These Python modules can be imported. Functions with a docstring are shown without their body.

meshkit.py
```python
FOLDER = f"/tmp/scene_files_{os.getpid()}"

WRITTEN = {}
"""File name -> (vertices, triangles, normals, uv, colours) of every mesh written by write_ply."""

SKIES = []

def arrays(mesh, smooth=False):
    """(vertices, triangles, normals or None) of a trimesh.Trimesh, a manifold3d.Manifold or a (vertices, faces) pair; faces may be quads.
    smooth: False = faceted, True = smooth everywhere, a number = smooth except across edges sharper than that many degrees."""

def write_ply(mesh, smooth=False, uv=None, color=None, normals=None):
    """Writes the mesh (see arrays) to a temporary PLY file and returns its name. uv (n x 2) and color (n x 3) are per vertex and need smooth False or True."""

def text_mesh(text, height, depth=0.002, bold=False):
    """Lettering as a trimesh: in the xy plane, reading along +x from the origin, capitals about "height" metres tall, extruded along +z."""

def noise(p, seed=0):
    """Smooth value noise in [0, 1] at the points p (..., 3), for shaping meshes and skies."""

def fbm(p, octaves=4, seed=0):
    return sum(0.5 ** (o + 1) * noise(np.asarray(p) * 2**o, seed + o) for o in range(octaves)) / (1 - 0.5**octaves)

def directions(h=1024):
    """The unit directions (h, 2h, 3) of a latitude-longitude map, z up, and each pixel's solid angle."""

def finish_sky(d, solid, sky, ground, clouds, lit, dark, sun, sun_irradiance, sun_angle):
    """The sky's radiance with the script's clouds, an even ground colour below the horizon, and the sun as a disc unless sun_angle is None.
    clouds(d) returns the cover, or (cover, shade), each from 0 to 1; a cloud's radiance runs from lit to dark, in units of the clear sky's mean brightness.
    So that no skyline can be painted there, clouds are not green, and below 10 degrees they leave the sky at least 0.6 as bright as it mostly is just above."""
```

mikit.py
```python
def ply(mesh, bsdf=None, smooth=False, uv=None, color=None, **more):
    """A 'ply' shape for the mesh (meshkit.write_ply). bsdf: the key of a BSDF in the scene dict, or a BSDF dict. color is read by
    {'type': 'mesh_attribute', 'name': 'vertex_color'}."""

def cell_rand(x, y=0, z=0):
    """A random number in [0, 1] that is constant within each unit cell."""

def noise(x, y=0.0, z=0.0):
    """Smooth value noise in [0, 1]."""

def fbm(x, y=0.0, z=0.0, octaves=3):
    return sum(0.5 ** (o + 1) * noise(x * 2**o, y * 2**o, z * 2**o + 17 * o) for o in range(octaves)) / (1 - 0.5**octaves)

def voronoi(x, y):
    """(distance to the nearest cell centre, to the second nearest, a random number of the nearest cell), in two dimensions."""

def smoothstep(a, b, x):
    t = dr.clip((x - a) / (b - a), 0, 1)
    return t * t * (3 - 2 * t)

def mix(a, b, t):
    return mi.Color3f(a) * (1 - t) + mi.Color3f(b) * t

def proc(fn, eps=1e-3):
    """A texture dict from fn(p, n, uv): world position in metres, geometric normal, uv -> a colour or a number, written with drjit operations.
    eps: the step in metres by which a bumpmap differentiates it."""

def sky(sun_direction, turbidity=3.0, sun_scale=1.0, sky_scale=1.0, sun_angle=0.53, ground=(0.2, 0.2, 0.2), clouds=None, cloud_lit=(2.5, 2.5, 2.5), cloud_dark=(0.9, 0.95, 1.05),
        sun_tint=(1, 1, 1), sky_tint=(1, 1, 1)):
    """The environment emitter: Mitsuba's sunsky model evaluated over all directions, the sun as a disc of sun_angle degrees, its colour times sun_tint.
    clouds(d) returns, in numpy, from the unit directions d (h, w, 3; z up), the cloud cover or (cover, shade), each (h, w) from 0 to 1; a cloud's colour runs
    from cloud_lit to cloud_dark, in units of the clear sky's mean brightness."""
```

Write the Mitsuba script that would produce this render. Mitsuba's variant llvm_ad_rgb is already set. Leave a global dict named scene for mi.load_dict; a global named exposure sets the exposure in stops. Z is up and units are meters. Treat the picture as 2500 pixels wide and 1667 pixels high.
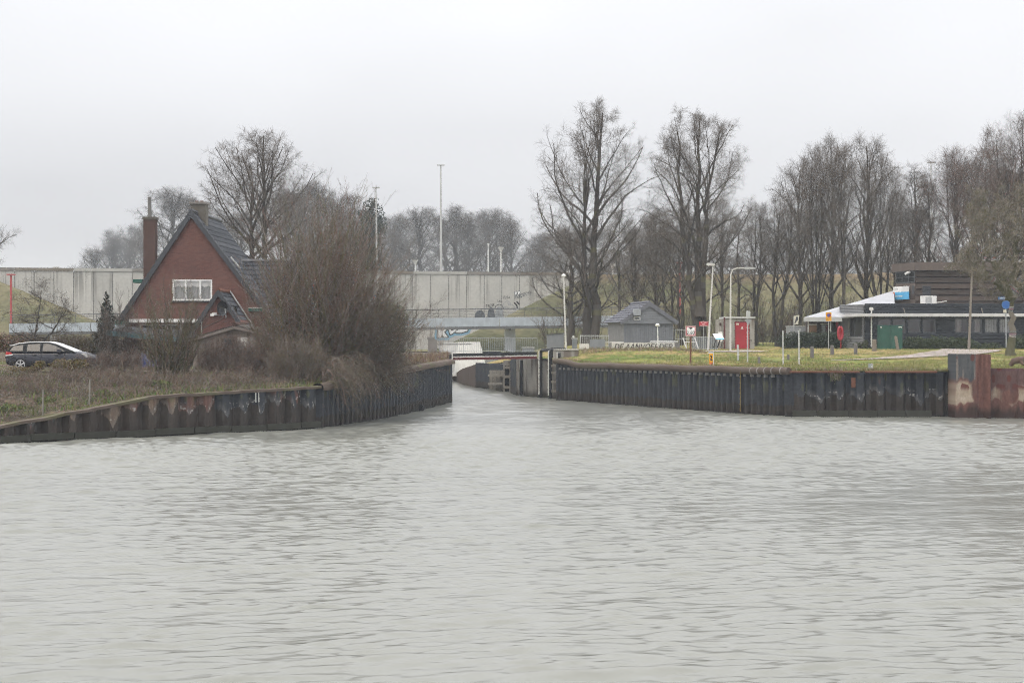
import math, numpy as np, trimesh, drjit as dr, mitsuba as mi, mikit, meshkit
from shapely.geometry import Polygon, LineString, Point, MultiPolygon
from shapely.ops import unary_union
from mikit import noise, fbm, smoothstep, mix, cell_rand, voronoi

T = mi.ScalarTransform4f
scene, labels = {}, {}

# ------------------------------------------------------------------ camera, sky, exposure
EYE, F = 3.8, 4359.0            # eye height above the water; focal length in photo pixels (2500 wide)
scene['camera'] = dict(type='perspective', fov=32.0, fov_axis='x', near_clip=0.5, far_clip=6000.0,
                       to_world=T().look_at(origin=[0, 0, EYE], target=[0, 100, EYE], up=[0, 0, 1]),
                       medium={'type': 'ref', 'id': 'haze_air'})
exposure = 2.54


def overcast(d):
    """closed cloud deck, brighter overhead than at the horizon, faintly mottled"""
    el = np.clip(d[..., 2], 0, 1)
    n = meshkit.fbm(np.stack([d[..., 0] / (el + .25), d[..., 1] / (el + .25), el], -1) * 1.3 + 7, 4, 5)
    shade = np.clip(0.97 - 0.97 * el ** 1.22 + (n - .5) * .22, 0, 1)
    return np.ones_like(el), shade


scene['sky'] = mikit.sky([-0.35, -0.45, 0.75], turbidity=4, sun_scale=0.12, sun_angle=25, clouds=overcast,
                         cloud_lit=(3.84, 3.90, 4.0), cloud_dark=(1.14, 1.16, 1.215), ground=(0.13, 0.13, 0.11))

# ------------------------------------------------------------------ palette materials
PAL = {}


def col(name, rgb=None):
    if name not in PAL:
        PAL[name] = (len(PAL), rgb)
    return PAL[name][0]


for n_, c_ in dict(
    bark=(.080, .070, .060), bark_green=(.105, .100, .060), bark_far=(.078, .072, .068), bark_dark=(.055, .048, .042), twig=(.130, .108, .092), twig_red=(.185, .118, .098), twig_grey=(.205, .18, .16), twig_pale=(.30, .255, .21),
    white=(.78, .78, .76), offwhite=(.60, .59, .56), cream=(.62, .60, .50), pole_grey=(.46, .47, .46), steel=(.30, .32, .34), dark_steel=(.075, .080, .085), black=(.022, .023, .025), rail=(.062, .066, .070),
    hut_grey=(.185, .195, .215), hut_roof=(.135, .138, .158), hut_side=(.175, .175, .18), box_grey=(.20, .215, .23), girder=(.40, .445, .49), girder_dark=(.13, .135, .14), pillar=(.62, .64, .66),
    red=(.36, .022, .034), sign_red=(.46, .022, .035), maroon=(.10, .020, .022), mast_red=(.42, .07, .07), orange=(.62, .16, .06), yellow=(.72, .36, .02), blue=(.03, .12, .40), sky_blue=(.10, .42, .72), name_blue=(.06, .16, .36),
    tile=(.060, .063, .071), tile_dark=(.045, .048, .055), tile_ridge=(.075, .078, .088), terra=(.22, .085, .06), board=(.225, .19, .165), board2=(.185, .16, .145), board3=(.27, .225, .195), slat=(.060, .048, .043), slat2=(.080, .062, .053), slat3=(.046, .038, .036), fascia_wood=(.125, .102, .090),
    navy=(.030, .036, .047), corr_light=(.27, .275, .285), eave_white=(.58, .58, .575), roof_white=(.44, .45, .48), green_box=(.022, .085, .062), teal=(.085, .145, .16), green_trim=(.020, .095, .070), brown_panel=(.33, .215, .15), blind=(.30, .30, .29), room=(.05, .048, .045), curtain=(.30, .30, .29),
    bollard=(.16, .15, .145), bollard_tan=(.21, .185, .155), stone=(.22, .205, .19), conc=(.40, .395, .37), conc_pale=(.55, .54, .50), conc_white=(.66, .65, .61), conc_dark=(.17, .165, .155), timber=(.22, .205, .18), timber_dark=(.13, .118, .10), moss=(.13, .135, .045),
    car_body=(.030, .031, .043), car_roof=(.62, .63, .65), car_trim=(.02, .02, .022), tyre=(.022, .022, .022), rim=(.46, .46, .47), head=(.72, .72, .72), tail=(.50, .03, .03), car_red=(.40, .02, .03),
    grass_a=(.150, .165, .045), grass_b=(.115, .150, .035), grass_c=(.215, .185, .080), grass_d=(.28, .225, .125), weed=(.075, .135, .030), straw=(.33, .275, .20), bramble=(.135, .090, .070), bramble2=(.095, .075, .062), reddish=(.17, .085, .06), golden=(.165, .115, .03), golden2=(.115, .105, .03), dark_leaf=(.022, .036, .020), leaf=(.045, .064, .026), leaf2=(.072, .090, .036), conifer=(.024, .032, .020), ivy=(.030, .045, .026), moss_twig=(.115, .105, .05), ink=(.03, .03, .032), ink2=(.10, .11, .125), paint_white=(.72, .73, .74), paint_blue=(.06, .20, .36),
    rust=(.135, .062, .042), rust_dark=(.075, .042, .034), tarp=(.03, .04, .12), pave=(.36, .29, .265), wet_timber=(.040, .040, .032), pale_blue=(.20, .36, .47), log=(.11, .075, .06),
).items():
    col(n_, c_)
NPAL = len(PAL)
_flat = mi.Float(np.array([c for _, c in PAL.values()], np.float32).ravel())


def palette_colour(p, n, uv):
    i = mi.UInt32(dr.clip(uv.x + .5, 0, NPAL - 1))
    c = dr.gather(mi.Color3f, _flat, i)
    s = uv.y * 37.0
    g = fbm(p.x * 1.1 + s, p.y * 1.1, p.z * 1.1, 2)
    f = noise(p.x * 9 + p.y * 5, p.y * 9 - p.x * 5, p.z * 6)
    streak = noise((p.x + p.y) * 5 + s, 0, p.z * .5)
    return c * (0.72 + .30 * g + .14 * f + .12 * streak)


palette_tex = mikit.proc(palette_colour)
for n_, r_, s_ in (('matte', .85, .25), ('satin', .42, .5), ('gloss', .16, .5)):
    scene[n_] = {'type': 'twosided', 'b': {'type': 'principled', 'base_color': palette_tex, 'roughness': r_, 'specular': s_}}
scene['leafy'] = {'type': 'twosided', 'b': {'type': 'principled', 'base_color': palette_tex, 'roughness': .6, 'specular': .35}}


def bsdf(key, fn, rough=.8, spec=.3, bump=None, bump_scale=.01, eps=.01):
    b = {'type': 'principled', 'base_color': mikit.proc(fn), 'roughness': rough if not callable(rough) else mikit.proc(rough), 'specular': spec}
    if bump:
        b = {'type': 'bumpmap', 'tex': mikit.proc(bump, eps), 'scale': bump_scale, 'b': b}
    scene[key] = {'type': 'twosided', 'b': b}


def brick_fn(p, n, uv):
    a = dr.select(dr.abs(n.y) > dr.abs(n.x), p.x, p.y)
    row = dr.floor(p.z / .066)
    u = a / .225 + .5 * (row - 2 * dr.floor(row / 2))
    k = cell_rand(dr.floor(u), row, 3)
    band = cell_rand(0, row, 9)
    g = fbm(a * .5, p.z * .7, 3, 3)
    c = mix((.112, .046, .039), (.178, .078, .062), k)
    c = mix(c, (.215, .105, .078), .35 * band * smoothstep(.4, .75, g))
    c = mix(c, (.10, .052, .045), smoothstep(.55, .8, fbm(a * .8 + 9, p.z * .5, 1, 3)) * .55)
    m = dr.maximum(smoothstep(.86, .95, p.z / .066 - row), smoothstep(.95, .98, u - dr.floor(u)))
    c = mix(c, (.125, .085, .075), .18)
    c = mix(mix(c, (.17, .145, .13), m * .6), (.085, .064, .054), .65 * uv.y)
    return c


bsdf('brick', brick_fn, .9, .2)


def concrete_fn(p, n, uv):       # uv.x: height below the top edge in metres, uv.y: the panel's own tone
    a = p.x * .97 + p.y * .3
    streak = noise(a * 2.6, 0, p.z * .10) * .6 + noise(a * 7.5, 3, p.z * .2) * .4
    t = smoothstep(.52, .80, streak) * (1 - smoothstep(.4, 5.0, uv.x)) + .25 * smoothstep(.6, .85, streak)
    c = mix((.445, .440, .415), (.545, .535, .505), fbm(a * .35, p.z * .4, 2, 3)) * (.90 + .16 * uv.y)
    c = mix(c, (.20, .195, .18), t * .62)
    return c * (.93 + .12 * noise(a * 6, p.z * 6, 1))


bsdf('panel_concrete', concrete_fn, .9, .2)


def raw_concrete_fn(p, n, uv):
    a = p.x + p.y * .8
    st = noise(a * 4.0, 1, p.z * .35)
    c = mix((.26, .25, .225), (.40, .385, .35), fbm(p.x * 1.3, p.y * 1.3, p.z * 1.3, 3))
    c = mix(c, (.13, .10, .082), smoothstep(.5, .8, st) * .7)
    low = 1 - smoothstep(.2, .75, p.z + .25 * noise(a * 3, 0, 0))
    c = c * (1 - .42 * uv.x)
    return mix(c, (.035, .033, .026), low * .9) * (.9 + .2 * noise(p.x * 11, p.y * 11, p.z * 11))


bsdf('raw_concrete', raw_concrete_fn, .9, .2)


def pile_fn(p, n, uv):           # uv.x: the pile's own number plus how far across it, uv.y: how rusty this stretch is
    a = p.x * .67 + p.y * .74
    k = dr.floor(uv.x)
    fr = uv.x - k
    r1, k2, r2 = cell_rand(k, 3, 1), cell_rand(k, 5, 2), uv.y
    fine = noise(a * 9, 2, p.z * 2.2)
    streak = noise(a * 13, 7, p.z * .8)
    worn = smoothstep(.10, .14, r2)
    blue = mix((.017, .020, .026), (.040, .045, .055), fbm(a * 2.2, p.z * 1.1, r1 * 9, 3))
    rusty = mix((.075, .037, .030), (.150, .070, .052), streak)
    tan = mix((.18, .125, .080), (.115, .080, .062), fine)
    grey = mix((.16, .15, .138), (.085, .085, .085), fine)
    c = mix(blue, rusty, smoothstep(.48, .64, r2 * .9 + (r1 - .5) * .5 + .3 * (fine - .5)))
    c = mix(c, tan, smoothstep(.78, .88, k2 * .55 + r2 * .5) * smoothstep(.30, .62, streak + .25))
    bell = dr.exp(-dr.square((fr - .48) / .20))
    rag = .16 * noise(a * 10, 4, 0) + .10 * noise(a * 26, 2, 0)
    edge = mix(mi.Color3f(.42), mi.Color3f(.82 + .42 * r1 - .46 * bell * (.3 + .9 * k2)), worn).x + rag
    band = smoothstep(edge - .02, edge + .05, p.z) * (1 - smoothstep(edge + .10, edge + .42, p.z))
    c = mix(c, grey, band * smoothstep(.30, .60, noise(a * 6, p.z * 2.5, r1 * 31)) * worn * .5)
    c = mix(c, (.30, .29, .27), band * smoothstep(.80, .90, noise(a * 17, p.z * 12, 3)) * worn)
    under = 1 - smoothstep(edge - .05, edge + .03, p.z)
    c = mix(c, mix((.020, .017, .014), (.046, .036, .029), streak), under * .93)
    c = mix(c, (.014, .014, .012), (1 - smoothstep(.10, .42, p.z + .2 * noise(a * 5, 1, 0))) * .85)
    c = mix(c, (.10, .105, .035), smoothstep(.72, .86, noise(a * 6, p.z * 2, 11)) * smoothstep(.9, 1.6, p.z) * .4)
    return c * (.85 + .3 * noise(a * 30, p.z * 14, 0))


bsdf('pile_steel', pile_fn, .62, .4)


def rust_fn(p, n, uv):           # freshly chafed big piles on the right; uv.y: 1 for plain rust
    a = p.x
    st = noise(a * 11, 3, p.z * .7)
    wv = .55 * fbm(a * 1.7 + uv.x * 7, p.z * .5, uv.y * 5, 3) - .27 + .25 * (noise(a * 7, 2, p.z * .4) - .5)
    rusty = mix((.085, .042, .036), (.165, .078, .062), st)
    slate = mix(mix((.040, .046, .055), (.085, .088, .090), st), (.19, .165, .14), smoothstep(.66, .80, noise(a * 8, 5, p.z * .5)) * .8)
    tan = mix((.255, .19, .135), (.38, .325, .26), fbm(a * 3, p.z * 3, 8, 2))
    chafed = (1 - uv.y)
    c = mix(rusty, slate, smoothstep(1.75, 2.0, p.z + wv) * chafed * smoothstep(.5, .6, uv.x))
    c = mix(c, mix((.075, .045, .046), (.12, .065, .058), st), smoothstep(1.25, 1.4, p.z + wv) * chafed * (1 - smoothstep(.5, .6, uv.x)))
    c = mix(c, tan, smoothstep(.72, .86, p.z + wv) * (1 - smoothstep(1.30, 1.55, p.z + wv - .35 * smoothstep(.5, .6, uv.x))) * chafed * smoothstep(.30, .42, noise(a * 1.3 + 5, p.z * .8, uv.x * 3)))
    c = mix(c, (.10, .028, .022), smoothstep(.70, .78, noise(a * 4.5, p.z * 2.0, 14)) * smoothstep(1.3, 1.6, p.z) * chafed * .9)
    wet = 1 - smoothstep(.30, .75, p.z + .4 * noise(a * 6, 1, 1) - .2)
    return mix(c, (.032, .020, .017), wet * .92) * (.85 + .3 * noise(a * 24, p.z * 10, 0))


bsdf('rust_steel', rust_fn, .75, .3)


def tube_fn(p, n, uv):
    a = p.x * .67 + p.y * .74
    c = mix((.070, .050, .038), (.125, .100, .082), fbm(a * 1.6, p.z * 3, p.x, 3))
    return mix(c, (.10, .11, .045), smoothstep(.55, .75, noise(a * 1.2, 4, p.z * 2)) * .5 * uv.x)


bsdf('cap_steel', tube_fn, .8, .3)


def lawn_fn(p, n, uv):
    g = fbm(p.x * .35, p.y * .22, 0, 4)
    h = fbm(p.x * 1.7, p.y * .9, 4, 3)
    f = noise(p.x * 9, p.y * 5, 1)
    c = mix((.090, .118, .030), (.175, .175, .055), smoothstep(.30, .70, g))
    c = mix(c, (.235, .180, .082), smoothstep(.50, .68, .6 * h + .4 * fbm(p.x * .12 + 5, p.y * .1, 2, 2) + .1 * smoothstep(112, 132, p.y)))
    c = mix(c, (.055, .085, .020), smoothstep(.62, .8, fbm(p.x * .8 + 31, p.y * .5, 9, 3)) * .6)
    c = mix(c, (.26, .20, .13), smoothstep(.68, .8, fbm(p.x * .55 + 3, p.y * 1.1, 7, 3)) * .6)
    return c * (.68 + .55 * f)


bsdf('lawn', lawn_fn, .95, .1)


def scrub_fn(p, n, uv):
    g = fbm(p.x * .5, p.y * .5, 0, 4)
    c = mix((.060, .050, .037), (.075, .078, .034), smoothstep(.4, .65, g))
    c = mix(c, (.135, .100, .078), smoothstep(.5, .75, fbm(p.x * 1.6, p.y * 1.6, 5, 3)))
    return c * (.65 + .6 * noise(p.x * 8, p.y * 8, 1))


bsdf('scrub_soil', scrub_fn, .95, .1)


def slope_fn(p, n, uv):
    g = fbm(p.x * .12, p.y * .12, p.z * .3, 4)
    h = fbm(p.x * .6, p.y * .6, p.z * .8, 3)
    c = mix((.098, .099, .054), (.150, .136, .080), smoothstep(.36, .62, g + .25 * (h - .5)))
    c = mix(c, (.175, .130, .085), smoothstep(10.6, 12.0, p.z + 1.2 * (h - .5)) * .85)
    c = mix(c, (.095, .105, .045), smoothstep(.58, .72, h) * .6)
    return c * (.75 + .45 * noise(p.x * 2.5, p.y * 2.5, p.z * 3))


bsdf('slope_grass', slope_fn, .95, .1)


def pave_fn(p, n, uv):
    v = cell_rand(dr.floor(p.x / .25), dr.floor(p.y / .25), 2)
    return mix((.22, .19, .175), (.31, .275, .255), v) * (.85 + .3 * noise(p.x * 3, p.y * 3, 1))


bsdf('paving', pave_fn, .9, .2)


# water: murky body, skylight mirrored by the ripples
def ripple(p, n, uv):
    gust = smoothstep(.30, .70, fbm(p.x * .055 + 3, p.y * .030, 2, 3))
    a = noise(p.x * 3.1 + .9 * p.y, p.y * 9.0 - .8 * p.x, 3) + .5 * noise(p.x * 7.0 - p.y * 1.6, p.y * 19. + p.x * 1.2, 5)
    return a * (.35 + .95 * gust)


def water_col(p, n, uv):
    return mix((.215, .220, .196), (.245, .248, .222), fbm(p.x * .1, p.y * .07, 0, 2))


scene['water_surface'] = {'type': 'twosided', 'b': {'type': 'bumpmap', 'tex': mikit.proc(ripple, .02), 'scale': .0065,
                          'b': {'type': 'roughplastic', 'distribution': 'ggx', 'int_ior': 1.333, 'alpha': .035, 'diffuse_reflectance': mikit.proc(water_col)}}}
scene['pane_glass'] = {'type': 'thindielectric', 'int_ior': 1.5}
scene['dark_glass'] = {'type': 'twosided', 'b': {'type': 'roughplastic', 'alpha': .03, 'int_ior': 1.6, 'diffuse_reflectance': {'type': 'rgb', 'value': [.022, .024, .026]}}}


# ------------------------------------------------------------------ helpers
class M:
    """collects boxes, tubes, prisms; build() makes them ONE mesh of the scene"""
    def __init__(s):
        s.v, s.f, s.n = [], [], 0

    def add(s, v, f):
        v, f = np.asarray(v, float).reshape(-1, 3), np.asarray(f, int)
        if f.shape[1] == 4:
            f = np.vstack([f[:, [0, 1, 2]], f[:, [0, 2, 3]]])
        s.v.append(v); s.f.append(f + s.n); s.n += len(v)
        return s

    def box(s, lo, hi, frame=None):
        lo, hi = np.minimum(lo, hi), np.maximum(lo, hi)
        v = np.array([[x, y, z] for x in (lo[0], hi[0]) for y in (lo[1], hi[1]) for z in (lo[2], hi[2])], float)
        if frame is not None:
            v = frame(v)
        return s.add(v, [[0, 1, 3, 2], [4, 6, 7, 5], [0, 4, 5, 1], [2, 3, 7, 6], [0, 2, 6, 4], [1, 5, 7, 3]])

    def tube(s, pts, rad, n=8, caps=True):
        p = np.asarray(pts, float)
        v, f = tubes(p[None], np.broadcast_to(np.asarray(rad, float), (len(p),))[None], n)
        s.add(v, f)
        if caps and n > 3:
            for k in (0, len(p) - 1):
                ring = v[k * n:(k + 1) * n]
                i = np.arange(n)
                s.add(np.vstack([ring, ring.mean(0)]), np.stack([i, (i + 1) % n, i * 0 + n], 1))
        return s

    def prism(s, poly, d0, d1, to3):
        """a polygon in 2-D, extruded between the depths d0 and d1; to3(u, v, depth) -> points"""
        polys = poly.geoms if hasattr(poly, 'geoms') else [poly if isinstance(poly, Polygon) else Polygon(poly)]
        for g in polys:
            if g.is_empty or g.area < 1e-7:
                continue
            m = trimesh.creation.extrude_polygon(g, 1.0, engine='earcut')
            v = np.array(m.vertices)
            s.add(to3(v[:, 0], v[:, 1], d0 + (d1 - d0) * v[:, 2]), m.faces)
        return s

    def mesh(s, m):
        return s.add(np.array(m.vertices), np.array(m.faces))

    def build(s, key, mat, colour=None, smooth=False, uv=None, **lab):
        v, f = np.vstack(s.v), np.vstack(s.f)
        return put(key, v, f, mat, colour, smooth, uv, **lab)


def put(key, v, f, mat, colour=None, smooth=False, uv=None, **lab):
    key = numbered(key)
    if colour is not None:
        i = PAL[colour][0] if isinstance(colour, str) else None
        uv = np.stack([np.full(len(v), i) if i is not None else colour, np.full(len(v), (len(scene) * .137) % 1)], 1)
    elif uv is not None and np.ndim(uv) == 1:
        uv = np.tile(uv, (len(v), 1))
    scene[key] = mikit.ply((v, f), mat, smooth, uv=uv)
    if lab:
        labels[key] = lab
    return key


def numbered(key):
    if key not in scene and key not in labels:
        return key
    k = 1
    while f'{key}_{k:03d}' in scene or f'{key}_{k:03d}' in labels:
        k += 1
    return f'{key}_{k:03d}'


def thing(name, label, category, group=None, **more):
    key = numbered(name)
    labels[key] = dict(label=label, category=category, **more)
    if group:
        labels[key]['group'] = group
    return key


def tubes(p, r, s):
    """many polylines of the same number of points as tubes: p (n, k, 3), r (n, k)"""
    n, k = p.shape[:2]
    t = np.gradient(p, axis=1) if k > 1 else p
    t /= np.linalg.norm(t, axis=2, keepdims=True) + 1e-12
    ref = np.where(np.abs(t[..., 2:]) < .9, np.array([0, 0, 1.]), np.array([1., 0, 0]))
    ref = np.broadcast_to(ref[:, :1], ref.shape)
    a = np.cross(t, ref); a /= np.linalg.norm(a, axis=2, keepdims=True) + 1e-12
    b, g = np.cross(t, a), np.arange(s) * 2 * np.pi / s
    v = p[:, :, None] + r[:, :, None, None] * (np.cos(g)[:, None] * a[:, :, None] + np.sin(g)[:, None] * b[:, :, None])
    i, j, q = np.meshgrid(np.arange(n), np.arange(k - 1), np.arange(s), indexing='ij')
    o, q2 = (i * k + j) * s, (q + 1) % s
    fq = np.stack([o + q, o + s + q, o + s + q2, o + q2], -1).reshape(-1, 4)
    return v.reshape(-1, 3), np.vstack([fq[:, [0, 1, 2]], fq[:, [0, 2, 3]]])


def fx(px, d): return (px - 1250.) * d / F
def fz(py, d): return EYE - (py - 833.5) * d / F
def P(px, py, d): return np.array([fx(px, d), d, fz(py, d)])


def frame_at(x, y, rot=0., z=0.):
    c, s_ = math.cos(rot), math.sin(rot)

    def f(v):
        v = np.asarray(v, float)
        return np.stack([x + c * v[..., 0] - s_ * v[..., 1], y + s_ * v[..., 0] + c * v[..., 1], z + v[..., 2]], -1)
    return f


def face_xz(y, fr=None):
    """to3 for prisms drawn in the x-z plane; depth runs along y"""
    g = lambda u, v, d: np.stack([u, y + d, v], -1)
    return (lambda u, v, d: fr(g(u, v, d))) if fr else g


def rect(x0, z0, x1, z1): return Polygon([(x0, z0), (x1, z0), (x1, z1), (x0, z1)])


def sstep(a, b, x):
    t = np.clip((np.asarray(x, float) - a) / (b - a), 0, 1)
    return t * t * (3 - 2 * t)


def grid_faces(nr, nc):
    i, j = np.meshgrid(np.arange(nr - 1), np.arange(nc - 1), indexing='ij')
    o = i * nc + j
    return np.stack([o, o + 1, o + nc + 1, o + nc], -1).reshape(-1, 4)


def sweep(path, prof, closed=True):
    """a profile (u: to the right of the path, w: up) along a path of points"""
    p = np.asarray(path, float)
    t = np.gradient(p, axis=0); t[:, 2] = 0
    t /= np.linalg.norm(t, axis=1, keepdims=True)
    side = np.stack([t[:, 1], -t[:, 0], 0 * t[:, 0]], 1)
    q = np.asarray(prof, float)
    v = p[:, None] + q[None, :, :1] * side[:, None] + q[None, :, 1:] * np.array([0, 0, 1.])
    m = len(q)
    i, j = np.meshgrid(np.arange(len(p) - 1), np.arange(m if closed else m - 1), indexing='ij')
    o, j2 = i * m, (j + 1) % m
    f = np.stack([o + j, o + j2, o + m + j2, o + m + j], -1).reshape(-1, 4)
    f = [*f, [*range(4)]] if m == 4 else f
    if m == 4:
        k = (len(p) - 1) * m
        f = np.vstack([f, [k, k + 3, k + 2, k + 1]])
    return v.reshape(-1, 3), np.asarray(f)


def text_on(m, text, height, origin, u, up, out, depth=.01, bold=False, italic=0., width=None):
    """lettering added to M: origin is the lower left corner, u the reading direction, out points towards the reader"""
    t = meshkit.text_mesh(text, height, depth, bold)
    v = np.array(t.vertices); v[:, :2] -= v[:, :2].min(0)
    v[:, 0] += italic * v[:, 1]
    if width:
        v[:, 0] *= width / v[:, 0].max()
    u, up, out = (np.asarray(a, float) for a in (u, up, out))
    m.add(np.asarray(origin) + v[:, :1] * u + v[:, 1:2] * up + v[:, 2:] * out, t.faces)

# ------------------------------------------------------------------ the ground
RE = np.array([(80, 13.9), (89.3, 13.9), (90.3, 13.3), (94.4, 11.5), (103.8, 7.6), (113.8, 3.73), (116, 2.8), (121, 1.64), (126, .26), (135.5, -.62), (147, -3.0), (181, -6.3), (200, -7)])
LE = np.array([(30, -51.5), (66, -18.9), (77.6, -8.37), (87, -6.4), (96, -5.2), (111.5, -3.7), (124, -4.1), (126.5, -4.3), (150, -7), (200, -12)])
def xr(y): return np.interp(y, RE[:, 0], RE[:, 1])
def xl(y): return np.interp(y, LE[:, 0], LE[:, 1])
FRONT0, FRONT1 = np.array([-18.9, 66.]), np.array([-8.37, 77.6])
FDIR = (FRONT1 - FRONT0) / np.linalg.norm(FRONT1 - FRONT0)
def front_top(u): return np.interp(u, [-40, -12, 0, 3.5, 7, 10, 15.7], [.3, .38, .62, 1.10, 1.58, 1.66, 1.80])
def side_top(y): return np.interp(y, [77.6, 87, 100, 111.5, 126], [1.80, 2.18, 2.42, 2.56, 2.75])


def wob(x, y, k, s=0): return meshkit.fbm(np.stack([np.asarray(x) * k, np.asarray(y) * k, 0 * np.asarray(x) + s], -1), 3, s) - .5


def hills(x, y):
    """the road embankment behind: its crest and the two cones that end beside the canal"""
    front = 3.3 + (y - 208) * .52
    right = 3.9 + .50 * (x + 6.6)
    left = 7.0 + .43 * (-54.5 - x)
    return np.minimum(np.minimum(front, np.maximum(right, left)), 12.25)


def z_right(x, y):
    x, y = np.asarray(x, float), np.asarray(y, float)
    z = 2.33 + np.clip(y - 90, 0, 52) * .0188
    m = np.exp(-((y - 121.5) / 4.6) ** 2) * sstep(2.2, 4.6, x) * (1 - sstep(10.5, 15, x))
    z = z + m * (.31 + .10 * wob(x, y, .5, 3))
    z = z + .16 * wob(x, y, .22, 2) * sstep(.3, 3, x - xr(y)) * sstep(90, 93, y)
    z = z + .35 * sstep(146, 190, y)
    e = np.interp(y, [89, 112.5, 116, 121, 126, 135, 147, 158, 181, 200], [2.34, 2.40, 2.60, 2.66, 2.64, 2.2, 1.85, 1.3, .25, .3])
    z = np.minimum(z, e + np.maximum(x - xr(y), 0) * np.interp(y, [89, 100, 112, 121, 127, 200], [.5, .17, .11, .11, .22, .26]))
    return np.maximum(z, hills(x, y) + .9 * wob(x, y, .08, 6) * sstep(195, 205, y))


def z_left(x, y):
    x, y = np.asarray(x, float), np.asarray(y, float)
    rel = np.stack([x, y], -1) - FRONT1
    u = rel @ FDIR + 15.67
    d1 = rel @ np.array([-FDIR[1], FDIR[0]])
    d2 = xl(y) - x
    s = np.where(y > 77.6, np.minimum(d1, d2), d1)
    ze = np.where((d1 < d2) | (y < 77.6), front_top(np.minimum(u, 15.67)), side_top(y))
    zt = 2.02 + .23 * sstep(80, 94, y) + .40 * sstep(96, 108, y) + .35 * sstep(120, 190, y)
    z = ze + (np.maximum(zt, ze) - ze) * sstep(.5, 13, s) + (.16 * wob(x, y, .35, 4) + .42 * wob(x, y, .95, 9) * sstep(1.5, 4, s) * (1 - sstep(11, 15, s))) * sstep(.4, 3, s)
    return np.maximum(z, hills(x, y))


def terrain(key, rows, x0, x1, zfn, mat, cols=110, **lab):
    xs = []
    for y in rows:
        a, b = x0(y), x1(y)
        t = np.linspace(0, 1, cols)
        xs.append(a + (b - a) * t)
    x = np.array(xs); y = np.repeat(np.asarray(rows, float)[:, None], cols, 1)
    z = zfn(x, y)
    v = np.stack([x, y, z], -1).reshape(-1, 3)
    return put(key, v, grid_faces(len(rows), cols), mat, smooth=True, uv=[0., 0.], **lab)


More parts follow.
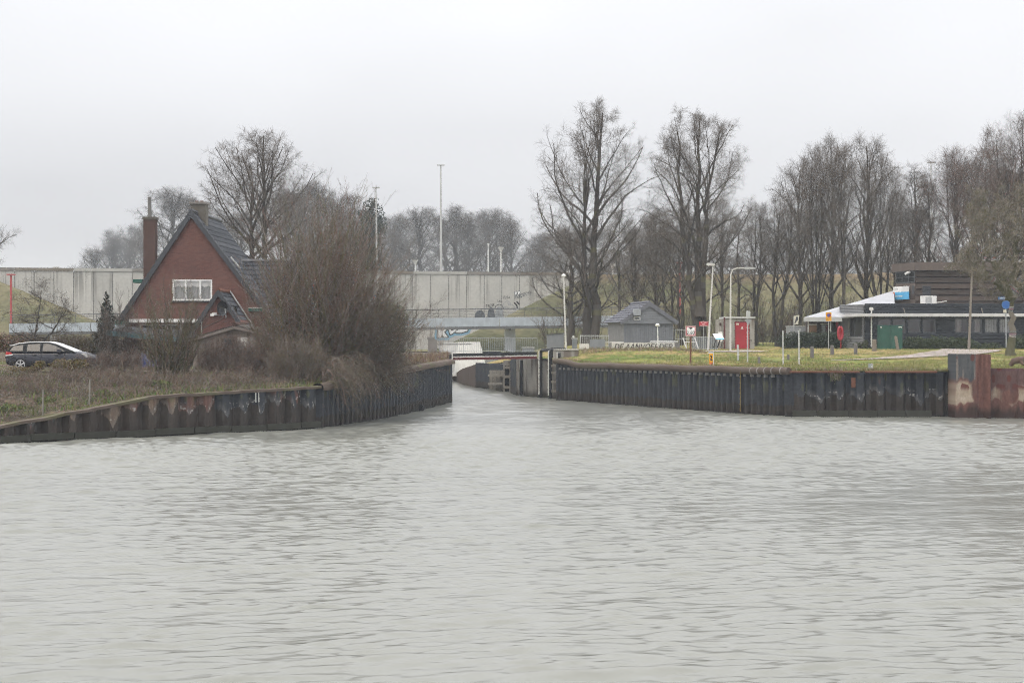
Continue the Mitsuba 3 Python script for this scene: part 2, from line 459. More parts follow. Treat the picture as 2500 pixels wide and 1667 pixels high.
rows = np.concatenate([np.arange(89.55, 127, .8), np.arange(127, 188.1, 1.6)])
def r_in(y): return xr(y) + .22
def r_out(y): return max(52., y * .52)
terrain('lawn', rows, r_in, r_out, z_right, 'lawn', 150, kind='structure', label='mown green and straw coloured lawn on the right bank')
rows = np.concatenate([np.arange(46, 128, .8), np.arange(128, 188.1, 1.8)])
terrain('river_bank', rows, lambda y: min(-60, -.62 * y), lambda y: xl(y) - .3, z_left, 'scrub_soil', 190, kind='structure', label='rough overgrown bank round the brick house')
rows = np.concatenate([np.arange(187.5, 232, 1.3), [240, 250, 262]])
terrain('embankment', rows, lambda y: -175, lambda y: 190, lambda x, y: np.where(y > 186, np.maximum(np.where(x > 0, z_right(x, y), z_left(x, y)), hills(x, y)), 3), 'slope_grass', 230, kind='structure', label='grassy road embankment behind the canal')
v = np.array([[-900, 258, 12.0], [900, 258, 12.0], [-900, 300, 9.], [900, 300, 9.], [-900, 1500, 9.], [900, 1500, 9.]])
put('far_ground', v, [[0, 1, 3, 2], [2, 3, 5, 4]], 'slope_grass', uv=[0., 0.], kind='structure', label='flat land beyond the road')
v = np.array([[-900, -300, -.7], [900, -300, -.7], [-900, 300, -.7], [900, 300, -.7]])
put('river_bed', v, [[0, 1, 3, 2]], 'scrub_soil', uv=[0., 0.], kind='structure', label='muddy bed of the river')

# ------------------------------------------------------------------ water: a long swell built, the ripples in the material
rng = np.random.default_rng(11)
yy = [9.]
while yy[-1] < 190:
    q = yy[-1]
    yy.append(q + (min(.060 + .0008 * max(q - 18, 0), .125) if q < 122 else .125 + .016 * (q - 122)))
yy = np.array(yy)
W_COLS = 380
X = np.linspace(-1, 1, W_COLS)[None] * (yy[:, None] * .315 + 4)
Y = np.repeat(yy[:, None], W_COLS, 1)
Z = 0 * X
gust = np.clip(meshkit.fbm(np.stack([X * .075 + 3, Y * .050, 0 * X], -1), 4, 8) * 2.6 - .85, 0, 1)
chop = .64 + .36 * sstep(38, 66, Y)          # a boat's wash runs along the quays, calmer water out here
dy = np.gradient(yy)[:, None]; dx = (X[:, 1] - X[:, 0])[:, None]
for k in range(64):
    lam = .32 * (4.4 / .32) ** (rng.random() ** 1.35)
    th = rng.normal(math.pi / 2 + .22, .48)
    kx, ky, ph = 2 * math.pi / lam * math.cos(th), 2 * math.pi / lam * math.sin(th), rng.random() * 6.28
    s_ = kx * X + ky * Y + ph + 1.5 * meshkit.noise(np.stack([X * .14 / lam ** .5, Y * .14 / lam ** .5, 0 * X + k], -1))
    fade = sstep(2.2, 3.6, lam / (dy * abs(math.sin(th)) + 1e-6)) * sstep(2.0, 3.4, lam / (dx * abs(math.cos(th)) + 1e-6))
    w_ = np.sin(s_)
    Z += .0048 * lam ** .62 * rng.uniform(.5, 1.3) * fade * chop * (w_ + .30 * w_ * w_) * ((.20 + 1.15 * gust) if lam < 1.3 else .50)
for k in range(70):                          # single crests thrown up here and there
    y0, hh, sx_, sy_ = 18 + 60 * rng.random() ** 1.5, rng.uniform(.02, .055), rng.uniform(.35, 1.1), rng.uniform(.10, .20)
    x0 = rng.uniform(-1, 1) * y0 * .30
    r = slice(int(np.searchsorted(yy, y0 - 1.2)), int(np.searchsorted(yy, y0 + 1.2)))
    u_, w_ = (X[r] - x0) / sx_, (Y[r] - y0 - .15 * (X[r] - x0)) / sy_
    Z[r] += hh * np.exp(-u_ * u_) * (np.exp(-w_ * w_) - .55 * np.exp(-(w_ + 1.6) ** 2 / 2) - .3 * np.exp(-(w_ - 1.8) ** 2 / 2))
cut = int(np.searchsorted(yy, 52.))
V = np.stack([X, Y, Z], -1)
wk = thing('water', 'bright choppy water of the river', 'water', kind='structure')
del labels[wk]['category']
put(f'{wk}__near_reach', V[:cut + 1].reshape(-1, 3), grid_faces(cut + 1, W_COLS), 'water_surface', smooth=True, uv=[0., 0.])
put(f'{wk}__far_reach', V[cut:].reshape(-1, 3), grid_faces(len(yy) - cut, W_COLS), 'water_surface', uv=[0., 0.])
v = np.array([[-900, -300, -.14], [900, -300, -.14], [-900, 300, -.14], [900, 300, -.14]])
put('water__outer_sheet', v, [[0, 1, 3, 2]], 'water_surface', uv=[0., 0.])

# ------------------------------------------------------------------ sheet-pile walls: each pile a piece
def resample(pts, step):
    p = np.asarray(pts, float)
    L = np.concatenate([[0], np.cumsum(np.linalg.norm(np.diff(p, axis=0), axis=1))])
    n = max(1, round(L[-1] / step))
    s = np.linspace(0, L[-1], n + 1)
    return np.stack([np.interp(s, L, p[:, k]) for k in range(2)], 1)


def pile_wall(key, pts, unit, top, depth, rustiness, mat='pile_steel', seed=1, flat=.40):
    """pts run with the water on their right-hand side"""
    g = np.random.default_rng(seed)
    q = resample(pts, unit)
    for i in range(len(q) - 1):
        a, b = q[i], q[i + 1]
        L = np.linalg.norm(b - a); t = (b - a) / L; nrm = np.array([t[1], -t[0]])
        jit = g.uniform(-.015, .015)
        prof = [(0, -depth), (.10, -depth), (.10 + .18, 0), (.28 + flat, 0), (.28 + flat + .18, -depth), (1, -depth), (1, -depth - .03), (0, -depth - .03)]
        poly = Polygon([tuple(a + t * L * u + nrm * (w + jit)) for u, w in prof])
        zt0, zt1 = top(a), top(b)
        m = trimesh.creation.extrude_polygon(poly, 1., engine='earcut')
        v = np.array(m.vertices)
        f_ = np.clip(((v[:, :2] - a) @ t) / L, 0, 1)
        v[:, 2] = np.where(v[:, 2] > .5, zt0 + (zt1 - zt0) * f_ + g.uniform(-.01, .01), -.9)
        r = rustiness(a) if callable(rustiness) else rustiness
        kk = g.integers(60); fa = np.clip(((np.array(m.vertices)[:, :2] - a) @ t) / L, 0, .98)
        put(f'{key}__pile', v, m.faces, mat, uv=np.stack([kk + fa, np.full(len(v), r)], 1))


lw = thing('sheet_pile_wall', 'low rusty stained sheet pile wall sloping down at the left in front of the overgrown bank', 'wall')
ext = FRONT0 - FDIR * 14
ftop = lambda a: float(front_top((np.asarray(a) - FRONT0) @ FDIR))
pile_wall(lw, [ext, FRONT1], .92, ftop, .22, lambda a: float(np.interp((a - FRONT0) @ FDIR, [-3, 5, 9, 11, 16], [.75, .8, .8, .45, .25])), seed=3)
us = np.concatenate([[-14], np.linspace(-3, 15.75, 40)])
g = np.random.default_rng(5)
path = [(*(FRONT0 + FDIR * u), front_top(u) + .015 * g.normal()) for u in us]
v, f = sweep(path, [(-.30, -.02), (-.30, .07), (.07, .07), (.07, -.04)])
put(f'{lw}__capping_beam', v, f, 'cap_steel', uv=[.9, 0.])
for a, b in zip(np.arange(-14, 15, 1.9), np.arange(-14, 15, 1.9) + 1.86):
    p = [(*(FRONT0 + FDIR * min(u, 15.6)), 0.20 + .02 * math.sin(a)) for u in (a, b)]
    v, f = sweep(p, [(.03, -.13), (.03, .12), (.17, .12), (.17, -.13)])
    put(f'{lw}__fender_beam', v, f, 'matte', 'wet_timber')
m = M()
for du in (0, .16):
    w0 = FRONT0 + FDIR * (12.05 + du)
    m.prism(Polygon([(0, 1.25), (.07, 1.25), (.05, 1.72), (-.05, 1.70), (-.05, 1.66), (0, 1.66)]), 0, .012, lambda a, b, d, w0=w0: np.stack([w0[0] + FDIR[0] * a + .24 * FDIR[1] * 0 + FDIR[1] * (.03 + d), w0[1] + FDIR[1] * a - FDIR[0] * (.03 + d), b], -1))
m.build(f'{lw}__painted_number', 'matte', 'conc', label='white painted 11 on a blue black pile')

lc = thing('sheet_pile_wall', 'dark blue black sheet pile wall along the left side of the canal mouth under the big shrub', 'wall')
lpts = [FRONT1 + [.05, .1]] + [(x, y) for y, x in LE[3:6]]
pile_wall(lc, lpts, .74, lambda a: float(side_top(a[1])), .26, .05, seed=9, flat=.34)
path = [(xl(y) - .10, y, side_top(y) + .02 + .02 * g.normal()) for y in np.linspace(77.7, 111.5, 44)]
th_ = np.linspace(0, math.pi, 6)
v, f = sweep(path, [(.26 * math.cos(a), .20 * math.sin(a) - .04) for a in th_] + [(-.26, -.16), (.26, -.16)])
put(f'{lc}__capping_beam', v, f, 'cap_steel', uv=[1., 0.])
m = M().tube([(-5.95, 90, .5), (-5.95, 90, .35)], .05)
lcx = xl(98.) + .1
m.box((lcx - .3, 97.2, -.2), (lcx + .06, 98.8, .34)).build(f'{lc}__outlet', 'matte', 'black', label='dark square outlet at the water line')

rc = thing('sheet_pile_wall', 'long dark blue ribbed sheet pile wall along the right side of the canal mouth topped by a tube', 'wall')
rpts = [(x, y) for y, x in RE[1:7]][::-1]
rtop = lambda a: 2.22 + .22 * float(sstep(113, 116, a[1]))
pile_wall(rc, rpts, .62, rtop, .24, .05, seed=21, flat=.30)
path = [(xr(y) + .02, y, 2.30 + .22 * float(sstep(112.5, 115.5, y)) + .02 * math.sin(y)) for y in np.linspace(116.2, 89.4, 40)]
tb = M().tube(path, .185, 12)
tb.build(f'{rc}__cap_tube', 'cap_steel', smooth=True, uv=[.25, 0.])
for k, y in enumerate(np.linspace(92.3, 89.8, 5)):
    c = np.array([xr(y) + .02, y, 2.30 + .02 * math.sin(y)])
    t = np.array([-.4, .92, 0])
    M().tube([c - t * .06, c + t * .06], .20, 12, False).build(f'{rc}__cap_ring', 'matte', 'stone')
m = M()
for y in np.arange(90.4, 115.5, .62):
    x = xr(y)
    m.box((x - .12, y, 1.98), (x + .05, y + .2, 2.12))
m.build(f'{rc}__waling_clamp', 'matte', 'conc_dark', kind='stuff')
lx, ly = xr(93.3) - .02, 93.3
lad = M()
for dy in (-.16, .16):
    lad.tube([(lx - .06, ly + dy * 2, .15), (lx - .06, ly + dy * 2, 2.25)], .022, 6)
for z in np.arange(.25, 2.2, .28):
    lad.tube([(lx - .06, ly - .32, z), (lx - .06, ly + .32, z)], .016, 5)
k = thing('quay_ladder', 'narrow yellowed steel ladder down the dark ribbed wall near its right end', 'ladder')
lad.build(f'{k}__frame', 'satin', 'golden')

rf = thing('sheet_pile_wall', 'dark sheet pile wall with pale scale stains facing the river below the lawn', 'wall')
pile_wall(rf, [(13.95, 89.3), (22.0, 89.6)], 1.02, lambda a: 2.26, .28, lambda a: .15 + .015 * (a[0] - 14), seed=31, flat=.36)
for a, b, c in ((13.9, 17.35, 0), (17.7, 21.2, 1)):
    m = M().box((a, 89.05, 2.24), (b, 89.75, 2.33))
    m.build(f'{rf}__capping_beam', 'matte', 'rust')
for a, b in ((14.0, 15.15), (15.18, 16.75), (16.78, 18.2), (18.22, 19.6), (19.63, 20.9)):
    M().box((a, 88.92, .02), (b, 89.16, .36)).build(f'{rf}__fender_beam', 'matte', 'wet_timber')
m = M().tube([(17.0, 89.0, 1.62), (17.0, 88.92, 1.62)], .09, 8)
m.box((16.92, 88.98, 1.5), (17.12, 89.1, 2.0)).build(f'{rf}__mooring_eye', 'matte', 'rust')

bp = thing('sheet_pile_wall', 'tall rusted box pile standing above the wall with a blue grey face and a red brown face', 'wall')
X0, X1, X2 = 21.94, 22.78, 23.52
def upright(poly, h): return (lambda m: (np.array(m.vertices) + [0, 0, -.9], m.faces))(trimesh.creation.extrude_polygon(Polygon(poly), h, engine='earcut'))
put(f'{bp}__left_face', *upright([(X0, 88.3), (X1, 87.75), (X1 + .03, 87.85), (X0 + .1, 88.5), (X0 + .05, 89.9), (X0, 89.9)], 4.09), 'rust_steel', uv=[.72, 0.], label='blue grey and tan chafed left face')
put(f'{bp}__right_face', *upright([(X1, 87.75), (X1 + .16, 87.83), (X1 + .24, 87.98), (X1 + .46, 88.0), (X2, 87.7), (X2, 89.6), (X2 - .06, 89.6), (X2 - .06, 87.85), (X1 + .48, 88.12), (X1 + .2, 88.1), (X1 + .03, 87.9)], 4.07), 'rust_steel', uv=[.2, 1.], label='red brown rusty right face')
m = M().box((X0 + .12, 88.35, 3.03), (X2 - .1, 89.5, 3.08))
m.build(f'{bp}__fill', 'matte', 'rust_dark')
rr = thing('sheet_pile_wall', 'chafed rusty sheet pile wall with a large tan patch at the right edge', 'wall')
g = np.random.default_rng(41)
def flat_pile(x0, y0, x1, y1, top, u):
    poly = Polygon([(x0, y0), (x0 + .3, y0 - .04), (x0 + .4, y0 + .1), (x1 - .4, y1 + .1), (x1 - .3, y1 - .04), (x1, y1), (x1, y1 + .12), (x0, y0 + .12)])
    m = trimesh.creation.extrude_polygon(poly, top + .9, engine='earcut')
    put(f'{rr}__pile', np.array(m.vertices) + [0, 0, -.9], m.faces, 'rust_steel', uv=[u, 0.])
flat_pile(X2 + .02, 88.2, 25.1, 87.6, 2.48, .05)
flat_pile(25.1, 87.6, 26.4, 87.1, 2.42, .45)
for i in range(9):
    flat_pile(26.4 + i * 1.3, 87.1 - .4 * i, 27.7 + i * 1.3, 86.7 - .4 * i, 2.2, .2 + .08 * i)

# ------------------------------------------------------------------ canal head: concrete walls, mooring frames, beam
cw = thing('concrete_canal_wall', 'streaked grey concrete wall on the right side of the canal beyond the beam', 'wall')
def wall_run(key, pts, z0, z1, thick, mat, **kw):
    poly = Polygon(list(pts) + [(x + thick[0], y + thick[1]) for x, y in list(pts)[::-1]])
    m = trimesh.creation.extrude_polygon(poly, z1 - z0, engine='earcut')
    return put(key, np.array(m.vertices) + [0, 0, z0], m.faces, mat, **kw)
wall_run(f'{cw}__wall_section', [(1.72, 120.7), (1.05, 123.2)], -.9, 2.62, (.9, .3), 'raw_concrete', uv=[1., 0.])
wall_run(f'{cw}__wall_section', [(1.02, 123.3), (.30, 125.9)], -.9, 2.64, (.9, .3), 'raw_concrete', uv=[1., 0.])
m = M().box((.55, 124.2, -.9), (.95, 124.45, 2.5)); m.build(f'{cw}__drain_slot', 'matte', 'black')
for y in (124.0, 125.0):
    M().tube([(xr(y) - .03, y, -.5), (xr(y) - .03, y, 1.9)], .03, 6).build(f'{cw}__pipe', 'matte', 'conc_dark')
wall_run(f'{cw}__steel_face', [(.28, 126.0), (-.12, 131.0)], -.9, 2.62, (.6, .2), 'pile_steel', uv=[.1, .05])
wall_run(f'{cw}__far_section', [(-.62, 135.5), (-3.0, 147.)], -.9, 2.05, (.5, .3), 'pile_steel', uv=[.2, .1])
v = []
far = [(-3.0, 147., 1.92), (-4.4, 158., 1.38), (-6.2, 181., .30)]
m = M()
for x, y, z in far:
    v += [(x, y, -.9), (x, y, z), (x + .5, y + .3, z), (x + .5, y + .3, -.9)]
m.add(v, [[i * 4 + j, i * 4 + (j + 1) % 4, i * 4 + 4 + (j + 1) % 4, i * 4 + 4 + j] for i in (0, 1) for j in range(4)])
m.build(f'{cw}__low_wall', 'matte', 'slat2')

def mooring_frame(label, x, y, top, w, d):
    k = thing('mooring_frame', label, 'mooring frame', 'black and white steel frames at the canal mouth')
    dirn = np.array([w, d]); b = np.array([x, y])
    pts = [(*b, -.8), (*b, top - .12), (*(b + dirn * .12), top), (*(b + dirn * .88), top), (*(b + dirn), top - .12), (*(b + dirn), top - .9)]
    M().tube(pts, .13, 10).build(f'{k}__frame', 'satin', 'black')
    M().tube([(b[0] - .11, b[1] - .07, .25), (b[0] - .11, b[1] - .07, top - .05)], .05, 6).build(f'{k}__guide_rail', 'satin', 'offwhite')
    return k
mooring_frame('black steel mooring frame with a white edge right beside the end of the striped beam', 1.92, 119.6, 3.22, .72, -.25)
k = mooring_frame('middle black mooring frame with ladder rungs between two white edges', 2.52, 117.8, 3.24, .45, .05)
M().tube([(2.98, 117.3, .1), (2.98, 117.3, 3.1)], .06, 6).build(f'{k}__guide_rail', 'satin', 'offwhite')
M().box((3.02, 117.2, 2.6), (3.2, 117.6, 3.05)).build(f'{k}__buffer', 'satin', 'black')
for z in (.55, 1.15, 1.75, 2.2):
    M().box((2.58, 117.25, z - .07), (2.92, 117.45, z + .07)).build(f'{k}__rung', 'matte', 'timber')
wall_run(f'{cw}__mouth_wall', [(3.0, 117.7), (1.85, 120.5)], -.9, 2.5, (.8, .5), 'raw_concrete', uv=[1., 0.])

fr_ = thing('timber_guide_fence', 'weathered timber fence and ladder post standing in the canal behind the beam', 'fence')
for i, x in enumerate(np.linspace(-1.72, -.88, 4)):
    M().box((x, 136.0 - i * .2, .12), (x + .26, 136.1 - i * .2, 1.62)).build(f'{fr_}__plank', 'matte', 'timber')
for z in (.52, 1.15):
    M().box((-1.82, 135.0, z), (-.58, 135.3, z + .16)).build(f'{fr_}__rail', 'matte', 'timber')
M().box((-.66, 134.6, -.8), (-.54, 134.8, 2.35)).box((-.20, 134.3, -.8), (-.10, 134.5, 2.35)).build(f'{fr_}__post', 'matte', 'timber')
for z in (.25, 1.05, 1.75, 2.0, 2.2):
    M().box((-.56, 134.4, z), (-.18, 134.6, z + .20)).build(f'{fr_}__rung', 'matte', 'timber')

bm = thing('flood_beam', 'straight steel beam striped dark red white and black across the canal mouth', 'beam')
A, B = np.array([-4.15, 125.2]), np.array([1.62, 120.9])
zA, zB = (2.50, 2.95), (2.63, 3.10)
def beam(key, t0, t1, f0, f1, w, colour):
    m = M()
    pts = []
    for t in (t0, t1):
        c = A + (B - A) * t
        zz = [zA[0] + (zA[1] - zA[0]) * q + ((zB[0] + (zB[1] - zB[0]) * q) - (zA[0] + (zA[1] - zA[0]) * q)) * t for q in (f0, f1)]
        pts += [(c[0], c[1] - w, zz[0]), (c[0], c[1] - w, zz[1]), (c[0] + .1, c[1] + w, zz[1]), (c[0] + .1, c[1] + w, zz[0])]
    m.add(pts, [[0, 1, 5, 4], [1, 2, 6, 5], [2, 3, 7, 6], [3, 0, 4, 7], [0, 3, 2, 1], [4, 5, 6, 7]])
    m.build(key, 'satin', colour)
beam(f'{bm}__red_flange', 0, 1, 0, .36, .22, 'maroon')
beam(f'{bm}__white_stripe', 0, .595, .375, .54, .15, 'white')
beam(f'{bm}__white_stripe', .615, 1, .375, .54, .15, 'white')
beam(f'{bm}__black_flange', 0, 1, .555, 1., .20, 'black')
M().box((-.63, 122.3, 2.80), (-.52, 122.45, 2.95)).build(f'{bm}__joint_plate', 'satin', 'black')
pb = thing('beam_abutment', 'mossy concrete pier holding the left end of the striped beam', 'pier')
M().box((-5.0, 124.9, -.9), (-4.28, 126.6, 3.05)).build(f'{pb}__pier', 'raw_concrete', uv=[0., 0.])
M().box((-8.2, 125.3, 1.8), (-5.02, 126.2, 3.02)).build(f'{pb}__side_wall', 'raw_concrete', uv=[0., 0.])
M().tube([(-4.30, 124.75, 1.9), (-4.30, 124.75, 2.9)], .09, 8).build(f'{pb}__bumper', 'satin', 'black')

def bar_fence(key, p0, p1, z0, h, step, r=.014, rails=(0, 1), colour='steel', gate=None):
    p0, p1 = np.asarray(p0, float), np.asarray(p1, float)
    L = np.linalg.norm(p1 - p0); n = int(L / step)
    for q in rails:
        M().tube([(*p0, z0 + .08 + (h - .1) * q), (*p1, z0 + .08 + (h - .1) * q)], r * 1.5, 5).build(f'{key}__rail', 'satin', colour)
    for i in range(n + 1):
        c = p0 + (p1 - p0) * i / n
        big = i % 12 == 0
        M().tube([(*c, z0 if not big else z0 - .25), (*c, z0 + h)], r * (2 if big else 1), 4).build(f'{key}__{"post" if big else "bar"}', 'satin', colour)
k = thing('railing', 'thin grey bar railing along the walkway behind the striped beam', 'railing')
bar_fence(k, (-5.2, 127.6), (1.75, 124.6), 3.02, 1.05, .16, .011)

ab = thing('concrete_abutment', 'pale sloping concrete wing wall left of the grass slope behind the canal', 'wall')
d = 172.
px = lambda a, b, q=d: P(a, b, q)
def slab(key, front, back_d, mat, **kw):
    fr = [np.array(p) for p in front]
    n = len(fr)
    bk = [p + np.array([p[0] / p[1] * back_d, back_d, 0]) for p in fr]
    v = np.array(fr + bk)
    f = [[0, i, i + 1] for i in range(1, n - 1)] + [[n, n + i + 1, n + i] for i in range(1, n - 1)]
    for i in range(n):
        j = (i + 1) % n
        f += [[i, n + i, n + j], [i, n + j, j]]
    put(key, v, f, mat, **kw)
slab(f'{ab}__wing', [px(1118, 835), px(1172, 834.5, d + 3), px(1187, 897, d + 1), px(1184, 918, d), px(1107, 918, d - 4)], 5, 'matte', colour='conc_white')
slab(f'{ab}__side_face', [px(1066, 838, d + 6), px(1118.2, 835.2, d - .02), px(1107.2, 918, d - 4.02), px(1095, 918, d - 2)], 4, 'matte', colour='conc')
slab(f'{ab}__ledge', [px(1064, 839.2, d - 5), px(1151, 838.8, d - 5), px(1151, 841.4, d - 5), px(1064, 842, d - 5)], 1, 'matte', colour='conc_dark')
sp = thing('stone_post', 'squat weathered concrete post on the left bank behind the dark green bush', 'post')
M().box((-5.98, 126.9, 2.3), (-5.35, 127.4, 3.95)).build(f'{sp}__shaft', 'matte', 'stone')
M().box((-6.02, 126.85, 3.951), (-5.5, 127.45, 4.12)).build(f'{sp}__cap', 'matte', 'stone')

# ------------------------------------------------------------------ the road wall: one piece per concrete panel
rw = thing('road_retaining_wall', 'tall pale concrete panel wall of the road with dark joints and graffiti', 'wall')
WA, WB = np.array([-70., 224.]), np.array([14., 243.5])
WL = np.linalg.norm(WB - WA); WD = (WB - WA) / WL; WN = np.array([WD[1], -WD[0]])
def wall3(s, z, o=0.): return np.stack([WA[0] + WD[0] * s + WN[0] * o, WA[1] + WD[1] * s + WN[1] * o, 0 * s + z], -1)
g = np.random.default_rng(17)
pw, ztop = 2.43, 12.75
for i in range(int(WL / pw)):
    s0, s1 = i * pw + .035, (i + 1) * pw - .035
    o = g.uniform(-.01, .01)
    zs = np.array([2.0, 7.0, 10.5, 12.1, ztop - .02])
    vv, uu = [], []
    tone = g.random()
    for z in zs:
        for s, oo in ((s0, -.12), (s0, o - .03), (s0 + .04, o), (s1 - .04, o), (s1, o - .03), (s1, -.12)):
            vv.append(wall3(np.float64(s), z, oo)); uu.append((ztop - z, tone))
    put(f'{rw}__panel', np.array(vv), grid_faces(len(zs), 6), 'panel_concrete', uv=np.array(uu))
m = M().box((0, 0, 2), (WL, .5, ztop - .1), lambda v: wall3(v[:, 0], v[:, 2], -.14 - v[:, 1]))
m.build(f'{rw}__core', 'matte', 'conc_dark')
for i in range(int(WL / 7.3)):
    M().box((i * 7.3, 0, ztop), ((i + 1) * 7.3 - .04, .6, ztop + .38), lambda v: wall3(v[:, 0], v[:, 2], .14 - v[:, 1])).build(f'{rw}__coping', 'matte', ['stone', 'bollard_tan', 'conc'][i % 3])
def wpos(px, py):
    """the wall's own coordinates (s, z) of a point seen on it"""
    t = (px - 1250) / F
    s = (t * WA[1] - WA[0]) / (WD[0] - t * WD[1])
    return s, EYE - (py - 833.5) / F * (WA[1] + WD[1] * s)
to_wall = lambda u, v, dd: wall3(u, v, .02 + dd)
def wtext(text, px, py, h, width, colour, ital=0., bold=False, slope=0.):
    s, z = wpos(px, py)
    m = M()
    text_on(m, text, h, (0, 0, 0), (1, 0, 0), (slope * 0, 1, 0), (0, 0, 1), .012, bold, ital, width)
    v = np.vstack(m.v)
    m.v = [wall3(s + v[:, 0], z + v[:, 1] + slope * v[:, 0], .02 + v[:, 2])]
    m.f = [np.vstack(m.f)]
    m.build(f'{rw}__graffiti', 'matte', colour)
def strokes(lines, width, colour, depth=.012):
    sh = unary_union([LineString([wpos(*p) for p in l]).buffer(width / 2, quad_segs=3) for l in lines])
    M().prism(sh, 0, depth, to_wall).build(f'{rw}__graffiti', 'matte', colour)
wtext('2014', 1228, 729.5, .36, .95, 'ink', slope=.06)
wtext('malpoosy', 1256, 734, .62, 2.35, 'ink2', slope=.33)
wtext('TRDB', 1186, 752, .40, 1.15, 'ink', slope=.22)
wtext('TBC', 1213, 737, .26, .75, 'ink', slope=-.12)
for cx, cy in ((1259, 716), (1266.5, 715)):
    s, z = wpos(cx, cy)
    e = Polygon([(s + .17 * math.cos(a) + .05 * math.sin(a), z + .26 * math.sin(a)) for a in np.linspace(0, 6.28, 18)])
    M().prism(e.buffer(.03).difference(e.buffer(-.03)), 0, .012, to_wall).build(f'{rw}__graffiti', 'matte', 'ink2')
    M().prism(e.buffer(-.03), 0, .010, to_wall).build(f'{rw}__graffiti', 'matte', 'paint_white')
def dome(x0, x1, yt, yb, colour, rim=None):
    cx, r = (x0 + x1) / 2, (x1 - x0) / 2
    pts = [wpos(cx + r * math.cos(a), yb - (yb - yt) * max(math.sin(a), 0) ** .8) for a in np.linspace(math.pi, 0, 14)]
    M().prism(Polygon(pts), 0, .012, to_wall).build(f'{rw}__graffiti', 'matte', colour)
dome(1159, 1184, 757, 775, 'ink2'); dome(1190, 1208, 750, 776, 'ink2'); dome(1208.5, 1229, 748, 776, 'steel')
strokes([[(1208, 752), (1211, 746), (1218, 743), (1225, 745), (1229, 752)]], .09, 'ink2')
strokes([[(1227, 746), (1231, 738), (1238, 735), (1246, 738), (1247, 742), (1241, 743), (1239, 740)], [(1229, 751), (1236, 748), (1242, 752)], [(1241, 745), (1250, 744), (1256, 748), (1258, 756)]], .07, 'steel')
strokes([[(1256, 740), (1261, 744), (1263, 752)], [(1262, 737), (1267, 742)]], .20, 'ink')
s0, z0 = wpos(1066, 822)
big = []
def letter(poly): return Polygon([wpos(*p) for p in poly])
K = letter([(1070, 802), (1077, 802), (1078, 810), (1086, 801), (1094, 801), (1084, 811), (1093, 822), (1084, 823), (1078, 815), (1077, 823), (1068, 824)])
D = letter([(1093, 800), (1110, 799), (1115, 804), (1108, 811), (1103, 815), (1099, 816), (1097, 808)]).difference(letter([(1100, 803), (1108, 802), (1108, 806), (1101, 808)]))
Bq = letter([(1116, 798), (1140, 797), (1144, 801), (1140, 808), (1126, 812), (1113, 812), (1112, 808), (1119, 806)]).difference(letter([(1124, 800), (1134, 799), (1134, 802), (1124, 803)]))
allq = unary_union([K, D, Bq])
M().prism(allq.buffer(.42).difference(allq.buffer(.14)), 0, .008, to_wall).build(f'{rw}__graffiti', 'matte', 'pale_blue', label='blue halo of the large white graffiti lettering')
M().prism(allq.buffer(.15).difference(allq.buffer(.01)), 0, .011, to_wall).build(f'{rw}__graffiti', 'matte', 'ink')
M().prism(allq, 0, .013, to_wall).build(f'{rw}__graffiti', 'matte', 'paint_white', label='large white graffiti lettering under the footbridge')

# ------------------------------------------------------------------ footbridge
fb = thing('footbridge', 'long pale grey footbridge with a dark rail crossing on a round pillar', 'bridge')
BA, BB = P(22, 790, 207.), P(1646, 769, 203.)
def bp_(t, dy=0, dz=0): return BA + (BB - BA) * t + np.array([0, dy, dz])
t_end = .957
cuts = [0, .19, .36, .53, .7415, t_end]
for a, b in zip(cuts[:-1], cuts[1:]):
    p0, p1 = bp_(a), bp_(b - .0006)
    def fr(v, p0=p0, p1=p1): return p0 + v[:, :1] * (p1 - p0) + np.stack([0 * v[:, 0], v[:, 1], v[:, 2]], 1)
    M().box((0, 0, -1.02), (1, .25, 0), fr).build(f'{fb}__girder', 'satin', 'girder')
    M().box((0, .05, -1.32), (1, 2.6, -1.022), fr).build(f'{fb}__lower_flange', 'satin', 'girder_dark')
    M().box((0, .3, -.3), (1, 3.2, -.05), fr).build(f'{fb}__deck', 'matte', 'conc_dark')
for h, r in ((1.0, .035), (.80, .02), (.62, .02), (.44, .02), (.26, .02), (.10, .02)):
    M().tube([bp_(0, .05, h), bp_(1., .05, h)], r, 6).build(f'{fb}__rail', 'satin', 'rail')
M().tube([bp_(0, 3.1, 1.), bp_(1., 3.1, 1.)], .03, 5).build(f'{fb}__rail', 'satin', 'rail')
M().tube([bp_(1., .05, 1.0), bp_(1.006, .05, .9), bp_(1.008, .05, .55), bp_(1.006, .05, .2), bp_(1., .05, .1)], .03, 6).build(f'{fb}__rail_end', 'satin', 'rail')
for t in np.arange(.005, 1., 2.45 / 76):
    M().tube([bp_(t, .05, -.05), bp_(t, .05, 1.)], .032, 5).build(f'{fb}__rail_post', 'satin', 'rail')
c = P(1245, 801, 206.5)
M().tube([(c[0], c[1] + .3, 2.2), (c[0], c[1] + .3, 5.25)], .63, 24).build(f'{fb}__pillar', 'satin', 'pillar')
M().box((c[0] - .1, c[1] - .4, 5.1), (c[0] + .1, c[1] + .6, 5.42)).build(f'{fb}__bearing', 'matte', 'black')
for px_ in (130, 560):
    c = P(px_, 801, 207)
    M().tube([(c[0], c[1] + .8, 2.2), (c[0], c[1] + .8, bp_(.1)[2] - 1.3)], .6, 16).build(f'{fb}__pillar', 'satin', 'pillar')

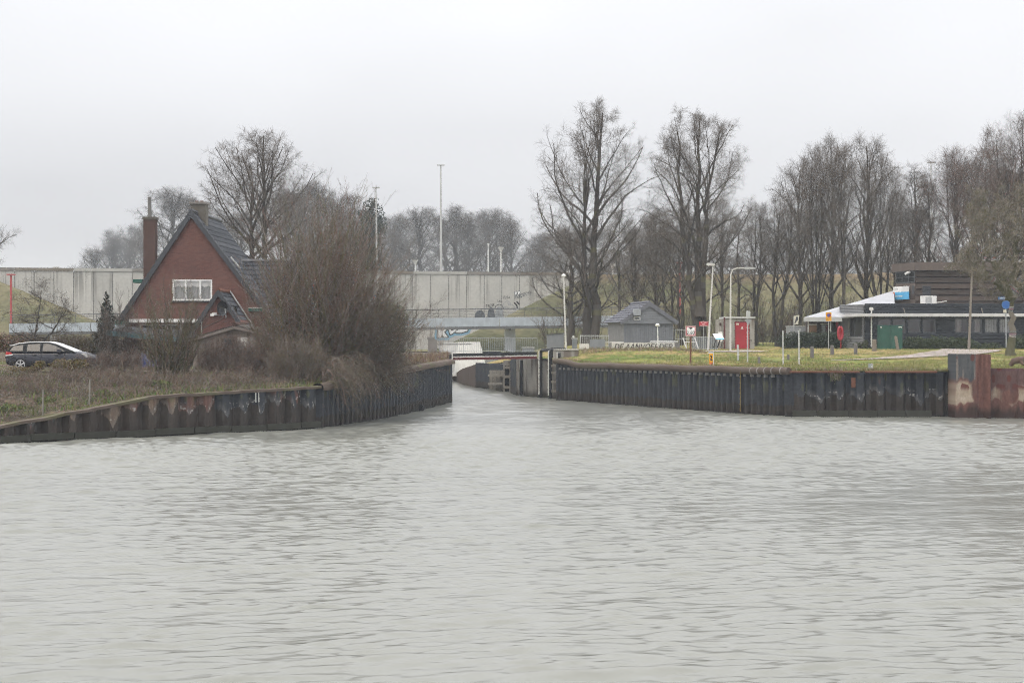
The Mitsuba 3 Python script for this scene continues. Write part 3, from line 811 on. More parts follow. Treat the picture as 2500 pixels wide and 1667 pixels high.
# ------------------------------------------------------------------ roofs laid course by course
def roof_courses(key, e0, e1, r0, r1, n, colour, part='tile_course', thick=.045, wave=.02, tile=.30, seed=2, mat='satin', skip=None):
    """courses from the eave e0-e1 up to the ridge r0-r1; each course overlaps the one below it"""
    g = np.random.default_rng(seed)
    e0, e1, r0, r1 = (np.asarray(a, float) for a in (e0, e1, r0, r1))
    nrm = np.cross(e1 - e0, r0 - e0); nrm /= np.linalg.norm(nrm)
    if nrm[2] < 0:
        nrm = -nrm
    k = max(2, int(np.linalg.norm(e1 - e0) / tile)) * 3
    u = np.linspace(0, 1, k + 1)[:, None]
    w = (wave * np.abs(np.sin(np.arange(k + 1) * math.pi / 3)))[:, None]
    for i in range(n):
        t0, t1 = i / n, (i + 1.12) / n
        a = (e0 + (e1 - e0) * u) * (1 - t0) + (r0 + (r1 - r0) * u) * t0
        b = (e0 + (e1 - e0) * u) * (1 - t1) + (r0 + (r1 - r0) * u) * t1
        hh = thick * g.uniform(.85, 1.2)
        jit = g.normal(0, .004, (k + 1, 1))
        v = np.stack([a, a + nrm * (hh + w + jit), b + nrm * (.006 + w), b], 1).reshape(-1, 3)
        q = np.arange(k)[:, None] * 4
        f = np.vstack([q + [j, j + 4, (j + 1) % 4 + 4, (j + 1) % 4] for j in range(4)] + [[[0, 1, 2, 3]], [[4 * k, 4 * k + 3, 4 * k + 2, 4 * k + 1]]])
        put(f'{key}__{part}', v, f, mat, colour if isinstance(colour, str) else colour[g.integers(len(colour))])


def plane_slab(pts, thick):
    """a flat polygon of points made a slab of that thickness (downwards along its normal)"""
    p = np.asarray(pts, float); n = len(p)
    nr = np.cross(p[1] - p[0], p[2] - p[0]); nr /= np.linalg.norm(nr)
    if nr[2] < 0:
        nr = -nr
    v = np.vstack([p, p - nr * thick])
    f = [[0, i, i + 1] for i in range(1, n - 1)] + [[n, n + i + 1, n + i] for i in range(1, n - 1)]
    for i in range(n):
        j = (i + 1) % n
        f += [[i, n + i, n + j], [i, n + j, j]]
    return v, np.array(f)


def window(parent, x0, z0, x1, z1, y, mull=(), bars=(), fw=.07, frame='white', glass='pane_glass', back=None, fr=None, name='window', deep=.07, proud=.02):
    """a framed window in the plane y facing -y: frame and panes are its parts"""
    k = numbered(f'{parent}__{name}') if parent else name
    t3 = face_xz(y, fr)
    hole = rect(x0 + fw, z0 + fw, x1 - fw, z1 - fw)
    xs = [x0 + fw] + [q for m_ in mull for q in (m_ - fw / 2, m_ + fw / 2)] + [x1 - fw]
    zs = [z0 + fw] + [q for m_ in bars for q in (m_ - fw * .35, m_ + fw * .35)] + [z1 - fw]
    panes = [rect(xs[i], zs[j], xs[i + 1], zs[j + 1]) for i in range(0, len(xs), 2) for j in range(0, len(zs), 2)]
    m = M().prism(rect(x0, z0, x1, z1).difference(unary_union(panes)), -proud, deep, t3)
    m.build(k, 'satin', frame)
    for p in panes:
        b = p.bounds
        if glass == 'pane_glass':
            v = t3(np.array([b[0], b[2], b[2], b[0]]), np.array([b[1], b[1], b[3], b[3]]), np.full(4, .02))
            put(f'{k}__pane', v, [[0, 1, 2, 3]], glass, uv=[0., 0.])
        else:
            M().prism(p, .02, .04, t3).build(f'{k}__pane', glass, uv=[0., 0.])
    return k


# ------------------------------------------------------------------ the brick house
ho = thing('brick_house', 'red brick house with a steep dark tiled roof and two chimneys on the left bank', 'house')
HY, HB = 105., 115.6
AP = np.array([-18.86, 11.42]); EL, ER = np.array([-23.15, 5.0]), np.array([-13.95, 4.9])
gable = Polygon([(-22.75, 2.3), (-22.75, 5.3), (AP[0], AP[1] - .12), (-14.35, 5.15), (-14.35, 2.3)])
wx0, wx1, wz0, wz1 = fx(421, 105), fx(518, 105), fz(734, 105), fz(682, 105)
dx0, dx1 = fx(408, 105), fx(443, 105)
gx0, gx1, gz0, gz1 = fx(341, 105), fx(406, 105), 3.55, fz(791, 105)
holes = unary_union([rect(wx0, wz0, wx1, wz1), rect(dx0, 2.4, dx1, gz1), rect(gx0, gz0, gx1, gz1)])
m = M().prism(gable.difference(holes), 0, .28, face_xz(HY))
m.box((-22.75, HY + .28, 2.3), (-22.45, HB, 5.2)).box((-14.65, HY + .28, 2.3), (-14.35, HB, 5.1))
m.prism(gable, 0, .28, face_xz(HB - .28))
m.build(f'{ho}__wall', 'brick', uv=[0., 0.])
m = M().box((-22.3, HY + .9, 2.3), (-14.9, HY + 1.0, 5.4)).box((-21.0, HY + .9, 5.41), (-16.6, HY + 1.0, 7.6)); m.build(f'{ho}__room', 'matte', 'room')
k = window(ho, wx0, wz0, wx1, wz1, HY + .05, mull=(fx(453, 105), fx(488.7, 105)), fw=.095, proud=.03)
cv = []
cx = np.linspace(wx0 + .08, wx1 - .08, 61)
for z in (wz0 + .08, wz0 + .75, wz1 - .08):
    cv.append(np.stack([cx, HY + .22 + .035 * np.sin(cx * 38) + .012 * np.sin(cx * 97), 0 * cx + z], 1))
put(f'{k}__curtain', np.vstack(cv), grid_faces(3, 61), 'matte', 'curtain', smooth=True)
cv = []
for z, w_ in ((wz1 - .42, 1.), (wz1 - .08, 0.)):
    cv.append(np.stack([cx, HY + .155 + .02 * np.sin(cx * 52), z + .035 * w_ * np.sin(cx * 14)], 1))
put(f'{k}__valance', np.vstack(cv), grid_faces(2, 61), 'matte', 'offwhite', smooth=True)
M().box((wx0 - .05, HY - .07, wz0 - .09), (wx1 + .05, HY + .04, wz0 - .002)).build(f'{k}__sill', 'matte', 'tile_dark')
window(ho, gx0, gz0, gx1, gz1, HY + .05, mull=((gx0 + gx1) / 2,), bars=(gz1 - .42,), fw=.08, glass='dark_glass')
window(ho, dx0, 2.42, dx1, gz1, HY + .05, bars=(gz1 - .45,), fw=.10, glass='dark_glass', name='door')
# roof
for a, b, e, nm in ((EL, AP, -.06, 'left'), (ER, AP, .06, 'right')):
    pass
rf_ = f'{ho}__roof'
sl = np.array([[EL[0], HY - .12, EL[1]], [AP[0], HY - .12, AP[1]], [AP[0], HB, AP[1] + .12], [EL[0], HB, EL[1]]])
v, f = plane_slab(sl, .10); m = M().add(v, f)
sr = np.array([[ER[0], HY - .02, ER[1]], [AP[0], HY - .02, AP[1]], [AP[0], HB, AP[1] + .12], [ER[0], HB, ER[1]]])
v, f = plane_slab(sr, .10); m.add(v, f)
m.build(rf_, 'matte', 'tile_dark')
roof_courses(rf_, sr[0], sr[3], sr[1], sr[2], 20, ('tile', 'tile', 'tile_dark'), thick=.036, wave=.012, mat='matte')
roof_courses(rf_, sl[0], sl[3], sl[1], sl[2], 20, ('tile',), thick=.036, wave=.012, mat='matte')
M().tube([(AP[0], HY - .16, AP[1] + .06), (AP[0], HB, AP[1] + .18)], .13, 8).build(f'{rf_}__ridge_tiles', 'satin', 'tile_ridge')
def verge(key, a, b, y, n, w=.24, colour='tile_dark'):
    """overlapping verge tiles down a gable slope, one each"""
    a, b = np.asarray(a, float), np.asarray(b, float)
    d_ = (b - a) / np.linalg.norm(b - a); up = np.array([-d_[1], d_[0]]); up *= np.sign(up[1])
    L = np.linalg.norm(b - a)
    for i in range(n):
        s0, s1 = L * i / n, L * (i + 1.1) / n
        q = [a + d_ * s0 - up * .02, a + d_ * s1 - up * .0, a + d_ * s1 + up * (w - .17), a + d_ * s0 + up * (w - .13)]
        q2 = [a + d_ * s0 - up * w * .8, a + d_ * s1 - up * w * .74, a + d_ * s1 + up * .06, a + d_ * s0 + up * .1]
        M().prism(Polygon(q2), -.16 - .008 * (i % 2), .02, face_xz(y)).build(f'{key}__verge_tile', 'satin', colour)
verge(rf_, EL, AP, HY - .02, 17); verge(rf_, ER, AP, HY - .02, 16)
# light strip lying on the roof
t, q = .68, .12
p0 = sr[1] + (sr[0] - sr[1]) * .42 + np.array([.08, 1.2, .12]); p1 = sr[1] + (sr[0] - sr[1]) * .52 + np.array([.08, 1.6, .12])
M().tube([p0, p1], .05, 4).build(f'{rf_}__flashing_strip', 'satin', 'offwhite')
# ridge chimney and tall chimney
c0, c1 = fx(468, 107), fx(505, 107)
M().box((c0, 106.6, 10.6), (c1, 107.5, 12.0)).build(f'{rf_}__chimney', 'matte', 'timber_dark')
M().box((c0 - .06, 106.5, 12.001), (c1 + .06, 107.6, 12.13)).build(f'{rf_}__chimney__cap'.replace('__chimney__cap', '__chimney_cap'), 'matte', 'stone')
for x in (c0 + .3, c1 - .3):
    M().tube([(x, 107, 12.1), (x, 107, 12.22)], .10, 8).build(f'{rf_}__chimney_pot', 'matte', 'rust')
ch = f'{ho}__chimney'
a0, a1 = fx(352.5, 109.5), fx(381, 109.5)
M().box((a0, 109.2, 5.2), (a1, 109.95, 11.25)).build(ch, 'brick', uv=[0., 1.], label='tall slim brick chimney with a long pot')
M().box((a0 - .06, 109.14, 11.251), (a1 + .06, 110.01, 11.42)).build(f'{ch}__cap', 'matte', 'timber_dark')
M().tube([(fx(365, 109.5), 109.6, 11.4), (fx(364.2, 109.5), 109.6, fz(481, 109.5))], [.125, .11], 8).build(f'{ch}__pot', 'matte', 'conc_dark')
# side wing
wr = f'{ho}__wing_roof'
e0, e1 = np.array([-15.3, 107.2, 5.0]), np.array([-9.6, 107.2, 5.0]); r0, r1 = np.array([-17.0, 111.4, 8.75]), np.array([-10.2, 111.4, 8.75])
v, f = plane_slab([e0, e1, r1, r0], .1); m = M().add(v, f)
v, f = plane_slab([e0 + [0, 8.4, 0], e1 + [0, 8.4, 0], r1 + [0, .02, 0], r0 + [0, .02, 0]], .1); m.add(v, f); m.build(wr, 'matte', 'tile_dark')
roof_courses(wr, e0, e1, r0, r1, 13, ('tile_dark', 'tile'), thick=.05, wave=.055, seed=8, mat='matte')
M().tube([(-17.0, 111.4, 8.8), (-10.2, 111.4, 8.8)], .13, 8).build(f'{wr}__ridge_tiles', 'satin', 'tile_ridge')
M().box((-14.3, 107.6, 2.3), (-10.0, 115, 5.0)).build(f'{ho}__wing_wall', 'brick', uv=[0., 0.])
# gutters
M().box((fx(316, 104.7), 104.55, fz(787.5, 104.7)), (fx(483, 104.7), 104.98, fz(778.7, 104.7))).build(f'{ho}__white_fascia', 'satin', 'white')
M().box((fx(274, 104.7), 104.6, fz(793, 104.7)), (fx(315.8, 104.7), 104.98, fz(783, 104.7))).build(f'{ho}__gutter', 'satin', 'green_trim')
M().box((fx(607, 105), 104.8, fz(760, 105)), (fx(642, 105), 105.4, fz(753.2, 105))).build(f'{ho}__gutter', 'satin', 'green_trim')
M().box((fx(607, 105), 104.78, fz(753.1, 105)), (fx(642, 105), 105.4, fz(751, 105))).build(f'{ho}__gutter_lip', 'satin', 'offwhite')
M().box((fx(328, 108), 107.6, fz(691, 108)), (fx(350, 108), 108.6, fz(682.5, 108))).build(f'{ho}__gutter', 'satin', 'green_trim')
# porch
po = f'{ho}__porch'
PY = 101.4
ap = P(533.5, 711, PY); pl = P(474, 800, PY); pr = P(590, 792, PY)
pw_ = Polygon([(pl[0] + .05, 2.3), (pl[0] + .05, pl[2] + .12), (ap[0], ap[2] - .1), (pr[0] - .05, pr[2] + .12), (pr[0] - .05, 2.3)])
M().prism(pw_, 0, 3.5, face_xz(PY)).build(po, 'brick', uv=[0., 0.])
q = [np.array([pr[0] + .18, PY - .05, pr[2] - .3]), np.array([pr[0] + .18, HY, pr[2] - .3]), np.array([ap[0], PY - .05, ap[2]]), np.array([ap[0], HY, ap[2]])]
roof_courses(po, q[0], q[1], q[2], q[3], 8, ('tile', 'tile_dark'), thick=.05, wave=.012, seed=5, mat='matte')
q2 = [np.array([pl[0] - .15, PY - .05, pl[2] - .25]), np.array([pl[0] - .15, HY, pl[2] - .25]), q[2], q[3]]
roof_courses(po, q2[0], q2[1], q2[2], q2[3], 8, ('tile',), thick=.06, wave=.012, seed=6)
M().tube([(ap[0], PY - .12, ap[2] + .06), (ap[0], HY, ap[2] + .06)], .11, 8).build(f'{po}__ridge_tiles', 'matte', 'rust')
verge(po, (pl[0] - .15, pl[2] - .25), (ap[0], ap[2]), PY - .03, 7, .20); verge(po, (pr[0] + .18, pr[2] - .3), (ap[0], ap[2]), PY - .03, 7, .20)
M().tube([(q[2][0] + .1, HY - .06, q[2][2] + .1), (q[0][0] + .02, HY - .06, q[0][2] + .15)], .045, 5).build(f'{po}__flashing_strip', 'satin', 'pole_grey')
M().box((ap[0] - .14, PY - .06, ap[2] - .16), (ap[0] + .14, PY, ap[2] - .04)).build(f'{po}__ridge_end', 'matte', 'offwhite')
M().tube([(q[0][0] - .7, 102.6, 5.25), (q[0][0] - .72, 102.55, 5.75), (q[0][0] - .6, 102.5, 5.8)], .09, 6).build(f'{po}__roof_vent', 'matte', 'black')
k = f'{po}__wall_lamp'
M().box(P(518, 770, PY - .16), P(530, 763, PY)).build(k, 'satin', 'offwhite')
M().tube([P(492, 826, PY - .02), P(492, 786, PY - .02)], .035, 6).build(f'{po}__rain_pipe', 'satin', 'offwhite')
M().tube([P(492, 802, PY - .03), P(510, 794, PY - .03), P(536, 782, PY - .03), P(546, 773, PY - .03)], .014, 4).build(f'{po}__cable', 'matte', 'conc_dark')
sd = thing('satellite_dish', 'dark grey satellite dish on the small porch gable of the brick house', 'satellite dish')
c = P(543, 753, PY - .45)
ths = np.linspace(0, 2 * math.pi, 25)[:-1]
vv = [c + np.array([.0, .16, 0])]
for r_, dz in ((.2, .135), (.33, .06), (.43, 0)):
    for a in ths:
        vv.append(c + np.array([r_ * math.cos(a) * .62 - dz * .5, dz + r_ * math.cos(a) * .6, r_ * math.sin(a)]))
ff = [[0, 1 + i, 1 + (i + 1) % 24] for i in range(24)]
for L_ in (0, 1):
    for i in range(24):
        a, b = 1 + L_ * 24 + i, 1 + L_ * 24 + (i + 1) % 24
        ff += [[a, a + 24, b + 24], [a, b + 24, b]]
put(f'{sd}__dish', np.array(vv), ff, 'satin', 'car_trim', smooth=True)
M().tube([c + [.0, .1, -.4], c + [-.45, -.35, -.38]], .02, 5).build(f'{sd}__arm', 'satin', 'steel')
M().box(c + [-.62, -.46, -.44], c + [-.42, -.34, -.30]).build(f'{sd}__receiver', 'satin', 'white')
M().tube([c + [.12, .15, 0], c + [.16, .25, -.5], c + [.1, .46, -.52]], .028, 6).build(f'{sd}__bracket', 'satin', 'pole_grey')

# ------------------------------------------------------------------ canopy, shed
ca = thing('carport', 'low flat roofed carport with a teal fascia in front of the brick house', 'carport')
l0, l1 = P(259, 806, 99), P(462, 825, 99)
v = np.array([l0, l1, l1 + [.4, 4.5, .35], l0 + [.2, 4.5, .25]])
M().add(*plane_slab(v, .10)).build(f'{ca}__roof', 'matte', 'tile_dark')
nb = 16
for i in range(nb):
    a, b = l0 + (l1 - l0) * i / nb, l0 + (l1 - l0) * (i + .96) / nb
    M().add([a + [0, -.06, -.02], b + [0, -.06, -.02], b + [0, -.06, -.29], a + [0, -.06, -.29], a + [0, 0, -.02], b + [0, 0, -.02], b + [0, 0, -.29], a + [0, 0, -.29]], [[0, 1, 2, 3], [4, 7, 6, 5], [0, 4, 5, 1], [3, 2, 6, 7], [0, 3, 7, 4], [1, 5, 6, 2]]).build(f'{ca}__fascia_board', 'matte', 'teal')
M().box(P(258, 905, 99.6), P(267, 818, 100.1)).build(f'{ca}__pillar', 'brick', uv=[0., 0.])
for px_ in (272, 360, 452):
    M().box(P(px_ - 2, 905, 99.2), P(px_ + 3, 812 + (px_ - 259) * .09, 99.32)).build(f'{ca}__post', 'matte', 'conc_dark')
M().box(P(276, 900, 103.4), P(455, 828, 103.5)).build(f'{ca}__back_wall', 'brick', uv=[0., 0.])
k = thing('tarpaulin', 'crumpled dark blue tarpaulin lying under the carport behind the bare bush', 'tarpaulin')
xx, zz = np.meshgrid(np.linspace(fx(338, 97.6), fx(384, 97.6), 16), np.linspace(0, 1, 8))
put(f'{k}__sheet', np.stack([xx, 97.6 + 1.2 * zz - .25 * np.sin(xx * 5), 2.25 + .95 * np.sin(zz * 2.4) * (.8 + .25 * np.sin(xx * 4.3 + zz * 3))], -1).reshape(-1, 3), grid_faces(8, 16), 'satin', 'tarp')

sh = thing('wooden_shed', 'weathered plank shed with a shallow gabled roof in front of the brick house', 'shed')
SY = 97.
sa, sl_, sr_ = P(574, 797, SY), P(467, 829, SY), P(684, 822.5, SY)
g = np.random.default_rng(23)
n = 30
for i in range(n):
    a, b = sl_[0] + .1 + (sr_[0] - sl_[0] - .2) * i / n, sl_[0] + .1 + (sr_[0] - sl_[0] - .2) * (i + .95) / n
    ztop_ = lambda x: (sl_[2] + (sa[2] - sl_[2]) * (x - sl_[0]) / (sa[0] - sl_[0]) if x < sa[0] else sr_[2] + (sa[2] - sr_[2]) * (sr_[0] - x) / (sr_[0] - sa[0])) - .08
    o = g.uniform(0, .02)
    for h in [(2.0, None)]:
        pl_ = Polygon([(a, 2.0), (b, 2.0), (b, ztop_(b)), (a, ztop_(a))])
        hole = rect(fx(541, SY), fz(862, SY), fx(617, SY), fz(823, SY))
        pl_ = pl_.difference(hole)
        for pl_ in getattr(pl_, 'geoms', [pl_]):
            if pl_.area < .02:
                continue
            M().prism(pl_, o, o + .03, face_xz(SY)).build(f'{sh}__plank', 'matte', ('board', 'board2', 'board3', 'board', 'bark_green')[g.integers(5)])
M().box((sl_[0] + .12, SY + .06, 2.), (sr_[0] - .12, SY + 3.8, 3.85)).build(f'{sh}__body', 'matte', 'timber_dark')
window(sh, fx(541, SY), fz(860, SY), fx(576, SY), fz(824.5, SY), SY - .01, fw=.06, frame='timber_dark', glass='dark_glass')
M().box(P(577.5, 855.5, SY - .03), P(617, 823.5, SY + .02)).build(f'{sh}__white_board', 'satin', 'offwhite', label='plain white board beside the shed window')
for e, sgn, nm in ((sl_, -1, 0), (sr_, 1, 1)):
    ee = e + [sgn * .12, -.25, -.03]
    v = np.array([ee, sa + [0, -.25, 0], sa + [0, 4., .1], ee + [0, 4.25, .1]])
    m = M().add(*plane_slab(v + [0, 0, .09], .06)); m.build(f'{sh}__roof', 'matte', 'bark_dark')
    d_ = (sa - e) / np.linalg.norm(sa - e)
    M().add(*plane_slab(np.array([ee + [0, -.03, .02], ee + [0, -.03, -.12], sa + [0, -.28, -.13], sa + [0, -.28, .02]]), .04)).build(f'{sh}__barge_board', 'matte', 'board2')
M().tube([sa + [0, -.3, .12], sa + [0, 4., .2]], .12, 6).build(f'{sh}__ridge_tiles', 'matte', 'rust_dark')

k = thing('pipe_frame', 'white pipe frame standing in the scrub right of the plank shed', 'frame')
a, b = P(628, 873, 93), P(695, 880, 93)
M().tube([a + [-.1, 0, -1.0], a, b, b + [-.05, 0, -.9]], .03, 5).build(f'{k}__tube', 'satin', 'offwhite')
M().tube([a + [-.05, 0, -.75], b + [-.03, 0, -.75]], .02, 5).build(f'{k}__lower_rail', 'satin', 'offwhite')
k = thing('timber_trestle', 'two weathered planks leaning together on the scrubby bank', 'trestle')
a = P(329, 917, 78)
M().tube([a, a + [-.52, 0, -.75]], .04, 4).build(f'{k}__plank', 'matte', 'timber'); M().tube([a + [.01, .06, 0], a + [.5, .06, -.66]], .04, 4).build(f'{k}__plank', 'matte', 'timber')
g = np.random.default_rng(3)
for i, (px_, d_) in enumerate(((104, 68.5), (218, 70.5))):
    k = thing('wooden_stake', ['thin wooden stake in the bank nearer the left edge', 'tall thin wooden stake behind the rusty sloping cap of the wall'][i], 'stake')
    x, y = fx(px_, d_), d_
    z = float(z_left(x, y))
    M().tube([(x, y, z - .1), (x + .02, y, z + 1.0)], .035, 5).build(f'{k}__shaft', 'matte', 'timber')
# garden path strip and low fence
xx = np.linspace(fx(262, 88), fx(500, 88), 40)
v = np.concatenate([np.stack([xx, 88. + 0 * xx, z_left(xx, 88. + 0 * xx) + .05], 1), np.stack([xx, 90.2 + 0 * xx, z_left(xx, 90.2 + 0 * xx) + .05], 1)])
v[:, 2] = np.maximum(v[:, 2].max(), 0) * .35 + v[:, 2] * .65 + .03
put('garden_path', v, grid_faces(2, 40), 'paving', uv=[0., 0.], kind='structure', label='pale pink paved garden path')
k = thing('rail_fence', 'low grey tube fence beside the carport pillar', 'fence')
for z in (2.75, 3.0):
    M().tube([(fx(205, 101), 101, z), (fx(275, 101), 101, z)], .02, 5).build(f'{k}__rail', 'satin', 'pole_grey')
for px_ in (210, 241, 272):
    M().box((fx(px_, 101) - .04, 100.96, 2.2), (fx(px_, 101) + .04, 101.04, 3.1)).build(f'{k}__post', 'matte', 'conc')

# ------------------------------------------------------------------ the parked car
car = thing('parked_car', 'dark blue grey estate car parked on the overgrown bank at the left', 'car')
CY = 90.5
cfr = frame_at(fx(22, CY), CY, .04, 2.33)
st = np.array([  # x, bottom, belt/hood, half width
    (.00, .42, .74, .66), (.05, .30, .88, .76), (.30, .24, .96, .83), (.9, .20, .955, .875), (1.6, .19, .94, .885), (2.4, .19, .935, .885), (3.1, .19, .945, .88), (3.45, .20, .955, .86), (3.9, .21, .90, .83), (4.25, .22, .80, .77), (4.48, .25, .69, .66), (4.60, .34, .55, .50)])
def loop(x, zb, zt, w):
    q = [(-.72, 0), (-.95, .10), (-1., .34), (-.985, .62), (-.95, .84), (-.86, .97), (-.55, 1.03), (0, 1.05)]
    q = q + [(-a, b) for a, b in q[-2::-1]]
    return [(x, w * a, zb + (zt - zb) * b) for a, b in q]
L_ = np.array([loop(*s) for s in st]); nq = L_.shape[1]
i, j = np.meshgrid(np.arange(len(st) - 1), np.arange(nq), indexing='ij')
j2 = (j + 1) % nq
f = np.stack([i * nq + j, i * nq + j2, (i + 1) * nq + j2, (i + 1) * nq + j], -1).reshape(-1, 4)
f = np.vstack([f[:, [0, 1, 2]], f[:, [0, 2, 3]], [[0, q + 1, q] for q in range(1, nq - 1)], [[(len(st) - 1) * nq, (len(st) - 1) * nq + q, (len(st) - 1) * nq + q + 1] for q in range(1, nq - 1)]])
put(f'{car}__body', cfr(L_.reshape(-1, 3)), f, 'gloss', 'car_body', smooth=True)
# greenhouse: side outline (x, z), tapering inwards with height
roofline = [(.12, .95), (.34, 1.26), (.66, 1.36), (1.35, 1.435), (2.15, 1.43), (2.55, 1.33), (3.5, .95)]
hw = lambda z: .84 - (z - .95) * .50
up = []
for x, z in roofline:
    up.append([(x, -hw(z), z), (x, -hw(z) * .5, z + .03), (x, 0, z + .04), (x, hw(z) * .5, z + .03), (x, hw(z), z)])
up = np.array(up)
put(f'{car}__roof', cfr(up[1:6].reshape(-1, 3)), grid_faces(5, 5), 'gloss', 'car_roof', smooth=True)
put(f'{car}__windscreen', cfr(up[5:7].reshape(-1, 3)), grid_faces(2, 5), 'gloss', 'car_roof', smooth=True)
put(f'{car}__rear_window', cfr(up[0:2].reshape(-1, 3)), grid_faces(2, 5), 'dark_glass', uv=[0., 0.])
for s in (-1, 1):
    v = [(x, s * hw(z), z) for x, z in roofline] + [(x, s * hw(.94), .94) for x, z in roofline]
    put(f'{car}__side_frame', cfr(np.array(v)), grid_faces(2, len(roofline)), 'matte', 'black')
def side_poly(name, pts, colour, mat='gloss', off=.012, body=False):
    p = Polygon(pts)
    for s in ((-1,) if body else (-1, 1)):
        to3 = lambda u, v, d, s=s: cfr(np.stack([u, s * ((.885 if body else hw(v)) + off + d), v], -1))
        M().prism(p, -.02, 0, to3).build(f'{car}__{name}', mat, colour) if colour else M().prism(p, -.02, 0, to3).build(f'{car}__{name}', mat, uv=[0., 0.])
side_poly('side_window', [(.24, 1.0), (.40, 1.24), (.88, 1.30), (.88, .99)], None, 'dark_glass')
side_poly('side_window', [(1.08, .99), (1.10, 1.32), (1.72, 1.35), (1.74, .98)], None, 'dark_glass')
side_poly('side_window', [(1.86, .98), (1.88, 1.35), (2.14, 1.35), (2.48, 1.25), (2.86, 1.06), (2.98, .98)], None, 'dark_glass')
M().box((.42, -.70, 1.40), (.44, -.66, 1.42), cfr).tube([cfr(np.array([.7, -.60, 1.385])), cfr(np.array([1.4, -.57, 1.46])), cfr(np.array([2.2, -.58, 1.445]))], .022, 5).build(f'{car}__roof_rail', 'satin', 'car_trim')
for s in (-1, 1):
    M().tube([cfr(np.array([x, s * (hw(z) - .01), z + .01])) for x, z in roofline[1:]], .032, 6).build(f'{car}__roof_edge', 'gloss', 'car_roof')
M().box((.18, -.62, 1.25), (.42, .62, 1.29), cfr).build(f'{car}__spoiler', 'gloss', 'car_roof')
side_poly('tail_light', [(.03, .80), (.06, .97), (.30, .92), (.36, .84)], 'tail', off=-.03, body=True)
side_poly('tail_light_lens', [(.03, .74), (.03, .80), (.40, .84), (.38, .77)], 'head', off=-.03, body=True)
side_poly('rear_bumper', [(.02, .62), (.02, .72), (.55, .70), (.55, .66)], 'car_trim', off=.0, body=True)
M().prism(Polygon([(3.80, .86), (3.95, .88), (4.30, .70), (4.28, .62), (4.05, .66)]), -.02, 0, lambda u, v, d: cfr(np.stack([u, -(.865 - .28 * (u - 3.75) + d), v], -1))).build(f'{car}__headlight', 'gloss', 'head')
M().box((2.62, -1.02, .93), (2.80, -.84, 1.08), cfr).build(f'{car}__mirror', 'gloss', 'car_body')
for x in (1.35, 2.45):
    M().box((x, -.905, .76), (x + .2, -.88, .80), cfr).build(f'{car}__door_handle', 'satin', 'car_trim')
for x in (1.0, 1.80, 2.95):
    M().box((x, -.897, .3), (x + .012, -.872, .93), cfr).build(f'{car}__door_seam', 'matte', 'black')
for x in (.78, 3.66):
    for s in (-1, 1):
        w_ = f'{car}__wheel' if True else ''
        w_ = numbered(w_)
        M().tube([cfr(np.array([x, s * .66, .31])), cfr(np.array([x, s * .895, .31]))], .315, 22).build(w_, 'matte', 'tyre')
        M().tube([cfr(np.array([x, s * .897, .31])), cfr(np.array([x, s * .906, .31]))], .06, 10).build(f'{w_}__hub', 'satin', 'rim')
        for q in range(5):
            a = q * 2 * math.pi / 5 + .3
            M().tube([cfr(np.array([x + .05 * math.cos(a), s * .904, .31 + .05 * math.sin(a)])), cfr(np.array([x + .21 * math.cos(a), s * .904, .31 + .21 * math.sin(a)]))], [.03, .045], 5).build(f'{w_}__spoke', 'satin', 'rim')
        ring = [cfr(np.array([x + .215 * math.cos(a), s * .90, .31 + .215 * math.sin(a)])) for a in np.linspace(0, 2 * math.pi, 21)]
        M().tube(ring, .018, 5).build(f'{w_}__rim', 'satin', 'rim')
# masts
for px_, top, base, d_, lb in ((27, 672, 793, 209, 'thin red mast behind the left end of the footbridge'), (1659.5, 643, 742, 206, 'thin red mast behind the trees on the right')):
    k = thing('signal_mast', lb, 'mast')
    x = fx(px_, d_)
    z0 = fz(base, d_) - 1.2
    M().tube([(x, d_, z0), (x, d_, fz(top, d_))], .13, 8).build(f'{k}__pole', 'satin', 'mast_red')
    M().box((x - .45, d_ - .3, fz(top, d_)), (x + .45, d_ + .3, fz(top, d_) + .14)).build(f'{k}__head', 'satin', 'mast_red')

# ------------------------------------------------------------------ the right bank: hut, buildings, street furniture
def zr(x, y): return float(z_right(x, y))
hut = thing('timber_hut', 'grey painted timber hut with plank doors and a tiled gable roof', 'hut')
HX, HUY, HZ = fx(1584, 134), 134., 3.0
hf = frame_at(HX, HUY, .13, 0)
wl, wr_, he, ha = fx(1522, 134) - HX, fx(1646, 134) - HX, fz(791, 134), fz(741, 134)
hz = face_xz(0, hf)
DEP = 6.6
M().box((wl + .05, .05, 2.6), (wr_ - .05, DEP, he + .05), hf).build(f'{hut}__body', 'matte', 'hut_side')
n = 24
g = np.random.default_rng(6)
for i in range(n):
    a, b = wl + (wr_ - wl) * i / n, wl + (wr_ - wl) * (i + (.80 if i % 2 else .92)) / n
    M().box((a, -.02 - .012 * (i % 2), 2.6), (b, .03, he), hf).build(f'{hut}__plank', 'satin', 'hut_grey')
for q in np.linspace(3.1, he - .1, 8):
    M().box((wl + .01, .0 + .06, q), (wl + .055, DEP, q + .27), hf).build(f'{hut}__side_board', 'satin', 'hut_side')
rx0, rx1 = fx(1511, 134) - HX, fx(1655, 134) - HX
zl_ = fz(788, 134)
for i in range(7):
    z0, z1 = he + .02 + (ha - he - .22) * i / 7, he + .02 + (ha - he - .22) * (i + .95) / 7
    f0 = lambda z: (z - he) / (ha - he)
    tri = Polygon([(rx0 + .1 + (0 - rx0 - .1) * f0(z0), z0), (rx1 - .1 + (0 - rx1 + .1) * f0(z0), z0), (rx1 - .1 + (0 - rx1 + .1) * f0(z1), z1), (rx0 + .1 + (0 - rx0 - .1) * f0(z1), z1)])
    M().prism(tri, -.22 - .01 * (i % 2), -.14, hz).build(f'{hut}__gable_board', 'satin', 'hut_grey')
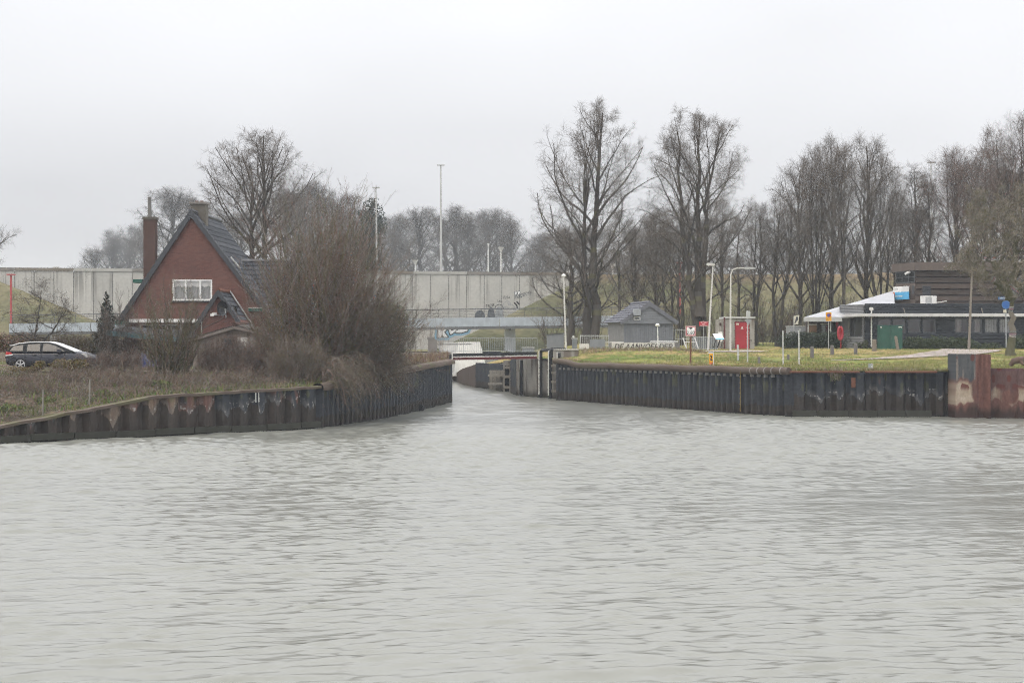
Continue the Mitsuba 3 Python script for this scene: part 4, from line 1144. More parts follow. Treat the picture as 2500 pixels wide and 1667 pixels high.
for sx in (rx0, rx1):
    e0, e1, r0, r1 = (hf(np.array(p)) for p in ((sx, -.3, zl_), (sx, DEP + .3, zl_), (0, -.3, ha + .05), (0, DEP + .3, ha + .05)))
    roof_courses(f'{hut}__roof', e0, e1, r0, r1, 8, ('hut_roof',), thick=.07, wave=.012, seed=4, mat='matte')
    d_ = np.array([-sx, ha - zl_]); d_ /= np.linalg.norm(d_); up = np.array([-d_[1], d_[0]]); up *= np.sign(up[1])
    a, b = np.array([sx, zl_]), np.array([0, ha + .05])
    M().prism(Polygon([a - up * .17, b - up * .22, b + up * .10, a + up * .10]), -.37, -.31, hz).build(f'{hut}__barge_board', 'satin', 'hut_roof')
M().tube([hf(np.array([0, -.35, ha + .12])), hf(np.array([0, DEP + .3, ha + .12]))], .10, 8).build(f'{hut}__ridge_tiles', 'matte', 'hut_roof')
bx = lambda x: fx(x, 134) - HX
M().box((bx(1543), -.62, fz(770, 134)), (bx(1560), -.24, fz(755, 134)), hf).build(f'{hut}__alarm_box', 'satin', 'steel')
q = rect(bx(1545), fz(781, 134), bx(1561), fz(773.5, 134))
M().prism(q.difference(q.buffer(-.045)), -.28, -.235, hz).build(f'{hut}__sign_frame', 'satin', 'white')
M().prism(q.buffer(-.045), -.26, -.235, hz).build(f'{hut}__sign_plate', 'satin', 'hut_grey')
M().prism(rect(bx(1548), fz(778.4, 134), bx(1558), fz(776.6, 134)), -.265, -.258, hz).build(f'{hut}__sign_lettering', 'matte', 'black')

# name wall
nw = thing('name_wall', 'low pale concrete wall lettered DE AANVOERDER in front of the grey hut', 'wall')
NY = 130.2
x0, x1, zt_ = fx(1494, NY), fx(1647, NY), fz(836.5, NY)
M().box((x0, NY, 2.6), (x1, NY + .25, zt_)).build(f'{nw}__wall', 'matte', 'conc_pale')
M().box((x1 + .01, NY, 2.6), (fx(1660, NY), NY + .25, zt_ - .02)).build(f'{nw}__dark_end', 'matte', 'conc_dark')
M().box((fx(1589, NY), NY + .4, fz(834.6, NY)), (fx(1657, NY), NY + .6, fz(832.2, NY))).build(f'{nw}__rail', 'satin', 'white')
M().box((fx(1478, NY), NY + .1, fz(836.6, NY)), (fx(1523, NY), NY + .3, fz(834.4, NY))).build(f'{nw}__rail', 'satin', 'offwhite')
m = M()
text_on(m, 'DE AANVOERDER', .37, (fx(1500, NY), NY - .004, zt_ - .06 - .42), (1, 0, 0), (0, 0, 1), (0, -1, 0), .012, True, .22, fx(1642, NY) - fx(1500, NY))
m.build(f'{nw}__lettering', 'matte', 'ink', label='dark slanting letters DE AANVOERDER')

fe = thing('bar_fence', 'tall galvanised bar fence left of the grey hut', 'fence')
bar_fence(fe, (fx(1417, 132), 132), (fx(1486, 133), 133), 3.0, 1.28, .15, .016, (.02, .35, .97), 'pole_grey')
fe = thing('bar_fence', 'galvanised bar fence right of the grey hut behind the 2.60 sign', 'fence')
bar_fence(fe, (fx(1648, 136), 136), (fx(1692, 136), 136), 3.0, 1.75, .17, .016, (.02, .55, .97), 'pole_grey')
bar_fence(fe, (fx(1694, 136.2), 136.2), (fx(1752, 137), 137), 3.1, 1.1, .16, .015, (.02, .97), 'pole_grey')
k = thing('panel_wall', 'grey upright panel wall behind the blue edged information board', 'wall')
for i in range(9):
    M().box((fx(1690, 137.6) + i * .22, 137.6, 2.8), (fx(1690, 137.6) + i * .22 + .20, 137.7, fz(824, 137.6))).build(f'{k}__panel', 'matte', 'box_grey')
for i, (px_, c_) in enumerate(((1667, 'white'), (1696, 'white'))):
    k = thing('slanted_handrail', ['white slanted handrail bar left of the 2.60 sign post', 'white slanted handrail bar right of the 2.60 sign post'][i], 'handrail')
    a, b = P(px_, 824, 131), P(px_ + 9, 852, 131)
    M().tube([a, b], .045, 6).build(f'{k}__bar', 'satin', 'white')
    M().tube([b, b - [0, 0, .5]], .045, 6).build(f'{k}__foot', 'satin', 'white')
k = thing('steel_crossbar', 'thin white crossbar between the two slanted handrails', 'rail')
M().tube([P(1672, 835, 131.3), P(1701, 835, 131.3)], .03, 5).tube([P(1676, 835, 131.3), P(1676, 852, 131.3)], .02, 5).tube([P(1699, 835, 131.3), P(1699, 852, 131.3)], .02, 5).build(f'{k}__rail', 'satin', 'offwhite')

def crate(name, label, cat, px0, px1, py0, py1, d_, colour, roof=None, depth=1.2, part='body', slope=0):
    k = thing(name, label, cat)
    a, b = P(px0, py1, d_), P(px1, py0, d_)
    zl, zh = b[2] + slope, b[2]
    M().prism(Polygon([(a[0], a[2] - .5), (b[0], a[2] - .5), (b[0], zh), (a[0], zl)]), 0, depth, face_xz(d_)).build(f'{k}__{part}', 'satin', colour)
    if roof:
        ov = .06
        M().prism(Polygon([(a[0] - ov, zl - .01), (b[0] + ov, zh - .01), (b[0] + ov, zh + .06), (a[0] - ov, zl + .06)]), -ov, depth + ov, face_xz(d_)).build(f'{k}__roof', 'satin', roof)
    return k
crate('grey_container', 'plain grey steel container with a sloping top behind the concrete parapet', 'container', 1336, 1377.5, 814, 853, 132, 'box_grey', 'dark_steel', 2, slope=-.12)
k = crate('cabinet', 'slim grey electrical cabinet with a white lamp on top left of the fence', 'cabinet', 1397, 1409, 827, 850, 131, 'box_grey', 'pole_grey', .5)
M().tube([P(1400, 827, 131.1), P(1400, 819, 131.1)], .03, 5).box(P(1397, 823.5, 131), P(1403, 820.5, 131.2)).build(f'{k}__lamp', 'satin', 'white')
crate('concrete_block', 'small pale concrete block at the foot of the bar fence', 'block', 1415, 1438, 839, 853, 127, 'conc_white', None, .8)
crate('panel_screen', 'low grey corrugated screen between the pale block and the hut', 'screen', 1441, 1478, 828, 850, 128.5, 'box_grey', None, .15)
crate('small_kiosk', 'tiny grey steel kiosk with a pitched lid beyond the striped beam', 'kiosk', 1275, 1304, 849, 862, 139, 'box_grey', 'pole_grey', 1.0)
k = thing('concrete_parapet', 'pale stained concrete parapet block at the end of the mooring frames', 'parapet')
a, b = P(1351, 890, 117.5), P(1412, 854.5, 117.5)
M().prism(Polygon([(a[0], 2.2), (b[0], 2.2), (b[0], b[2]), (a[0], b[2] - .04)]), 0, 1.2, face_xz(117.5)).build(f'{k}__block', 'raw_concrete', uv=[0., 0.])
M().box((a[0], 117.4, b[2] - .03 + .032), (b[0] + .03, 118.8, b[2] + .06)).build(f'{k}__coping', 'matte', 'conc_pale')
k = thing('chain_rail', 'dark toothed rail lying on top of the concrete parapet', 'rail')
m = M()
for i in range(16):
    x = fx(1345 + i * 2.3, 119)
    m.box((x, 118.9, b[2] + .06), (x + .04, 119, b[2] + .16))
m.box((fx(1344, 119), 118.92, b[2] + .062), (fx(1382, 119), 118.98, b[2] + .10)).build(f'{k}__rail', 'matte', 'black')

# red-door building
rb = thing('transformer_house', 'small grey concrete house with a bright red door', 'building')
RY = 138.
x0, x1, z1 = fx(1772, RY), fx(1842, RY), fz(778, RY)
rf3 = frame_at(0, 0)
dx0_, dx1_, dz1 = fx(1795, RY), fx(1829, RY), fz(786, RY)
M().prism(rect(x0, 2.7, x1, z1).difference(rect(dx0_, 2.6, dx1_, dz1)), 0, .2, face_xz(RY)).box((x0, RY + .2, 2.7), (x1, RY + 4, z1)).build(f'{rb}__wall', 'raw_concrete', uv=[0., 0.])
M().add(*plane_slab(np.array([(x0 - .06, RY - .1, z1 + .16), (x1 + .06, RY - .1, z1 + .16), (x1 + .06, RY + 4.1, z1 + .16), (x0 - .06, RY + 4.1, z1 + .16)]), .14)).build(f'{rb}__roof', 'matte', 'pole_grey')
M().box((dx0_, RY + .05, 2.8), (dx1_, RY + .12, dz1)).build(f'{rb}__door', 'satin', 'red')
M().box((dx0_ - .05, RY - .012, 2.8), (dx0_ - .002, RY + .1, dz1 + .05)).box((dx1_ + .002, RY - .012, 2.8), (dx1_ + .05, RY + .1, dz1 + .05)).box((dx0_ - .001, RY - .012, dz1 + .002), (dx1_ + .001, RY + .1, dz1 + .05)).build(f'{rb}__door_frame', 'satin', 'maroon')
M().box((fx(1798, RY), RY + .03, fz(793.5, RY)), (fx(1804, RY), RY + .05, fz(789, RY))).build(f'{rb}__notice', 'satin', 'cream')
tri = Polygon([(fx(1808.5, RY), fz(803, RY)), (fx(1815, RY), fz(803, RY)), (fx(1811.8, RY), fz(796, RY))])
M().prism(tri, .035, .05, face_xz(RY)).build(f'{rb}__warning_triangle', 'satin', 'offwhite')
M().prism(tri.buffer(-.055), .03, .0349, face_xz(RY)).build(f'{rb}__warning_symbol', 'satin', 'yellow')
M().box((fx(1767.2, RY), RY - .08, 2.7), (fx(1770, RY), RY + .06, z1 + .1)).build(f'{rb}__rain_pipe', 'satin', 'maroon')
M().box((fx(1750, 142), 139, 2.7), (fx(1766.8, 139.5), 143, z1 - .02)).build(f'{rb}__side_wall', 'raw_concrete', uv=[0., 0.])
M().box((fx(1756, 139), 138.96, fz(796, 139)), (fx(1761, 139), 139.02, fz(788, 139))).build(f'{rb}__vent', 'matte', 'rust_dark')
M().box((fx(1832, RY), RY - .05, fz(832, RY)), (fx(1835, RY), RY - .002, fz(829.5, RY))).build(f'{rb}__socket', 'matte', 'black')

# lamps and posts
def lamp(label, px_b, py_b, px_t, py_t, d_, r, head, colour='offwhite', name='street_lamp'):
    k = thing(name, label, 'street lamp')
    b = np.array([fx(px_b, d_), d_, zr(fx(px_b, d_), d_) - .15 if d_ < 190 else fz(py_b, d_) - 1])
    t = P(px_t, py_t, d_)
    if head == 'arm':
        pts = [b, b + (t - b) * .5, t - [0, 0, .5], t + [.12, 0, -.12], t + [.45, 0, 0], t + [1.0, 0, .02]]
        M().tube(pts, [r, r * .85, r * .7, r * .65, r * .6, r * .55], 8).build(f'{k}__pole', 'satin', colour)
        c = t + [1.35, 0, 0]
        M().prism(Polygon([(-.45, 0), (-.3, -.07), (.4, -.06), (.5, .02), (.3, .07), (-.3, .08)]), -.14, .14, lambda u, v, w: np.stack([c[0] + u, c[1] + w, c[2] + v], -1)).build(f'{k}__head', 'satin', 'sky_blue' if False else 'pole_grey')
    else:
        M().tube([b, (b + t) / 2, t], [r, r * .8, r * .62], 8).build(f'{k}__pole', 'satin', colour)
        c = t
        if head == 'side':
            M().prism(Polygon([(-.50, .02), (-.44, -.05), (.1, -.07), (.16, 0), (.1, .08), (-.42, .14)]), -.13, .13, lambda u, v, w: np.stack([c[0] + u, c[1] + w, c[2] + v + .04], -1)).build(f'{k}__head', 'satin', 'offwhite')
        elif head == 'top':
            M().tube([c, c + [0, 0, .05], c + [0, 0, .15], c + [0, 0, .22]], [.08, .17, .16, .05], 10).build(f'{k}__head', 'satin', 'white')
        elif head == 'cross':
            M().box(c + [-.55, -.2, -.03], c + [.55, .2, .10]).build(f'{k}__head', 'satin', 'pole_grey')
        elif head == 'cup':
            M().tube([c, c + [0, 0, .25], c + [0, 0, .6], c + [0, 0, .62]], [.15, .26, .45, .1], 10).build(f'{k}__head', 'satin', 'white')
    return k
lamp('slim white lamp post standing left of the big two stemmed tree', 1382, 850, 1376, 676, 130, .07, 'top')
lamp('leaning white lamp post with a flat head left of the red door', 1728, 847, 1741, 648, 132, .078, 'side')
lamp('white lamp post with a long curved arm in front of the red door house', 1783, 852, 1784, 655, 131, .07, 'arm')
lamp('tall grey lamp post in front of the dark office windows', 2365, 838, 2374, 640, 134, .11, 'side', 'bollard_tan')
lamp('short white lamp with a round head before the hut doors', 1607, 850, 1605, 797, 127, .05, 'top', 'white')
lamp('tallest highway lamp mast above the concrete road wall', 1077, 655, 1076, 404, 262, .17, 'cross', 'pole_grey')
lamp('highway lamp mast rising behind the big brown shrub', 920, 620, 918, 459, 262, .14, 'cross', 'pole_grey')
lamp('highway lamp mast among the bare trees at the right', 2275, 650, 2273, 398, 262, .13, 'cross', 'pole_grey')
for px_, py_, lb in ((1192, 598, 'white road lamp on the wall, tallest of the small ones'), (1223, 614, 'white cup shaped road lamp right of its taller neighbour'), (1014, 645, 'short white cup lamp just above the wall behind the shrub'), (138, 662, 'tiny lamp above the wall at the far left'), (1496, 655, 'small white lamp on the embankment crest between the trees')):
    lamp(lb, px_, 668, px_, py_, 255, .11, 'cup' if px_ != 1192 else 'top', 'white')

s = thing('height_sign', 'square red bordered sign reading 2.60 on a brown post by the water', 'sign')
SD = 101.
a, b = P(1673.5, 820.5, SD), P(1699, 795.5, SD)
pl_ = rect(a[0], a[2], b[0], b[2])
M().prism(pl_, 0, .02, face_xz(SD)).build(f'{s}__rim', 'satin', 'offwhite')
M().prism(pl_.buffer(-.02), -.004, 0, face_xz(SD)).build(f'{s}__red_border', 'satin', 'sign_red')
M().prism(pl_.buffer(-.07), -.008, -.0041, face_xz(SD)).build(f'{s}__face', 'satin', 'white')
M().prism(Polygon([(fx(1681, SD), fz(799.3, SD)), (fx(1691.5, SD), fz(799.3, SD)), (fx(1686.3, SD), fz(804.5, SD))]), -.012, -.0081, face_xz(SD)).build(f'{s}__triangle', 'satin', 'black')
m = M(); text_on(m, '2.60', .19, (fx(1676.5, SD), SD - .0081, fz(816.5, SD)), (1, 0, 0), (0, 0, 1), (0, -1, 0), .004, True, 0, fx(1696, SD) - fx(1676.5, SD)); m.build(f'{s}__lettering', 'satin', 'black')
c = P(1686, 820, SD + .06)
M().tube([(c[0], c[1], zr(c[0], SD) - .2), (c[0], c[1], c[2] + .4)], .055, 6).build(f'{s}__post', 'matte', 'rust')
M().box((a[0] + .1, SD + .021, fz(832, SD)), (b[0] - .1, SD + .06, fz(821, SD))).build(f'{s}__backing_plate', 'matte', 'rust_dark') if False else None

s = thing('notice_sign', 'red notice reading vrijhouden t.b.v. brandweer on a thin post', 'sign')
SD = 136.
a, b = P(1706.5, 796, SD), P(1729.5, 784.5, SD)
M().box((a[0], SD, a[2]), (b[0], SD + .03, b[2])).build(f'{s}__panel', 'satin', 'sign_red')
m = M()
for i, (t, w_) in enumerate((('vrijhouden', .56), ('t.b.v.', .25), ('brandweer', .58))):
    text_on(m, t, .075, ((a[0] + b[0]) / 2 - w_ / 2, SD - .001, b[2] - .125 - i * .115), (1, 0, 0), (0, 0, 1), (0, -1, 0), .004, True, 0, w_)
m.build(f'{s}__lettering', 'satin', 'white')
M().tube([((a[0] + b[0]) / 2, SD + .06, 2.9), ((a[0] + b[0]) / 2, SD + .06, b[2] + .08)], .022, 6).build(f'{s}__post', 'satin', 'pole_grey')

s = thing('information_board', 'tilted white information board with a blue lower edge on dark legs', 'information board')
SD = 131.
q = np.array([P(1739.5, 814.5, SD), P(1760, 814.5, SD), P(1769, 828.5, SD - .5), P(1748, 828.5, SD - .5)])
tri3 = lambda u, v: q[3] + (q[2] - q[3]) * u + (q[0] - q[3]) * v
def tilt(u0, v0, u1, v1, o0, o1):
    nr = np.cross(q[2] - q[3], q[0] - q[3]); nr /= np.linalg.norm(nr)
    c_ = [tri3(u, v) for u, v in ((u0, v0), (u1, v0), (u1, v1), (u0, v1))]
    return M().add([p + nr * o0 for p in c_] + [p + nr * o1 for p in c_], [[0, 1, 2, 3], [4, 7, 6, 5], [0, 4, 5, 1], [3, 2, 6, 7], [0, 3, 7, 4], [1, 5, 6, 2]])
tilt(0, 0, 1, 1, -.03, 0).build(f'{s}__panel', 'satin', 'white')
tilt(.03, .0, .97, .2, .001, .004).build(f'{s}__blue_edge', 'satin', 'sky_blue')
for i in range(4):
    tilt(.1, .32 + .15 * i, .9 - .12 * (i % 2), .36 + .15 * i, .001, .003).build(f'{s}__text_line', 'satin', 'pole_grey')
M().tube([tri3(.1, .1), P(1742, 848, SD)], .03, 5).tube([tri3(.5, .05) - [0, 0, .06], P(1752, 848, SD - .2)], .05, 5).tube([tri3(.9, .1) - [0, 0, .05], P(1759, 848, SD)], .03, 5).build(f'{s}__leg', 'satin', 'black')
crate('meter_box', 'small white meter box beside the information board', 'box', 1754.5, 1764, 810, 818, 136.5, 'white', None, .3)

s = thing('marker_post', 'yellow marker board lettered Z with an orange foot at the water edge', 'sign')
SD = 98.6
a, b = P(1731.5, 890, SD), P(1741.5, 863, SD)
M().box((a[0], SD, a[2] - .1), (b[0] - .02, SD + .05, b[2])).build(f'{s}__board', 'satin', 'yellow')
M().box((a[0] - .03, SD + .02, b[2] + .001), (b[0] + .03, SD + .10, b[2] + .09)).box((b[0] - .018, SD + .02, a[2] - .1), (b[0] + .04, SD + .10, b[2])).build(f'{s}__frame', 'satin', 'offwhite')
M().prism(Polygon([(a[0] + .04, fz(868, SD)), (b[0] - .06, fz(868.3, SD)), (b[0] - .06, fz(870.5, SD)), (a[0] + .12, fz(877.5, SD)), (b[0] - .04, fz(878, SD)), (b[0] - .04, fz(880.5, SD)), (a[0] + .05, fz(880, SD)), (a[0] + .05, fz(877.8, SD)), (b[0] - .12, fz(870.6, SD)), (a[0] + .04, fz(870, SD))]), -.006, -.0005, face_xz(SD)).build(f'{s}__letter', 'satin', 'black')
M().box((a[0] + .002, SD - .004, a[2] - .08), (b[0] - .022, SD - .0005, a[2] + .13)).build(f'{s}__orange_band', 'satin', 'orange')

def bollard(label, px_, py_t, py_b, w, d_, colour, lean=0, group=None):
    k = thing('bollard', label, 'bollard', group)
    x, z0 = fx(px_, d_), zr(fx(px_, d_), d_)
    h = (py_b - py_t) * d_ / F
    r = w * d_ / F / 2
    M().tube([(x, d_, z0 - .2), (x + lean * .5, d_, z0 + h * .9), (x + lean * .55, d_, z0 + h * .97), (x + lean * .56, d_, z0 + h)], [r, r * .95, r * .9, r * .55], 8).build(f'{k}__shaft', 'matte', colour)
def dist_for(py):      # where on the lawn a base seen at that height stands
    for d_ in np.arange(90.5, 141, .25):
        if 833.5 + (EYE - (2.33 + min(d_ - 90, 52) * .0188)) * F / d_ <= py:
            return d_
    return 140.
for px_, t, b, w, c_, ln, lb in ((1982.5, 844, 873, 9.5, 'bollard', 0, 'round topped dark bollard furthest left in the row before the hedge'), (2031.5, 843, 867, 9.5, 'bollard', 0, 'dark bollard second from left under the yellow parking sign'), (2089, 838, 864, 9.5, 'bollard', 0, 'rough dark bollard before the pale corrugated corner'), (2134.5, 829, 858, 11, 'bollard_tan', 0, 'fattest brownish bollard left of the green cabinet'),
                                (2193, 816, 850, 8, 'bollard_tan', -.35, 'tan leaning bollard in front of the green cabinet')):
    bollard(lb, px_, t, b, w, 133. if ln else dist_for(b), c_, ln)
for px_, t, b, w, lb in ((1853, 871, 888, 7, 'short concrete stump near the water right of the yield sign post'), (1924.5, 866, 879, 6.5, 'short concrete stump between the two grey posts')):
    bollard(lb, px_, t, b, w, dist_for(b), 'bollard', 0)
def post(label, px_, t, b, colour='pole_grey', r=.045, cap=None):
    d_ = dist_for(b)
    k = thing('steel_post', label, 'post')
    x = fx(px_, d_)
    M().tube([(x, d_, zr(x, d_) - .2), (x - .02, d_, fz(t, d_))], r, 7).build(f'{k}__shaft', 'satin', colour)
    M().tube([(x, d_, zr(x, d_) + .32), (x, d_, zr(x, d_) + .40)], r * 1.35, 7).build(f'{k}__collar', 'satin', 'offwhite')
    if cap:
        M().box((x - .1, d_ - .03, fz(t, d_)), (x + .06, d_ + .03, fz(t, d_) + .04)).box((x + .03, d_ - .02, fz(t, d_) + .04), (x + .07, d_ + .02, fz(t, d_) + .13)).build(f'{k}__bracket', 'satin', 'pole_grey')
post('slim grey steel post left of its twin near the quay', 1912, 807, 891)
post('slim grey steel post with a small bracket on top', 1951, 808, 890, cap=1)
post('short grey post beside the yield sign', 1802, 841, 882, r=.06)
k = thing('yield_sign', 'triangular sign seen from its grey back with a plate above it', 'sign')
d_ = dist_for(885); x = fx(1825, d_)
M().tube([(x, d_, zr(x, d_) - .2), (x, d_, fz(758, d_))], .04, 7).build(f'{k}__post', 'satin', 'pole_grey')
M().prism(Polygon([(fx(1818.5, d_), fz(780, d_)), (fx(1833.5, d_), fz(780, d_)), (fx(1826, d_), fz(795.5, d_))]), -.07, -.05, face_xz(d_)).build(f'{k}__triangle', 'satin', 'steel')
M().box((fx(1821, d_), d_ - .07, fz(777.5, d_)), (fx(1831.5, d_), d_ - .05, fz(759.5, d_))).build(f'{k}__plate', 'satin', 'pole_grey')
k = thing('quay_marker', 'small grey block with a white painted T mark at the quay edge', 'marker')
d_ = 91.3
a, b = P(2121, 901, d_), P(2131.5, 887.5, d_)
M().box((a[0], d_, 2.2), (b[0], d_ + .15, b[2])).build(f'{k}__block', 'matte', 'steel')
M().box((fx(2126.5, d_), d_ - .004, fz(898, d_)), (fx(2131, d_), d_, fz(889, d_))).build(f'{k}__plate', 'satin', 'white')
M().box((fx(2127.3, d_), d_ - .008, fz(891, d_)), (fx(2130.3, d_), d_ - .0041, fz(889.8, d_))).box((fx(2128.3, d_), d_ - .008, fz(897, d_)), (fx(2129.3, d_), d_ - .0041, fz(891, d_))).build(f'{k}__letter', 'satin', 'black')

k = thing('parking_sign', 'yellow sign with a round blue no parking symbol on a thin post', 'sign')
d_ = dist_for(853)
a, b = P(2016, 783.5, d_), P(2030, 762.5, d_)
M().box((a[0], d_, a[2]), (b[0], d_ + .02, b[2])).build(f'{k}__panel', 'satin', 'yellow')
c = P(2023.3, 769.5, d_)
M().tube([c, c - [0, .008, 0]], .155, 18).build(f'{k}__red_ring', 'satin', 'sign_red')
M().tube([c - [0, .0081, 0], c - [0, .012, 0]], .125, 18).build(f'{k}__blue_disc', 'satin', 'blue')
M().tube([c + [-.085, -.014, .085], c + [.085, -.014, -.085]], .016, 5).build(f'{k}__red_bar', 'satin', 'sign_red')
for q_, w_ in ((777, .24), (780.3, .13)):
    M().box((a[0] + .06, d_ - .004, fz(q_ + 1.3, d_)), (a[0] + .06 + w_, d_ - .0005, fz(q_, d_))).build(f'{k}__text_line', 'satin', 'rust')
M().tube([((a[0] + b[0]) / 2, d_ + .05, zr(a[0], d_) - .2), ((a[0] + b[0]) / 2, d_ + .05, b[2])], .028, 6).build(f'{k}__post', 'satin', 'pole_grey')

k = thing('lifebuoy_housing', 'bright red lifebuoy housing on a red post before the corrugated corner', 'lifebuoy')
d_ = 136.
c = P(2051.5, 813.5, d_)
t_ = np.linspace(0, 2 * math.pi, 25)
ring = np.stack([c[0] + .16 * np.sin(t_) * (1), c[1] + .02 * np.cos(t_), c[2] + .47 * np.cos(t_)], 1)
M().tube(ring, .105, 10, False).build(f'{k}__ring', 'gloss', 'red', smooth=True)
M().prism(Polygon([(c[0] + .17 * math.sin(a), c[2] + .47 * math.cos(a)) for a in t_[:-1]]), .06, .12, face_xz(d_)).build(f'{k}__shell', 'gloss', 'red')
M().tube([(c[0] + .05, d_ + .08, 3.0), (c[0] + .05, d_ + .08, c[2])], .035, 7).build(f'{k}__post', 'satin', 'red')
k = thing('street_name_sign', 'blue street name sign and round blue plate on a light blue post behind the tree', 'sign')
d_ = 128.
a, b = P(2436, 731.5, d_), P(2461, 724.5, d_)
pq = rect(a[0] + .06, a[2] + .03, b[0] - .04, b[2] - .03).buffer(.03)
M().prism(pq, 0, .03, face_xz(d_)).build(f'{k}__name_plate', 'satin', 'name_blue')
M().box((a[0] + .12, d_ - .003, a[2] + .08), (b[0] - .2, d_ - .0005, a[2] + .13)).build(f'{k}__text_line', 'satin', 'offwhite')
c = P(2456, 744, d_)
M().tube([c, c + [0, .03, 0]], .31, 20).build(f'{k}__round_plate', 'satin', 'name_blue')
M().tube([c - [0, .004, 0], c - [0, .001, 0]], .25, 20).build(f'{k}__disc_face', 'satin', 'blue')
M().box(P(2450, 763.5, d_), P(2456, 756, d_ + .1)).build(f'{k}__small_box', 'satin', 'cream')
M().tube([P(2457, 850, d_ + .06), P(2455, 735, d_ + .06)], .05, 7).build(f'{k}__post', 'satin', 'steel')
k = thing('picture_board', 'tilted cream board with a dark leaf print behind the hedge', 'sign')
d_ = 142.
q = Polygon([(fx(1937.5, d_), fz(791, d_)), (fx(1948.5, d_), fz(792, d_)), (fx(1951.5, d_), fz(769, d_)), (fx(1939, d_), fz(771, d_))])
M().prism(q, 0, .04, face_xz(d_)).build(f'{k}__board', 'satin', 'cream')
lp = unary_union([LineString([(fx(1941, d_), fz(788, d_)), (fx(1946 + 2 * math.cos(a), d_), fz(779 - 6 * math.sin(a), d_))]).buffer(.035) for a in (0, .5, 1., 1.5, 2.1)])
M().prism(lp, -.006, -.001, face_xz(d_)).build(f'{k}__leaf_print', 'matte', 'dark_steel')
M().tube([P(1938, 850, d_ + .06), P(1938.5, 772, d_ + .06)], .04, 6).build(f'{k}__post', 'satin', 'pole_grey')
crate('blue_grey_container', 'blue grey container with a pale lid behind the dark hedge', 'container', 1929, 1972, 797, 845, 147, 'steel', 'pole_grey', 2.2)

# ------------------------------------------------------------------ office building
ob = thing('office_building', 'low dark corrugated office with a timber clad upper storey and pale sloping roof', 'building')
OY = 140.
ox0, ox1 = fx(2111, OY), fx(2111, OY) + 24.
def corr(key, p0, p1, z0, z1, nrib, colour, depth=.11):
    """horizontally corrugated sheet between two plan points; one mesh of trapezoid ribs"""
    p0, p1 = np.array(p0, float), np.array(p1, float)
    t = (p1 - p0) / np.linalg.norm(p1 - p0); nr = np.array([t[1], -t[0]])
    zs, os_ = [], []
    for i in range(nrib):
        h = (z1 - z0) / nrib; b = z0 + h * i
        zs += [b, b + .30 * h, b + .42 * h, b + .86 * h, b + .98 * h]; os_ += [0, 0, depth, depth, 0]
    v = []
    for p in (p0, p1):
        v += [(p[0] + nr[0] * o, p[1] + nr[1] * o, z) for z, o in zip(zs, os_)]
    n_ = len(zs); q = np.arange(n_ - 1)[:, None]
    return put(key, np.array(v), np.hstack([q, q + n_, q + n_ + 1, q + 1]), 'satin', colour)
cz0, cz1, ez0, ez1 = fz(765, OY), fz(742.5, OY), fz(773, OY), fz(765.5, OY)
ch0 = (fx(2053, 143.), 143.)
pc = (ox0, OY)
corr(f'{ob}__cladding', pc, (ox1, OY), cz0, cz1, 6, 'navy'); corr(f'{ob}__cladding', ch0, pc, cz0, cz1, 6, 'corr_light')
wz0_, wz1_ = fz(812.5, OY), fz(777.5, OY)
wins = [(2143, 2176), (2179, 2211), (2216, 2248), (2252, 2285), (2331, 2364), (2367, 2398), (2404, 2436), (2439, 2472)]
xs_ = [ox0] + [q for w_ in wins for q in (fx(w_[0], OY), fx(w_[1], OY))] + [ox1]
corr(f'{ob}__cladding', pc, (ox1, OY), 2.8, wz0_, 6, 'navy')
for i in range(0, len(xs_), 2):
    corr(f'{ob}__cladding', (xs_[i], OY), (xs_[i + 1], OY), wz0_, ez0 + .02, 11, 'navy')
for i, (a, b) in enumerate(wins):
    M().box((fx(a, OY), OY - .02, wz1_), (fx(b, OY), OY + .1, ez0 + .02)).build(f'{ob}__lintel', 'satin', 'navy')
    k = window(ob, fx(a, OY), wz0_, fx(b, OY), wz1_, OY + .03, fw=.06, frame='dark_steel')
    if i >= 6:
        m = M()
        for q in np.arange(fx(a, OY) + .1, fx(b, OY) - .12, .13):
            m.box((q, OY + .25, wz0_ + .05), (q + .10, OY + .27, wz1_ - .05))
        m.build(f'{k}__blind', 'matte', 'blind', kind='stuff')
    elif i in (4, 5):
        cx = np.linspace(fx(a, OY) + (.1 if i == 4 else .45), fx(b, OY) - (.5 if i == 4 else .1), 20)
        put(f'{k}__curtain', np.vstack([np.stack([cx, OY + .25 + .05 * np.sin(cx * 19), 0 * cx + z], 1) for z in (wz0_ + .05, wz1_ - .05)]), grid_faces(2, 20), 'matte', 'board2', smooth=True)
M().box((ox0 + .3, OY + 1.6, 2.8), (ox1, OY + 1.7, cz0)).build(f'{ob}__room', 'matte', 'slat')
for px_, c_ in ((2236, 'red'), (2262, 'board'), (2160, 'board2'), (2185, 'brown_panel'), (2270, 'steel'), (2350, 'steel')):
    M().box((fx(px_, OY + 1), OY + .8, 3.3), (fx(px_ + 9, OY + 1), OY + 1.1, 4.3)).build(f'{ob}__room_furniture', 'matte', c_)
